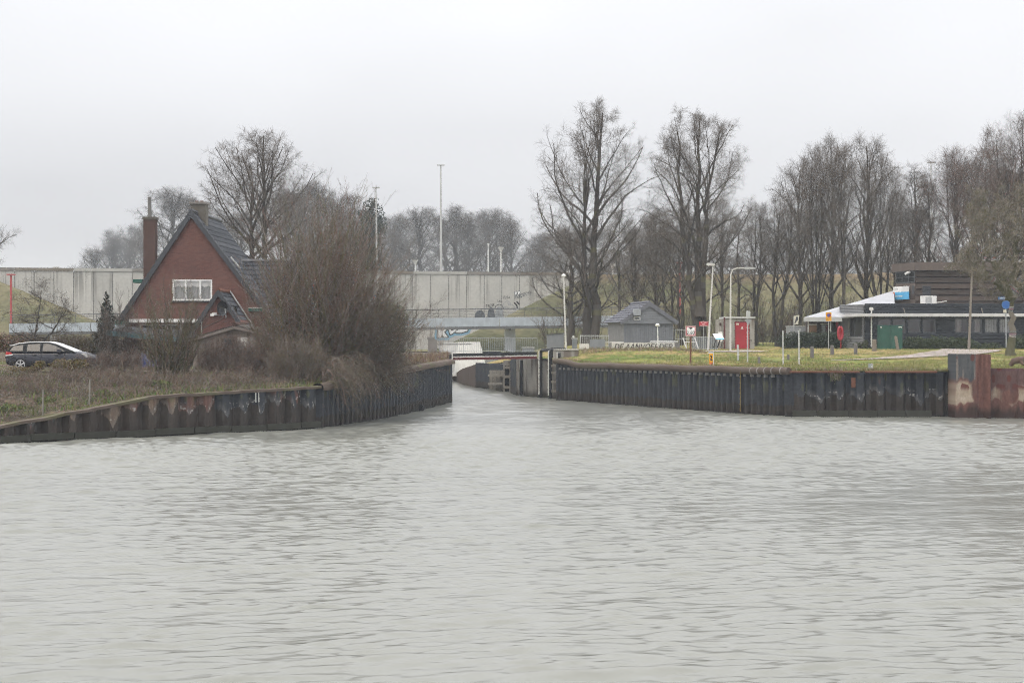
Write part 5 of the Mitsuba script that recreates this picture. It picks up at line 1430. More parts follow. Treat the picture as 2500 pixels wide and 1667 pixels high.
# chamfered corner with its window
ct = np.array(pc) - np.array(ch0); cl = np.linalg.norm(ct); ct /= cl
cfr2 = frame_at(ch0[0], ch0[1], math.atan2(ct[1], ct[0]), 0)
w0, w1 = .36 * cl, .93 * cl
for a, b, z0, z1, n_ in ((0, cl, 2.8, fz(823, 141), 7), (0, w0, fz(823, 141), ez0 + .03, 11), (w1, cl, fz(823, 141), ez0 + .03, 11)):
    p0, p1 = np.array(ch0) + ct * a, np.array(ch0) + ct * b
    corr(f'{ob}__cladding', p0, p1, z0, z1, n_, 'corr_light')
window(ob, w0, fz(823, 141), w1, ez0 + .03, .03, mull=(w0 + (w1 - w0) * .36,), fw=.07, frame='dark_steel', glass='dark_glass', fr=cfr2)
corr(f'{ob}__cladding', (ch0[0] * 1.05 + .05, ch0[1] * 1.05), ch0, 2.8, cz1, 40, 'navy')
ev = [(fx(2036, 142.6), 142.6), (ox0 - .25, OY - .75), (ox1, OY - .75)]
for a, b in zip(ev[:-1], ev[1:]):
    p = np.array([(*a, ez0), (*b, ez0)])
    v, f = sweep(p, [(-.9, 0), (-.9, ez1 - ez0), (.02, ez1 - ez0), (.02, 0)])
    put(f'{ob}__eave', v, f, 'satin', 'eave_white')
M().box((ox0, OY + .02, cz1 - .2), (ox1, OY + 9, cz1 - .06)).build(f'{ob}__flat_roof', 'matte', 'conc_dark')
M().box((ox0, OY - .05, cz1), (ox1, OY + .12, cz1 + .05)).build(f'{ob}__roof_edge', 'satin', 'navy')
M().tube([P(2127.5, 847, OY - .25), P(2127.5, 758, OY - .25)], .055, 8).box(P(2123.5, 757.5, OY - .35), P(2130.5, 750.5, OY - .1)).build(f'{ob}__rain_pipe', 'satin', 'offwhite')
for px_ in (2206, 2396):
    M().tube([P(px_, 752, OY - .12), P(px_ + 4, 767, OY - .12)], .035, 5).build(f'{ob}__overflow_pipe', 'satin', 'bollard_tan')
# timber storey
TY = 147.
tx0, tx1 = fx(2234, TY), fx(2234, TY) + 21.
tz0, tz1, tf = cz1 - .1, fz(660.5, TY), fz(641, TY)
tcorn = (fx(2186, 150), 150.)
M().box((tx0 + .12, TY + .12, tz0), (tx1, TY + 6, tf - .1)).build(f'{ob}__timber_core', 'matte', 'slat3')
nb = 6
g = np.random.default_rng(77)
for i in range(nb):
    z0, z1 = tz0 + (tz1 - tz0) * i / nb, tz0 + (tz1 - tz0) * (i + .86) / nb
    for j, (a, b) in enumerate(((0, .31), (.31, .66), (.66, 1.))):
        xa, xb = tx0 + (tx1 - tx0) * a, tx0 + (tx1 - tx0) * b - .02
        o = .05 * g.random()
        M().prism(Polygon([(-o, z0), (-o - .06, z0 + .02), (-o + .02, z1), (.1, z1), (.1, z0)]), xa, xb, lambda u, v, d, TY=TY: np.stack([d, TY + u, v], -1)).build(f'{ob}__cladding_board', 'matte', ('slat', 'slat2', 'slat', 'slat3')[g.integers(4)])
tl = np.array([tx0, TY]) - np.array(tcorn); tll = np.linalg.norm(tl); tl /= tll
tfr = frame_at(tcorn[0], tcorn[1], math.atan2(tl[1], tl[0]), 0)
wza, wzb = fz(692, 149), fz(663, 149)
for i in range(3):
    z0, z1 = tz0 + (wza - tz0) * i / 3, tz0 + (wza - tz0) * (i + .95) / 3
    M().box((0, 0, z0), (tll, .12, z1), tfr).build(f'{ob}__cladding_board', 'matte', ('fascia_wood', 'slat2')[i % 2])
window(ob, .02, wza, tll - .06, wzb, .02, mull=(tll * .34, tll * .67), bars=((wza + wzb) / 2,), fw=.09, frame='dark_steel', glass='dark_glass', fr=tfr)
fa = [(fx(2176, 150.6), 150.6), (tx0 - .12, TY - .45), (tx1, TY - .45)]
for a, b in zip(fa[:-1], fa[1:]):
    v, f = sweep(np.array([(*a, tz1), (*b, tz1)]), [(-6.5, 0), (-6.5, tf - tz1), (0, tf - tz1), (0, 0)] if b[0] == tx1 else [(-1.2, 0), (-1.2, tf - tz1), (0, tf - tz1), (0, 0)])
    put(f'{ob}__roof_fascia', v, f, 'matte', 'fascia_wood')
M().box(P(2252, 722, TY - .1), P(2272, 698, TY - .06)).build(f'{ob}__louvre', 'matte', 'dark_steel')
for i in range(6):
    M().box((fx(2252, TY), TY - .15, fz(721 - i * 4, TY)), (fx(2272, TY), TY - .101, fz(719.5 - i * 4, TY))).build(f'{ob}__louvre_blade', 'satin', 'navy')
M().box((tll * .86, -.04, fz(718, 148)), (tll * .97, -.003, fz(698, 148)), tfr).build(f'{ob}__louvre', 'matte', 'dark_steel')
# pale hipped roof of the hall on the left
hx0 = fx(1964, 141.5); hz_ = fz(774, 141.5)
apx = P(2182, 709.5, 151)
v = np.array([(hx0, 141.5, hz_), (fx(2186, 141.5), 141.5, hz_ + .05), apx])
m = M().add(*plane_slab(v, .12))
m.add(*plane_slab(np.array([(hx0, 141.5, hz_ - .001), apx - [0, 0, .001], (25.6, 153., hz_)]), .12))
m.build(f'{ob}__hall_roof', 'satin', 'roof_white')
M().box((hx0 - .05, 141.3, hz_ - .36), (fx(2052, 142.), 141.7, hz_ - .01)).build(f'{ob}__gutter', 'satin', 'pole_grey')
M().box((hx0 + .5, 143.5, 2.8), (fx(2054, 144), 144, hz_ - .1)).build(f'{ob}__hall_wall', 'matte', 'slat')
for px_ in (1973.5, 2027.5):
    M().box((fx(px_ - 1.3, 141.8), 141.75, 2.8), (fx(px_ + 1.3, 141.8), 141.9, hz_ - .3)).build(f'{ob}__post', 'satin', 'offwhite')
M().box((fx(1976, 143.4), 143.38, fz(811, 143.4)), (fx(1994, 143.4), 143.48, fz(794, 143.4))).build(f'{ob}__brown_shutter', 'matte', 'brown_panel')
M().box((fx(1975, 143.3), 143.30, fz(793.8, 143.3)), (fx(1994, 143.3), 143.48, fz(791, 143.3))).box((fx(2003, 143.3), 143.3, fz(792, 143.3)), (fx(2024, 143.3), 143.48, fz(789.5, 143.3))).build(f'{ob}__shutter_rail', 'satin', 'offwhite')
M().box((fx(2006, 143.4), 143.40, 3.3), (fx(2015, 143.4), 143.48, fz(793, 143.4))).build(f'{ob}__grey_door', 'satin', 'steel')
M().box((fx(2016, 143.4), 143.40, 3.3), (fx(2021, 143.4), 143.48, fz(794, 143.4))).build(f'{ob}__red_door', 'satin', 'maroon')
M().box((fx(2041, 143.2), 143.2, fz(800, 143.2)), (fx(2047, 143.2), 143.3, fz(786, 143.2))).build(f'{ob}__red_panel', 'satin', 'red')

k = thing('office_sign', 'white over blue company sign with an orange edge on the timber corner', 'sign')
s0, s1 = .02, tll * .78
z = [fz(731.5, 149), fz(713, 149), fz(699.5, 149)]
M().box((s0, -.22, z[1] + .002), (s1, -.14, z[2]), tfr).build(f'{k}__white_panel', 'satin', 'white')
M().box((s0 + .25, -.22, z[0]), (s1, -.14, z[1] - .002), tfr).build(f'{k}__blue_panel', 'satin', 'sky_blue')
M().box((s0, -.22, z[0]), (s0 + .248, -.14, z[1] - .002), tfr).build(f'{k}__orange_panel', 'satin', 'orange')
M().box((s0 + .1, -.225, z[2] - .26), (s0 + .78, -.2205, z[2] - .16), tfr).build(f'{k}__text_line', 'satin', 'pole_grey')
for i, (u0, u1) in enumerate(((.34, .75), (.84, .93), (1.02, 1.5))):
    M().box((u0, -.225, z[0] + .24), (min(u1, s1 - .05), -.2205, z[0] + .34), tfr).build(f'{k}__text_line', 'satin', 'white')
k = thing('air_conditioner', 'white air conditioning unit with a round fan grille on the low roof', 'air conditioner')
AD = 144.5
a, b = P(2249, 740.5, AD), P(2286.5, 722, AD)
M().box((a[0], AD, tz0), (b[0], AD + .4, b[2])).build(f'{k}__case', 'satin', 'white')
c = (P(2266, 731.5, AD - .003))
M().box(P(2259.5, 740, AD - .02), P(2275, 724.5, AD - .002)).build(f'{k}__grille', 'satin', 'pole_grey')
for r_ in (.10, .17, .23):
    t_ = np.linspace(0, 2 * math.pi, 19)
    M().tube(np.stack([c[0] + r_ * np.cos(t_), 0 * t_ + AD - .025, c[2] + r_ * np.sin(t_)], 1), .008, 4, False).build(f'{k}__grille_ring', 'satin', 'steel')
M().tube([(b[0], AD + .2, b[2] - .55), P(2300, 737, AD), P(2311, 735, AD)], .05, 6).build(f'{k}__pipe', 'satin', 'offwhite')
k = thing('security_camera', 'white tube camera hanging before the timber corner window', 'camera')
c = P(2216, 666, 147.6)
M().tube([c + [-.22, -.1, -.09], c + [.2, .1, .06]], .10, 8).build(f'{k}__housing', 'satin', 'white')
M().tube([c + [.1, .1, 0], c + [.22, .5, .25]], .03, 5).build(f'{k}__arm', 'satin', 'offwhite')
k = thing('green_cabinet', 'dark green two door utility cabinet in front of the office windows', 'cabinet')
GD = 136.
a, b = P(2147, 849, GD), P(2204, 794.5, GD)
xm = a[0] + (b[0] - a[0]) * .5
M().box((a[0] + .02, GD + .04, 2.9), (b[0] - .02, GD + .9, b[2] - .03)).build(f'{k}__body', 'satin', 'green_box')
M().box((a[0] + .03, GD, 3.05), (xm - .012, GD + .04, b[2] - .06)).build(f'{k}__door', 'satin', 'green_box')
M().box((xm + .012, GD, 3.05), (b[0] - .03, GD + .04, b[2] - .06)).build(f'{k}__door', 'satin', 'green_box')
M().box((a[0] - .03, GD - .04, b[2] - .03), (b[0] + .03, GD + .95, b[2] + .02)).build(f'{k}__lid', 'satin', 'green_trim')
M().box(P(2149, 800, GD - .01), P(2152.5, 797.5, GD - .001)).box(P(2194, 799.5, GD - .01), P(2202, 797, GD - .001)).build(f'{k}__label_plate', 'satin', 'white')

# paths
def path_strip(key, edge0, edge1, label):
    e0, e1 = np.array(edge0, float), np.array(edge1, float)
    t = np.linspace(0, 1, 40); kx = np.linspace(0, 1, len(e0))
    a = np.stack([np.interp(t, kx, e0[:, 0]), np.interp(t, kx, e0[:, 1])], 1); b = np.stack([np.interp(t, kx, e1[:, 0]), np.interp(t, kx, e1[:, 1])], 1)
    lay = [a + (b - a) * q for q in np.linspace(0, 1, 7)]
    v = np.vstack([np.column_stack([l, z_right(l[:, 0], l[:, 1]) + .045]) for l in lay])
    put(key, v, grid_faces(7, 40), 'paving', uv=[0., 0.], kind='structure', label=label)
path_strip('path', [(19.0, 106.3), (22.5, 109.5), (28, 116), (33.5, 125), (37, 134)], [(19.0, 106.6), (22.3, 111), (27, 120), (31.0, 131), (33, 137)], 'pale paved path crossing the lawn to the office')
path_strip('forecourt', [(11.5, 127.2), (16.3, 127.0), (18.5, 128.0)], [(11.0, 131.5), (15, 132.5), (16.8, 131.5)], 'pinkish paved forecourt beside the hut')
k = thing('log', 'dark driftwood log lying on the quay at the right edge', 'log')
p = [P(2466, 892, 92), P(2474, 882, 92), P(2486, 879, 92), P(2500, 877, 92.3), P(2530, 880, 92.6)]
M().tube(p, [.10, .17, .18, .16, .12], 9).build(f'{k}__trunk', 'matte', 'log')
M().tube([P(2486, 879, 92), P(2500, 890, 91.8)], [.12, .08], 7).build(f'{k}__branch', 'matte', 'log')

# ------------------------------------------------------------------ bare winter trees and shrubs
UP = np.array([0, 0, 1.])
def unit(a): return a / (np.linalg.norm(a, axis=-1, keepdims=True) + 1e-12)


def grow(g, base, dirn, L, r0, r1, nseg, wob, up):
    n = len(base)
    pts = np.empty((n, nseg + 1, 3)); pts[:, 0] = base
    d = unit(dirn)
    for i in range(nseg):
        d = unit(d + wob * g.normal(size=(n, 3)) + up * UP)
        pts[:, i + 1] = pts[:, i] + d * (L / nseg)[:, None]
    t = np.linspace(0, 1, nseg + 1)
    return pts, r0[:, None] * (1 - t) ** 1.25 + r1[:, None] * t


def shoots(g, pts, rad, k, t0, t1, a0, a1, bias=0.):
    """k places on every polyline with a direction turned a0..a1 degrees off it"""
    n, m = pts.shape[:2]
    t = t0 + (t1 - t0) * (np.arange(k)[None] + g.random((n, k))) / k
    x = t * (m - 1); i = np.clip(x.astype(int), 0, m - 2); w = (x - i)[..., None]
    r = np.arange(n)[:, None]
    p = pts[r, i] * (1 - w) + pts[r, i + 1] * w
    d = unit(pts[r, i + 1] - pts[r, i])
    rr = rad[r, i] * (1 - w[..., 0]) + rad[r, i + 1] * w[..., 0]
    a = unit(np.cross(d, UP + .01)); b = np.cross(d, a)
    az = (np.arange(k)[None] * 2.4 + g.random((n, 1)) * 6.28 + g.normal(0, .5, (n, k)))[..., None]
    an = np.radians(a0 + (a1 - a0) * g.random((n, k)))[..., None]
    nd = np.cos(an) * d + np.sin(an) * (np.cos(az) * a + np.sin(az) * b) + bias * UP
    return p.reshape(-1, 3), unit(nd).reshape(-1, 3), rr.ravel(), t.ravel()


def reach(p, d, env, lim, steps=24):
    """how far a shoot can go before it leaves the crown envelope"""
    ts = np.linspace(.1, lim, steps)
    q = p[:, None] + d[:, None] * ts[None, :, None]
    inside = env(q)
    inside = np.logical_and.accumulate(inside, axis=1)
    return np.maximum(inside.sum(1) / steps * lim, .25)


def crown_env(H, R, clear, shape=.62, cx=0., cy=0., top=1.0, skew=.8):
    def env(q):
        h = np.clip((q[..., 2] / H - clear) / (top - clear), 0, 1)
        rad = R * np.sin(math.pi * h ** skew) ** shape + .05
        return (np.hypot(q[..., 0] - cx, q[..., 1] - cy) < rad) & (q[..., 2] < H * top)
    return env


def bare_tree(seed, H, stems, env, n1=22, k2=9, k3=8, k4=5, ang=(58, 22), t1=(.22, .98), up=.035, wob=.10, r0=.4, twig=.45, tw=.010, droop=0., gap=.5):
    """returns (trunk, crown) meshes: stems are polylines from the base; limbs fill the envelope env"""
    g = np.random.default_rng(seed)
    tv, tf, to, cvs, cfs, co = [], [], 0, [], [], 0
    P2, R2 = [], []
    for s in stems:
        s = np.asarray(s, float)
        tt = np.linspace(0, 1, 15); kx = np.linspace(0, 1, len(s))
        p = np.stack([np.interp(tt, kx, s[:, q]) for q in range(3)], 1)
        p[1:-1, :2] += g.normal(0, .06 * r0 / .4, (13, 2))
        r = r0 * (len(stems) ** -.35) * (1 - .88 * tt ** .8) * (1 + .35 * np.exp(-tt * 22))
        v, f = tubes(p[None], r[None], 12); tv.append(v); tf.append(f + to); to += len(v)
        b, d, rr, t = shoots(g, p[None], r[None], n1 // len(stems), t1[0], t1[1], 0, 0)
        n = len(b)
        az = np.arange(n) * 2.399 + g.normal(0, .35, n)
        a = np.radians(ang[0] + (ang[1] - ang[0]) * (t - t1[0]) / (t1[1] - t1[0]) + g.normal(0, 7, n))
        d = np.stack([np.cos(az) * np.sin(a), np.sin(az) * np.sin(a), np.cos(a)], 1)
        L = reach(b, d, env, H * .82) * g.uniform(.82, 1.08, n)
        ok = L > .8
        b, d, rr, L = b[ok], d[ok], rr[ok], L[ok]
        rl = np.minimum(rr * .70, .0145 * L + .018)
        pl, rd = grow(g, b, d, L, rl, rl * .18 + .004, 7, wob, up)
        v, f = tubes(pl, rd, 6); tv.append(v); tf.append(f + to); to += len(v)
        P2.append(pl); R2.append(rd)
        b, d, rr, t = shoots(g, p[None], r[None], 10, .55, 1., 24, 62)
        pl, rd = grow(g, b, d, reach(b, d, env, H * .4) * .95, np.minimum(rr * .6, .04), np.full(len(b), .006), 7, wob, up)
        P2.append(pl); R2.append(rd)
    P2, R2 = np.vstack(P2), np.vstack(R2)
    b, d, rr, t = shoots(g, P2, R2, k2, .14, .97, 24, 50, .05)
    Lp = np.repeat(np.linalg.norm(P2[:, -1] - P2[:, 0], axis=1), k2)
    L = np.minimum(np.clip(Lp * .40 * (1.12 - .70 * t), .5, 3.6), reach(b, d, env, 3.6) + .85) * g.uniform(.7, 1.15, len(b))
    r = np.minimum(rr * .62, .007 * L + .010)
    P3, R3 = grow(g, b, d, L, r, r * .25 + .003, 5, wob * 1.1, up * .9)
    v, f = tubes(P3, R3, 4); cvs.append(v); cfs.append(f); co += len(v)
    b, d, rr, t = shoots(g, P3, R3, k3, .12, 1., 25, 58, .0)
    Lp = np.repeat(L, k3)
    L4 = np.clip(Lp * .5 * (1.15 - .7 * t), .25, 1.9) * g.uniform(.6, 1.25, len(b))
    r = np.minimum(rr * .7, .0045 * L4 + tw * .72)
    P4, R4 = grow(g, b, d, L4, r, r * .4, 3, wob * 1.3, up * .2 - droop)
    v, f = tubes(P4, R4, 3); cvs.append(v); cfs.append(f + co); co += len(v)
    b, d, rr, t = shoots(g, P4, R4, k4, .15, 1., 25, 60)
    L5 = twig * g.uniform(.5, 1.3, len(b)) * (1.15 - .5 * t)
    P5, R5 = grow(g, b, d, L5, np.full(len(b), tw * .62), np.full(len(b), tw * .38), 2, wob * 1.3, up * .1 - droop)
    v, f = tubes(P5, R5, 3); cvs.append(v); cfs.append(f + co)
    return (np.vstack(tv), np.vstack(tf)), (np.vstack(cvs), np.vstack(cfs))


def uvfor(v, colours, g, seed=0):
    """palette colours dealt out along the mesh (runs of vertices: whole branches)"""
    n = len(v)
    run = np.repeat(g.integers(0, len(colours), n // 24 + 1), 24)[:n]
    idx = np.array([PAL[c][0] for c in colours])[run]
    return np.stack([idx, np.full(n, g.random())], 1)


def place_tree(label, x, y, z, tr, cr, trunk_cols=('bark',), twig_cols=('twig', 'bark'), name='bare_tree', category='tree', group=None, scale=1., rot=0., sx=1., sz=1.):
    k = thing(name, label, category, group)
    g = np.random.default_rng(int(abs(x * 131 + y * 17)) + 1)
    M_ = T().translate([x, y, z]).rotate([0, 0, 1], rot).scale([scale * sx, scale * sx, scale * sz])
    for nm, (v, f), cols in (('trunk', tr, trunk_cols), ('crown', cr, twig_cols)):
        key = f'{k}__{nm}'
        scene[key] = mikit.ply((v, f), 'matte', nm == 'trunk', uv=uvfor(v, cols, g), to_world=M_)
    return k


def ground_z(x, y):
    return float(z_right(x, y)) if x > xr(y) else float(z_left(x, y))

# the three big trees
D = 150.
gz = ground_z(fx(1442, D), D)
H = fz(252, D) - gz
tr, cr = bare_tree(101, H, [[(-.3, 0, -.3), (-.35, 0, 4), (-.55, .1, 9), (-.35, 0, 14.5)], [(.35, .2, -.3), (.35, .2, 4.5), (.25, .3, 9), (.75, .2, 15), (1.0, 0, H * .96)]], crown_env(H, 5.6, .08, .58, .1, 0, 1.0, .92), n1=38, k2=10, k3=6, k4=4, t1=(.16, .90), ang=(56, 18), wob=.13, r0=.62, twig=.5, tw=.0105, droop=.02)
place_tree('tall bare tree with a thick doubled trunk left of the grey hut', fx(1442, D), D, gz, tr, cr, ('bark', 'bark_dark'), ('twig', 'twig_grey', 'bark'))
gz = ground_z(fx(1710, D), D)
H = fz(279, D) - gz
tr, cr = bare_tree(102, H, [[(-.15, 0, -.3), (-.45, 0, 3.5), (-1.2, .1, 8), (-1.6, .2, 13), (-1.9, 0, H * .93)], [(.2, .2, -.3), (.25, .1, 4), (.55, .0, 9), (.45, 0, 12), (1.7, .2, H * .93)], [(0, -.1, 2.5), (-.1, .2, 8), (-.2, .1, 13), (.0, 0, H * .97)]], crown_env(H, 5.5, .12, .55, .0, 0, 1.0, .95), n1=38, k2=10, k3=6, k4=4, t1=(.16, .90), ang=(56, 18), wob=.13, r0=.60, twig=.5, tw=.0105, droop=.02)
place_tree('tall broad bare tree forking into two stems behind the lamp posts', fx(1708, D), D, gz, tr, cr, ('bark', 'bark_dark'), ('twig', 'twig_grey', 'bark'))
D = 136.
gz = ground_z(fx(634, D), D)
H = fz(310, D) - gz
tr, cr = bare_tree(103, H, [[(-.2, 0, -.3), (-.35, 0, 5), (-.75, .1, 9), (-.6, .2, 13)], [(.2, .1, -.3), (.2, .1, 5), (.25, .1, 10), (.25, 0, H * .96)]], crown_env(H, 4.75, .40, .60, -.1, 0, 1.0, .86), n1=36, k2=9, k3=6, k4=4, ang=(64, 17), t1=(.40, .88), r0=.5, twig=.5, tw=.012)
place_tree('wide bare tree with rising limbs behind the brick house roof', fx(636, D), D, gz, tr, cr, ('bark', 'bark_dark'), ('twig', 'twig_grey', 'bark'))

# prototypes for the other trees: six shapes, each used under several keys at its own size and turn
PROTO = {}
def proto(nm, seed, H, R, clear, kw):
    st = kw.pop('stems', [[(0, 0, -.4), (.1, .05, H * .35), (-.1, .1, H * .7), (.1, 0, H * .97)]])
    tc = bare_tree(seed, H, st, crown_env(H, R, clear, kw.pop('shape', .6), 0, 0, 1., kw.pop('skew', .85)), **kw)
    PROTO[nm] = (tc, H, np.percentile(np.abs(tc[1][0][:, 0]), 94))
proto('upright', 201, 15., 3.4, .16, dict(shape=.42, skew=1.15, n1=22, k2=9, k3=5, k4=3, t1=(.18, .8), ang=(36, 12), r0=.25, tw=.0095, twig=.55))
proto('leaning', 202, 14., 3.6, .20, dict(shape=.45, skew=1.1, n1=22, k2=9, k3=5, k4=3, t1=(.25, .85), ang=(42, 15), r0=.25, tw=.0095, twig=.55, stems=[[(0, 0, -.4), (-.5, .1, 4.5), (-.2, .1, 8), (.4, 0, 13.5)], [(.1, 0, -.4), (.7, .1, 5), (1.3, .2, 9), (1.5, 0, 13)]]))
proto('round', 203, 14., 5.0, .16, dict(shape=.5, n1=28, k2=10, k3=5, k4=3, t1=(.18, .85), ang=(58, 17), r0=.32, tw=.013, twig=.6, wob=.15, up=.05))
proto('oak', 204, 15., 5.2, .26, dict(n1=26, k2=10, k3=5, k4=3, t1=(.24, .85), ang=(64, 20), r0=.40, tw=.013, twig=.6, wob=.18, up=.05, skew=.8))
proto('broom', 205, 14., 4.4, .06, dict(shape=.42, skew=1.2, n1=30, k2=9, k3=5, k4=3, ang=(34, 11), t1=(.06, .75), r0=.24, tw=.010, twig=.55, stems=[[(-.3, 0, -.4), (-.9, .1, 5), (-1.4, .1, 9), (-1.7, 0, 13)], [(0, 0, -.4), (.1, .1, 5), (0, .2, 9), (.1, 0, 13.8)], [(.3, 0, -.4), (.9, .1, 5), (1.3, .2, 9), (1.9, 0, 12.6)]]))
proto('poplar', 206, 15., 1.5, .12, dict(n1=22, k2=6, k3=5, k4=3, ang=(30, 13), t1=(.1, .97), r0=.2, tw=.012, shape=.5))
proto('young', 207, 9., 2.5, .28, dict(n1=14, k2=6, k3=5, k4=3, ang=(64, 28), r0=.17, tw=.011, wob=.24))


def tree(label, kind, px, top, d, width=None, z=None, cols=(('bark',), ('twig', 'bark')), rot=None, group=None, name='bare_tree'):
    (tr, cr), H, half = PROTO[kind]
    x = fx(px, d)
    z = ground_z(x, d) if z is None else z
    s = (fz(top, d) - z) / H
    sx = s if width is None else width * d / F / 2 / half
    k = thing(name, label, 'tree', group)
    gname = f'{kind}_tree_{cols[0][0]}_{cols[1][0]}'
    if gname not in scene:
        g = np.random.default_rng(len(scene))
        scene[gname] = {'type': 'shapegroup', 'trunk': mikit.ply(tr, 'matte', True, uv=uvfor(tr[0], cols[0], g)), 'crown': mikit.ply(cr, 'matte', False, uv=uvfor(cr[0], cols[1], g))}
    rot = (px * 7.3 + d) % 360 if rot is None else rot
    scene[k] = {'type': 'instance', 'to_world': T().translate([x, d, z]).rotate([0, 0, 1], rot).scale([sx, sx, s]), 'group': {'type': 'ref', 'id': gname}}
    return k


# the stand of slender trees left of the office
stand = 'slender bare trees left of the office'
dk = (('bark_dark', 'bark'), ('twig_grey', 'twig', 'bark'))
for px, top, d, w, kd, lb in ((1897, 478, 158, 150, 'leaning', 'leftmost crooked two stemmed tree of the stand behind the hedge'), (1952, 400, 166, 130, 'upright', 'tree in the stand above the yellow parking sign'), (1990, 372, 160, 135, 'broom', 'many stemmed tree rising behind the left end of the pale roof'), (2030, 344, 168, 140, 'upright', 'highest left tree of the stand above the pale roof'),
                            (2062, 360, 158, 120, 'leaning', 'forked tree of the stand over the middle of the pale roof'), (2118, 342, 165, 150, 'upright', 'highest right tree of the stand, over the right part of the pale roof'), (2150, 400, 160, 130, 'broom', 'bushy tree of the stand just left of the timber storey'), (2185, 470, 172, 110, 'leaning', 'lower tree of the stand behind the corner of the timber storey'),
                            (2232, 418, 176, 95, 'poplar', 'narrow poplar like tree behind the timber storey'), (2268, 440, 172, 80, 'poplar', 'second narrow tree right of the poplar behind the timber storey')):
    tree(lb, kd, px, top, d, w, cols=dk, name='slender_tree')
for px, top, d, w, kd, lb in ((2330, 378, 168, 200, 'broom', 'broad dense bare tree behind the roof of the timber storey'), (2410, 372, 162, 190, 'broom', 'dense bare tree behind the tall grey lamp post'), (2492, 300, 150, 210, 'broom', 'highest dark tree at the right edge'), (2462, 420, 156, 190, 'round', 'dark round crowned tree behind the knobbly tree')):
    tree(lb, kd, px, top, d, w, cols=(('bark_dark',), ('twig_red', 'bark', 'twig')), name='dense_tree')
# thin trees in front of the embankment
for px, top, d, w, kd, lb in ((1392, 560, 172, 170, 'round', 'low spreading tree behind the left lamp post'), (1513, 520, 165, 110, 'young', 'slender crooked tree between the big tree and the hut'), (1560, 610, 186, 90, 'young', 'small bare tree on the slope just above the hut'), (1600, 640, 190, 80, 'young', 'small bushy tree on the slope behind the hut ridge'), (1633, 540, 168, 110, 'leaning', 'thin tree behind the right slope of the hut roof'),
                            (1662, 500, 166, 130, 'leaning', 'thin leaning tree left of the broad forked tree'), (1600, 520, 176, 130, 'round', 'fine twigged round tree between the two big trees'), (1765, 490, 162, 120, 'leaning', 'thin dark tree between the two tall white lamp posts'), (1802, 540, 170, 110, 'young', 'thin tree right of the curved lamp arm'), (1842, 500, 160, 130, 'leaning', 'crooked tree right of the red door house'), (1550, 560, 178, 110, 'round', 'small round tree behind the hut roof')):
    tree(lb, kd, px, top, d, w, cols=dk, name='thin_tree')
# behind the embankment and the wall
far = 'far bare trees beyond the road'
fc = (('bark_far',), ('bark_far', 'twig'))
for i, (px, top, w, kd, d) in enumerate(((902, 505, 110, 'round', 330), (950, 520, 100, 'round', 345), (992, 530, 110, 'oak', 330), (1035, 502, 110, 'round', 335), (1072, 530, 90, 'oak', 350), (1112, 508, 115, 'oak', 320), (1155, 530, 80, 'round', 350), (1182, 528, 90, 'oak', 335), (1216, 528, 95, 'round', 330), (1262, 548, 95, 'oak', 360), (1312, 555, 100, 'oak', 350), (1350, 560, 100, 'round', 345), (860, 500, 110, 'round', 325), (825, 470, 130, 'round', 300), (785, 440, 130, 'round', 280))):
    lb = ['far bare tree beside the ivy clad tree', 'far round tree second right of the ivy clad tree', 'far tree left of the tallest lamp mast', 'far tree just right of the dark ivy clad one group', 'far tree straight behind the tallest lamp mast', 'far oak shaped tree right of the tallest lamp mast', 'far small tree above the wall before the white lamp', 'far tree left of the tallest small road lamp', 'far tree above the cup shaped road lamp', 'far pale tree at the right end of the concrete wall', 'far pale tree seen through the left edge of the doubled trunk tree', 'far tree behind the left limbs of the doubled trunk tree', 'far tree above the right flank of the big brown shrub', 'bare tree rising just right of the top of the big brown shrub', 'high bare tree directly above the big brown shrub'][i]
    q = (i * 7 + 3) % 11
    tree(lb, ('oak', 'round', 'broom', 'oak', 'leaning', 'round')[(i * 5 + q) % 6], px + (q - 5) * 3, top + (q % 4) * 9 - 8, d * (1.3 + .05 * q), w * (.95 + .07 * q), z=9., cols=fc, name='far_tree')
for i, (px, top, w, d) in enumerate(((232, 612, 80, 380), (275, 590, 90, 385), (318, 560, 110, 390), (362, 540, 110, 360), (420, 468, 140, 300), (472, 490, 120, 310), (530, 520, 110, 320), (590, 520, 120, 315), (700, 470, 130, 290), (745, 455, 120, 285))):
    lb = ['lowest far tree left end of the hazy row behind the wall', 'far tree second in the hazy row left of the chimney', 'far tree third in the hazy row left of the chimney', 'far tree just behind the tall brick chimney', 'high pale tree between the chimney and the house ridge', 'pale tree right above the ridge chimney', 'hazy tree behind the dark tiled roof', 'hazy tree behind the trunk of the wide bare tree', 'hazy tree right of the wide bare tree', 'hazy tree left of the top of the big brown shrub'][i]
    tree(lb, ('round', 'oak', 'broom', 'oak')[i * 3 % 4], px, top, d * 1.5, w * (1.1 + .15 * (i % 3)), z=9., cols=fc, name='far_tree')
for i, lb in enumerate(('dim far tree behind the doubled trunk tree', 'dim far tree over the left slope of the hut roof', 'dim far tree between the hut roof and the broad forked tree', 'dim far tree behind the broad forked tree', 'dim far tree behind the two tall white lamp posts', 'dim far tree right of the curved lamp arm', 'dim far tree behind the left end of the slender stand', 'dim far tree behind the middle of the slender stand', 'dim far tree behind the right end of the slender stand', 'dim far tree behind the narrow poplar like trees', 'dim far tree behind the tall grey lamp post', 'dim far tree behind the knobbly tree crown')):
    tree(lb, ('round', 'oak', 'broom')[i % 3], 1450 + 88 * i, 565 + 40 * math.sin(i * 1.9) + (25 if i % 3 else -10), 470 + 24 * (i % 4), 150, z=9., cols=fc, name='far_tree')
tree('tree standing mostly out of the frame at the left edge', 'round', -84, 470, 120, 130, cols=dk)

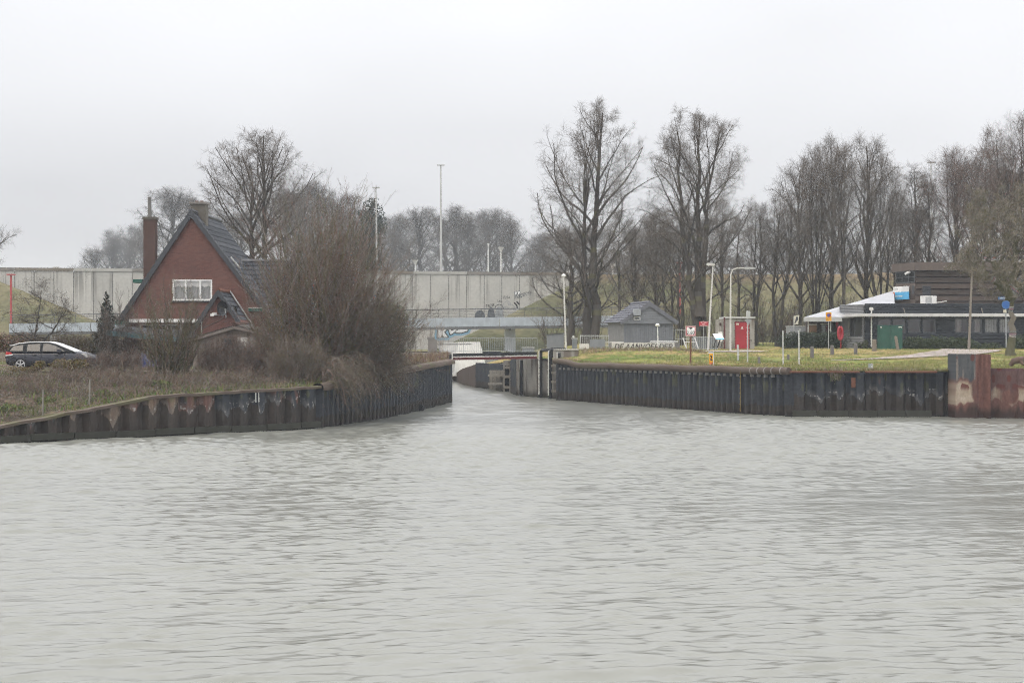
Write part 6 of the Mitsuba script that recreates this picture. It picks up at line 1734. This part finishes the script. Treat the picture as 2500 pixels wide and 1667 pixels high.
# ------------------------------------------------------------------ shrubs, ivy, hedges
def shrub_mesh(seed, base, n, env, r=.02, spread=(4, 40), k2=9, k3=6, tw=.007, seg=6, wob=.10, up=.08, tlen=.7, twig=.3, lim=9.):
    """many stems out of the ground: base is a list of (x, y) points"""
    g = np.random.default_rng(seed)
    base = np.asarray(base, float)
    b = base[g.integers(len(base), size=n)] + g.normal(0, .25, (n, 2))
    b = np.column_stack([b, np.full(n, -.3)])
    az, a = g.random(n) * 6.28, np.radians(spread[0] + (spread[1] - spread[0]) * g.random(n) ** .9)
    d = np.stack([np.cos(az) * np.sin(a), np.sin(az) * np.sin(a), np.cos(a)], 1)
    L = reach(b + [0, 0, .35], d, env, lim) * g.uniform(.72, 1.05, n)
    P1, R1 = grow(g, b, d, L, r * (.6 + .5 * g.random(n)) * (.5 + L / 6), np.full(n, tw), seg, wob, up)
    ok = env(P1[:, -1:] * [.88, .88, .93])[:, 0] & env(P1[:, 4:5] * [.88, .88, .93])[:, 0]
    ok |= ok.mean() < .4
    P1, R1, L = P1[ok], R1[ok], L[ok]
    v1 = tubes(P1, R1, 5)
    b, d, rr, t = shoots(g, P1, R1, k2, .12, .98, 14, 42, .1)
    L2 = np.clip(np.repeat(L, k2) * .34 * (1.15 - .7 * t), .3, 2.4) * g.uniform(.6, 1.3, len(b)) * tlen / .7
    P2, R2 = grow(g, b, d, L2, np.minimum(rr * .7, tw * 1.7), np.full(len(b), tw * .7), 4, wob, up)
    v2 = tubes(P2, R2, 3)
    b, d, rr, t = shoots(g, P2, R2, k3, .15, 1., 16, 45)
    L3 = twig * g.uniform(.5, 1.6, len(b))
    P3, R3 = grow(g, b, d, L3, np.full(len(b), tw * .75), np.full(len(b), tw * .45), 2, wob, up)
    v3 = tubes(P3, R3, 3)
    tw_ = (np.vstack([v2[0], v3[0]]), np.vstack([v2[1], v3[1] + len(v2[0])]))
    return v1, tw_


def shrub(label, x, y, seed, base, n, env, stem_cols, twig_cols, name='bare_shrub', category='shrub', z=None, sc=1., **kw):
    k = thing(name, label, category)
    v1, v2 = shrub_mesh(seed, base, n, env, **kw)
    g = np.random.default_rng(seed)
    z = ground_z(x, y) if z is None else z
    for nm, (v, f), cols in (('stems', v1, stem_cols), ('twigs', v2, twig_cols)):
        scene[f'{k}__{nm}'] = mikit.ply((v * sc + [x, y, z], f), 'matte', False, uv=uvfor(v, cols, g))
    return k


def leaves_mesh(g, c, r, n, size, squash=1.):
    """small leaf faces through an ellipsoid: c centre, r radii; denser towards its skin"""
    d = unit(g.normal(size=(n, 3))); rad = g.random(n) ** .45
    p = np.asarray(c) + d * rad[:, None] * np.asarray(r) * (1 + .18 * np.sin(d[:, :1] * 7 + d[:, 2:] * 5))
    a = unit(g.normal(size=(n, 3))); b = unit(np.cross(a, g.normal(size=(n, 3))))
    s = size * g.uniform(.6, 1.4, (n, 1))
    v = np.stack([p - a * s, p + b * s * .45, p + a * s, p - b * s * .45], 1).reshape(-1, 3)
    i = np.arange(n)[:, None] * 4
    return v, np.vstack([i + [0, 1, 2], i + [0, 2, 3]])


def leafy(label, blobs, colours, seed, n, size, name='leafy_bush', category='bush', group=None, part='foliage', stems=None):
    k = thing(name, label, category, group)
    g = np.random.default_rng(seed)
    vs, fs, o = [], [], 0
    tot = sum(r[0] * r[1] * r[2] for _, r in blobs)
    for c, r in blobs:
        v, f = leaves_mesh(g, c, r, int(n * r[0] * r[1] * r[2] / tot) + 20, size)
        vs.append(v); fs.append(f + o); o += len(v)
    v, f = np.vstack(vs), np.vstack(fs)
    idx = np.repeat(np.array([PAL[c][0] for c in colours])[g.integers(len(colours), size=len(v) // 4)], 4)
    scene[f'{k}__{part}'] = mikit.ply((v, f), 'leafy', False, uv=np.stack([idx, np.repeat(g.random(len(v) // 4), 4)], 1))
    if stems:
        m = M()
        for a, b, r in stems:
            m.tube([a, b], [r, r * .5], 6)
        m.build(f'{k}__stem', 'matte', 'bark')
    return k

red = ('twig_red', 'twig', 'bramble', 'twig_grey')
# the big brown shrub on the canal corner
sx, sy = fx(804, 84.5), 84.5
def dome_env(H, R, cz=.42, pw=2.2, cx=0.):
    def env(q):
        h = q[..., 2] / H - cz
        return np.where(h > 0, h / (1 - cz), -h / (cz * 1.35)) ** pw + (np.hypot(q[..., 0] - cx, q[..., 1]) / R) ** pw < 1
    return env
shrub('huge dense reddish brown bare shrub on the corner of the canal mouth', sx, sy, 301, [(-2.0, -.8), (-1., 0), (0, -.4), (.6, .4), (-.4, 1.), (1.2, 1.5), (-1.5, 1.2)], 270, dome_env(8.9, 3.9, .42, 2.4, -.15), ('bark_green', 'moss_twig', 'twig_red', 'twig_grey'), red + ('moss_twig',), name='big_bare_shrub', r=.034, spread=(2, 48), k2=11, k3=5, tw=.0082, tlen=.9, twig=.42, up=.05)
shrub('sprawling bare shrub hanging over the dark sheet pile wall beside the big shrub', fx(905, 85), 85., 302, [(-.8, -.8), (0, 0), (.5, .8), (-.9, .6)], 110, dome_env(5.2, 3.2, .36, 2.2, .2), ('bark', 'bramble2'), ('bark_green', 'bramble', 'bramble2', 'bark'), r=.020, spread=(8, 66), k2=10, k3=6, tw=.0075, up=-.02, tlen=.8, twig=.38, lim=5.)
g_ = np.random.default_rng(9)
k = thing('hanging_twigs', 'thin twigs hanging down over the dark piles under the big shrub', 'twigs')
n = 460
yb = 78.5 + 12 * g_.random(n) ** 1.2
b = np.stack([np.interp(yb, LE[:, 0], LE[:, 1]) - .3 + .5 * g_.random(n), yb, side_top(yb) + .3 + 1.0 * g_.random(n)], 1)
d = unit(np.stack([.8 + .5 * g_.normal(size=n), -.25 + .4 * g_.normal(size=n), -.1 + .3 * g_.normal(size=n)], 1))
P1, R1 = grow(g_, b, d, .7 + 1.7 * g_.random(n), np.full(n, .011), np.full(n, .005), 6, .15, -.26)
b2, d2, _, _ = shoots(g_, P1, R1, 7, .2, 1., 18, 50)
P2, R2 = grow(g_, b2, d2, .18 + .4 * g_.random(len(b2)), np.full(len(b2), .006), np.full(len(b2), .004), 3, .15, -.1)
a_, b_ = tubes(P1, R1, 3), tubes(P2, R2, 3)
v = np.vstack([a_[0], b_[0]])
scene[f'{k}__twigs'] = mikit.ply((v, np.vstack([a_[1], b_[1] + len(a_[0])])), 'matte', False, uv=uvfor(v, ('bark_green', 'bramble', 'bramble2', 'bark'), g_))
# dark evergreen at the right flank
c = P(968, 812, 97)
leafy('dark green evergreen bush on the right flank of the big brown shrub', [(c + [-.2, 0, .5], (.75, .7, 1.0)), (c + [-.35, 0, -.3], (.75, .8, 1.0)), (c + [-.7, 0, 1.1], (.6, .6, .7)), (c + [-.3, .1, -1.0], (.7, .7, .55))], ('leaf', 'leaf2', 'leaf2', 'dark_leaf', 'moss_twig'), 5, 9000, .07)
shrub('thin bare bush sticking out above the dark evergreen', fx(950, 98), 98., 305, [(-.3, 0), (.2, .2)], 36, dome_env(4.6, 1.9, .5, 2.), ('bark',), ('twig', 'bark', 'moss_twig'), r=.016, spread=(5, 45), tw=.008, lim=6.)
shrub('low grey brown thicket at the corner of the wall under the big shrub', fx(735, 81), 81., 307, [(-.9, 0), (-.2, .1), (.6, .2)], 90, dome_env(2.4, 1.7, .4, 2.4), ('twig_grey', 'bramble'), ('twig', 'twig_grey', 'bramble', 'moss_twig'), r=.014, spread=(5, 50), tw=.007, lim=3., twig=.3)
shrub('pale thin saplings on the left bank before the graffiti wall', fx(1040, 140), 140., 306, [(-1.6, 0), (-.8, .3), (.1, 0), (.9, .2)], 26, dome_env(3.4, 2.2, .5, 2.6), ('twig_pale',), ('twig_pale', 'twig_grey'), r=.014, spread=(2, 22), k2=7, k3=4, tw=.009, lim=4., z=2.7)
# bare tree-like shrub before the house
shrub('olive grey multi stemmed bare shrub in front of the white windowed gable', fx(412, 84), 84., 311, [(-.15, 0), (.1, .1), (.3, -.1)], 58, dome_env(5.0, 2.35, .55, 2.1), ('bark_green', 'bark'), ('twig', 'bark_green', 'moss_twig', 'twig_red'), r=.040, spread=(4, 52), k2=8, k3=5, tw=.0085, lim=5.6, twig=.36)
shrub('reddish bare bush in front of the window of the plank shed', fx(560, 86), 86., 312, [(-1.1, 0), (-.4, .1), (.5, .1), (1.1, 0)], 95, dome_env(2.1, 1.8, .4, 2.8), ('twig_red', 'bramble'), red, r=.014, spread=(2, 26), tw=.0065, lim=2.6, twig=.25)
shrub('reddish bare bush below the white board of the plank shed', fx(655, 85), 85., 313, [(-.8, 0), (-.1, .1), (.6, .1)], 80, dome_env(1.9, 1.5, .4, 2.8), ('twig_red', 'bramble'), red, r=.014, spread=(2, 30), tw=.0065, lim=2.6, twig=.25)
shrub('low brown bush between the car and the olive grey shrub', fx(280, 88), 88., 314, [(-1.2, 0), (-.4, .2), (.4, 0), (1.2, .1)], 70, dome_env(1.25, 2.1, .4, 2.8), ('bramble', 'twig_red'), red + ('bramble2',), r=.012, spread=(3, 40), tw=.0065, lim=2.2, twig=.25)
# small orchard tree, conifer
gz = ground_z(fx(84, 97), 97)
place_tree('small crooked fruit tree before the concrete wall at the left', fx(84, 97), 97, gz, *bare_tree(401, 4.9, [[(-.2, 0, -.3), (-.05, 0, 1.2), (.15, 0, 2.4), (.35, .1, 4.2)], [(-.15, 0, .2), (.35, 0, 1.2), (1.1, .1, 2.2), (1.7, 0, 3.1)]], crown_env(4.9, 2.1, .2, .5), n1=16, k2=6, k3=5, k4=2, ang=(80, 50), r0=.13, wob=.30, up=.02, twig=.3, tw=.009), ('bark_dark',), ('bark_dark', 'twig'), name='fruit_tree')
c = np.array([fx(256, 101), 101., 0])
leafy('dark conical conifer beside the left corner of the brick house', [(c + [0, 0, 3.0], (.95, .8, .8)), (c + [.05, 0, 3.9], (.72, .65, .8)), (c + [.08, 0, 4.8], (.50, .45, .75)), (c + [.1, 0, 5.6], (.30, .3, .6)), (c + [.1, 0, 6.2], (.14, .14, .42)), (c + [-.5, 0, 2.7], (.7, .6, .55))], ('conifer', 'dark_leaf', 'bark_dark', 'conifer'), 6, 7500, .085, name='conifer', category='conifer', stems=[(c + [0, 0, 2.2], c + [.1, 0, 6], .07)])
shrub('bare twiggy bush around the dark conifer', fx(285, 99), 99., 321, [(-.6, 0), (.1, 0), (.7, .1)], 44, dome_env(4.3, 1.5, .45, 2.2), ('bark',), ('bark', 'twig', 'bramble2'), r=.016, spread=(3, 30), tw=.008, lim=4.5)
for i, (px, py, w, h, lb) in enumerate(((97, 893, 22, 22, 'small golden green conifer bush right of the rear wheel'), (166, 894, 88, 34, 'low golden brown clipped hedge in front of the car'), (60, 903, 75, 16, 'low yellowish bush under the rear bumper of the car'))):
    c = P(px, py, 86); rx, rz = w * 86 / F / 2, h * 86 / F / 2
    leafy(lb, [(c, (rx, .55, rz)), (c + [rx * .55, .05, .05], (rx * .5, .5, rz * .9)), (c - [rx * .5, -.05, -.02], (rx * .5, .5, rz * 1.02))], ('golden', 'golden2', 'bramble', 'golden2'), 30 + i, 3500 if i == 1 else 1500, .05, name='golden_bush')
c = P(28, 838, 106)
leafy('russet leaved hedge at the left edge behind the car', [(c, (1.4, .6, .65)), (c + [1.2, .2, -.3], (1., .5, .45)), (c - [1.1, 0, .1], (1., .6, .6))], ('reddish', 'bramble', 'twig_red', 'golden2'), 40, 5200, .06, name='russet_hedge')
shrub('bare hedge of thin brown stems behind the car', fx(175, 101), 101., 331, [(-2.0, 0), (-1.2, .2), (-.4, 0), (.4, .2), (1.2, 0), (2.0, .1)], 120, dome_env(1.9, 2.7, .4, 3.), ('bramble', 'bark'), ('bramble', 'twig', 'golden2', 'bramble2'), r=.012, spread=(2, 30), tw=.0075, lim=2.4)

# the far wood behind the trees one can tell apart
def box_env(H): return lambda q: q[..., 2] < H * (.62 + .38 * np.sin(q[..., 0] * .31) * np.sin(q[..., 0] * .113 + 1))
for nm, x0, x1, d_, n, H_, lb in (('far_wood', -66, 6, 372, 640, 16.5, 'dim far wood beyond the road wall'), ('far_wood', 10, 110, 365, 520, 9.0, 'dim far wood beyond the embankment')):
    k = numbered(nm)
    a_, b_ = shrub_mesh(360 + int(x0), [(q, 3 * math.sin(q)) for q in np.linspace(x0, x1, 90)], n, box_env(H_), r=.10, spread=(2, 40), k2=8, k3=4, tw=.030, lim=18., tlen=1.4, twig=1.1)
    v = np.vstack([a_[0], b_[0]]) * 1.5 + [0, d_ * 1.5, 9.]
    scene[k] = mikit.ply((v, np.vstack([a_[1], b_[1] + len(a_[0])])), 'matte', False, uv=uvfor(v, ('bark_far', 'twig'), g_))
    labels[k] = dict(kind='stuff', label=lb)

# bramble mounds and green clumps on the rough bank, one by one
for i, (px, py, d_, w, h, lb) in enumerate(((40, 965, 74, 1.5, .85, 'bramble mound furthest left above the low end of the rusty wall'), (120, 940, 78, 1.7, 1.0, 'wide bramble mound below the parked car'), (215, 935, 79, 1.5, .9, 'bramble mound between the two wooden stakes'), (300, 950, 77, 1.3, .8, 'low bramble mound left of the timber trestle'), (395, 940, 79, 1.4, .9, 'bramble mound right of the timber trestle'), (470, 935, 80, 1.3, 1.0, 'bramble mound under the reddish bushes'), (590, 945, 79, 1.4, .95, 'bramble mound left of the big brown shrub by the wall'))):
    shrub(lb, fx(px, d_), d_, 380 + i, [(q * w, .4 * math.sin(q * 5)) for q in (-.7, -.3, .1, .5, .8)], 95, dome_env(h, w * 1.15, .3, 2.6), ('bramble2', 'bramble', 'twig_grey'), ('bramble', 'bramble2', 'twig_red', 'twig_grey', 'moss_twig'), name='bramble_mound', r=.009, spread=(15, 80), k2=7, k3=4, tw=.0065, up=-.03, wob=.2, lim=2.2, tlen=.6, twig=.22)
for i, (px, d_, r_, lb) in enumerate(((28, 70, .55, 'green leafy clump at the far left above the rusty cap'), (108, 71.5, .40, 'bright green clump beside the nearer wooden stake'), (250, 73.5, .35, 'small green clump above the rising cap of the rusty wall'), (385, 77, .38, 'green clump right of the leaning trestle planks'), (12, 83, .7, 'olive green clump on the bank below the car boot'))):
    x = fx(px, d_); z = ground_z(x, d_)
    leafy(lb, [(np.array([x, d_, z + .12]), (r_, r_ * .7, .20)), (np.array([x + r_ * .8, d_ + .2, z + .08]), (r_ * .7, r_ * .5, .15))], ('weed', 'grass_b', 'leaf2', 'grass_a'), 400 + i, 800, .055, name='weed_clump', category='plant')

# right bank: dark hedge, shrubs at the office, ivy trees, gorse
c = P(1981, 829, 139.5)
leafy('dark clipped hedge left of the red lifebuoy', [(np.array([fx(q, 139.5), 139.5, 3.85 + .12 * math.sin(q)]), (.95, .6, .72)) for q in range(1920, 2050, 14)], ('dark_leaf', 'dark_leaf', 'conifer', 'leaf'), 51, 9000, .075, name='hedge', category='hedge')
leafy('dark leafy shrub bed before the office windows right of the green cabinet', [(np.array([fx(q, 137.5), 137.5, 3.55 + .20 * math.sin(q * .21)]), (.85, .55, .55 + .12 * math.sin(q * .13))) for q in range(2212, 2372, 15)], ('leaf', 'leaf2', 'dark_leaf', 'leaf'), 52, 9000, .08, name='shrub_bed', category='shrubs')
leafy('small dark shrubs before the office right of the knobbly tree', [(np.array([fx(q, 137.5), 137.5, 3.6 + .2 * math.sin(q)]), (.8, .5, .6)) for q in range(2478, 2540, 15)] + [(np.array([fx(q, 137.5), 137.5, 3.35]), (.6, .4, .35)) for q in (2395, 2412, 2428)], ('leaf', 'dark_leaf', 'leaf2'), 53, 4200, .08, name='shrub_bed', category='shrubs')
leafy('small shrub at the foot of the corrugated corner', [(P(2098, 844, 139), (.55, .3, .32)), (P(2112, 843, 138.8), (.3, .25, .4)), (P(2145, 842, 137.5), (.25, .2, .35))], ('leaf', 'leaf2', 'bark'), 54, 900, .07, name='leafy_bush')
c = P(905, 560, 322)
leafy('far tree clad in dark ivy left of the tallest lamp mast', [(c + [0, 0, 2.2], (2.4, 2, 2.6)), (c + [-.6, 0, -1.5], (3.0, 2, 3.2)), (c + [1.6, 0, .4], (1.6, 1.5, 1.8)), (c + [.3, 0, 4.6], (1.3, 1, 1.2)), (c + [.0, 0, -5], (2.6, 2, 3.4))], ('ivy', 'conifer', 'dark_leaf'), 55, 5200, .24, name='ivy_tree', category='tree', stems=[(c + [0, 0, -9], c + [.2, 0, 5], .35)])
for i, (px, py, d_, w, h, lb) in enumerate(((1585, 712, 196, 100, 50, 'greyish green gorse like bush on the slope above the hut'), (1880, 742, 190, 120, 40, 'scrubby bush on the slope behind the thin trees'))):
    shrub(lb, fx(px, d_), d_, 340 + i, [(-1.4, 0), (-.5, .3), (.5, 0), (1.4, .2)], 70, dome_env(h * d_ / F * 1.4, w * d_ / F / 2, .4, 2.4), ('bark',), ('moss_twig', 'twig', 'bark_green'), r=.03, spread=(10, 60), tw=.014, k2=8, k3=4, lim=4, z=ground_z(fx(px, d_), d_))
for i, (px, d_, lb) in enumerate(((1870, 168, 'tangled brown thicket behind the red door house'), (1990, 172, 'tangled brown thicket at the foot of the slender stand'), (2090, 170, 'tangled brown thicket behind the pale hall roof'), (1700, 172, 'tangled thicket behind the broad forked tree'), (1390, 176, 'dark twiggy thicket left of the doubled trunk tree'))):
    shrub(lb, fx(px, d_), d_, 350 + i, [(q, .6 * math.sin(q * 3)) for q in np.linspace(-2.6, 2.6, 8)], 42, dome_env(5.2 if i != 4 else 6.5, 3.6, .4, 2.8), ('bark_dark', 'bark'), ('twig', 'bramble', 'bark'), r=.026, spread=(4, 45), tw=.012, k2=8, k3=4, lim=6, tlen=.9, twig=.5)

# the knobbly greenish tree at the right edge
D = dist_for(868.5); x = fx(2469, D); gz = zr(x, D)
H = fz(452, D) - gz
tr, cr = bare_tree(501, H, [[(0, 0, -.2), (.02, 0, 2.0), (-.03, 0, 3.8), (-.1, 0, 4.6)], [(-.05, 0, 4.0), (-.9, .1, 5.6), (-1.6, .2, 7.8), (-1.8, .2, H * .9)], [(.0, 0, 3.9), (.3, .2, 5.8), (.4, .1, 8), (.5, 0, H * .97)], [(.05, 0, 4.2), (1.2, -.2, 5.6), (1.9, -.2, 7.4), (2.2, 0, H * .9)], [(-.05, 0, 4.0), (-1.1, -.6, 4.9), (-2.3, -.8, 5.6), (-3.2, -.9, 6.0)]], crown_env(H, 4.3, .30, .42, .1, 0, 1., .8), n1=35, k2=8, k3=7, k4=4, ang=(75, 35), t1=(.25, .98), r0=.58, wob=.32, up=.03, twig=.36, tw=.013, droop=.05)
place_tree('knobbly greenish tree with a pale stout trunk on the lawn at the right', x, D, gz, tr, cr, ('bollard_tan', 'bark_green'), ('moss_twig', 'twig_pale', 'twig_grey', 'bark_green'), name='knobbly_tree')

# ------------------------------------------------------------------ grass, brambles, dead stems (nobody could count them)
def blades(key, pts, h, w, colours, seed, lean=.35, label='', weights=None):
    g = np.random.default_rng(seed)
    n = len(pts)
    az = g.random(n) * 6.28
    side = np.stack([np.cos(az), np.sin(az), 0 * az], 1) * (w * g.uniform(.7, 1.3, n))[:, None]
    ln = unit(g.normal(size=(n, 3)) * [1, 1, 0]) * (lean * h * g.random(n))[:, None]
    hh = h * g.uniform(.5, 1.25, n)
    mid = pts + ln * .35 + UP * (hh * .6)[:, None]; tip = pts + ln + UP * hh[:, None]
    v = np.stack([pts - side, pts + side, mid + side * .6, mid - side * .6, tip], 1).reshape(-1, 3)
    i = np.arange(n)[:, None] * 5
    f = np.vstack([i + [0, 1, 2], i + [0, 2, 3], i + [3, 2, 4]])
    idx = np.repeat(np.array([PAL[c][0] for c in colours])[g.choice(len(colours), size=n, p=weights)], 5)
    scene[key] = mikit.ply((v, f), 'leafy', False, uv=np.stack([idx, np.repeat(g.random(n), 5)], 1))
    labels[key] = dict(kind='stuff', label=label)

g = np.random.default_rng(61)
def left_pts(n, smin, smax, ymax=96, clump=1.2, dens=None):
    """points on the left bank between smin and smax metres from the wall's edge"""
    y = g.uniform(54, ymax, n * 3)
    x = -52 + g.random(n * 3) * 46
    rel = np.stack([x, y], -1) - FRONT1
    d1 = rel @ np.array([-FDIR[1], FDIR[0]])
    s = np.where(y > 77.6, np.minimum(d1, xl(y) - x), d1)
    on = np.abs(x / y) < .32
    keep = (s > smin) & (s < smax) & on & (meshkit.fbm(np.stack([x * clump, y * clump, 0 * x], -1), 3, 5) > (dens or .0))
    x, y = x[keep][:n], y[keep][:n]
    return np.stack([x, y, z_left(x, y)], 1)
p = left_pts(20000, .25, 4.0, clump=.6, dens=.45)
blades('bank_grass', p, .10 + .14 * g.random(len(p)), .012, ('grass_a', 'grass_b', 'grass_c', 'weed', 'bramble'), 71, .9, 'green and straw grass along the edge of the rough bank')
p = left_pts(24000, 1.2, 17)
blades('dead_stems', p, .10 + .36 * g.random(len(p)) ** 2, .0075, ('bramble', 'twig_red', 'bramble2', 'twig_grey', 'straw', 'bark'), 72, .9, 'dead brown stems and brambles on the rough bank')
p = left_pts(9500, 1.0, 12, dens=.50)
blades('weeds', p, .14 + .18 * g.random(len(p)), .035, ('weed', 'grass_b', 'leaf2', 'grass_a'), 73, .8, 'fresh green weeds between the dead stems')
p = left_pts(900, 3, 15, 92)
blades('pale_reeds', p, .35 + .7 * g.random(len(p)) ** 2, .009, ('straw', 'twig_pale', 'twig_grey'), 74, .7, 'pale dry reed stalks')
# arching brambles
n = 9500
p = left_pts(n, 1.0, 15, 88)
n = len(p)
d = unit(np.stack([g.normal(size=n), g.normal(size=n), .9 + .5 * g.random(n)], 1))
P1, R1 = grow(g, p - [0, 0, .05], d, .4 + .8 * g.random(n), np.full(n, .009), np.full(n, .004), 5, .18, -.30)
b2, d2, _, _ = shoots(g, P1, R1, 3, .3, 1., 25, 60)
P2, R2 = grow(g, b2, d2, .2 + .3 * g.random(len(b2)), np.full(len(b2), .0055), np.full(len(b2), .0035), 2, .2, -.1)
a_, b_ = tubes(P1, R1, 3), tubes(P2, R2, 3)
v = np.vstack([a_[0], b_[0]])
scene['brambles'] = mikit.ply((v, np.vstack([a_[1], b_[1] + len(a_[0])])), 'matte', False, uv=uvfor(v, ('bramble', 'bramble2', 'twig_red', 'twig_grey', 'moss_twig', 'bark'), g))
labels['brambles'] = dict(kind='stuff', label='arching bare brambles covering the rough bank')
# reddish scrub on the left side of the canal mouth
y = g.uniform(97, 124, 5200); x = xl(y) - .3 - 5.5 * g.random(5200) ** 1.3
p = np.stack([x, y, z_left(x, y)], 1)
blades('red_scrub', p, .25 + .35 * g.random(len(p)), .014, ('reddish', 'bramble', 'twig_red', 'straw', 'grass_c'), 75, .6, 'reddish dead scrub on the left side of the canal mouth')
# lawn tufts
y = 89.6 + 50 * g.random(60000) ** 1.5; x = xr(y) + .25 + (y * .30 - xr(y)) * g.random(60000)
m_ = meshkit.fbm(np.stack([x * .5, y * .5, 0 * x], -1), 3, 15) > .40
p = np.stack([x, y, z_right(x, y)], 1)[m_]
blades('lawn_grass', p, .05 + .12 * g.random(len(p)) ** 2, .012, ('grass_a', 'grass_b', 'grass_a', 'grass_c', 'grass_d'), 76, .5, 'short lawn grass tufts')
x = np.concatenate([g.uniform(13.5, 24, 2600), xr(np.linspace(90, 116, 1800)) + .3 + .4 * g.random(1800)]); y = np.concatenate([89.75 + .7 * g.random(2600) ** 2, np.linspace(90, 116, 1800)])
p = np.stack([x, y, z_right(x, y)], 1)
blades('quay_grass', p, .08 + .12 * g.random(len(p)), .014, ('straw', 'grass_c', 'grass_d', 'grass_b', 'bramble'), 77, .7, 'ragged dry grass along the quay edge')
c = np.array([fx(2041, 89.4), 89.35, 2.2])
p = c + g.normal(0, 1, (260, 3)) * [.16, .04, .12]
blades('overhanging_tuft', p - [0, 0, .15], .28 + .25 * g.random(260), .012, ('straw', 'twig_pale', 'grass_b'), 78, 1.2, 'straw tuft hanging in the gap of the quay cap')
x = g.uniform(3.2, 13, 2600); y = 119 + 6 * g.random(2600)
p = np.stack([x, y, z_right(x, y)], 1)
blades('mound_grass', p, .12 + .18 * g.random(len(p)), .016, ('bramble', 'grass_c', 'twig_red', 'grass_a', 'straw'), 79, .7, 'brownish rank grass on the low mound before the hut')

# ------------------------------------------------------------------ the air
scene['haze_air'] = {'type': 'homogeneous', 'albedo': {'type': 'rgb', 'value': [.94, .955, .97]}, 'sigma_t': {'type': 'rgb', 'value': [.00034, .00036, .00039]}}
scene['haze'] = {'type': 'cube', 'to_world': T().translate([0, 600, 26.0]).scale([960, 960, 28.0]), 'bsdf': {'type': 'null'}, 'interior': {'type': 'ref', 'id': 'haze_air'}}
labels['haze'] = dict(kind='stuff', label='thin grey winter haze')
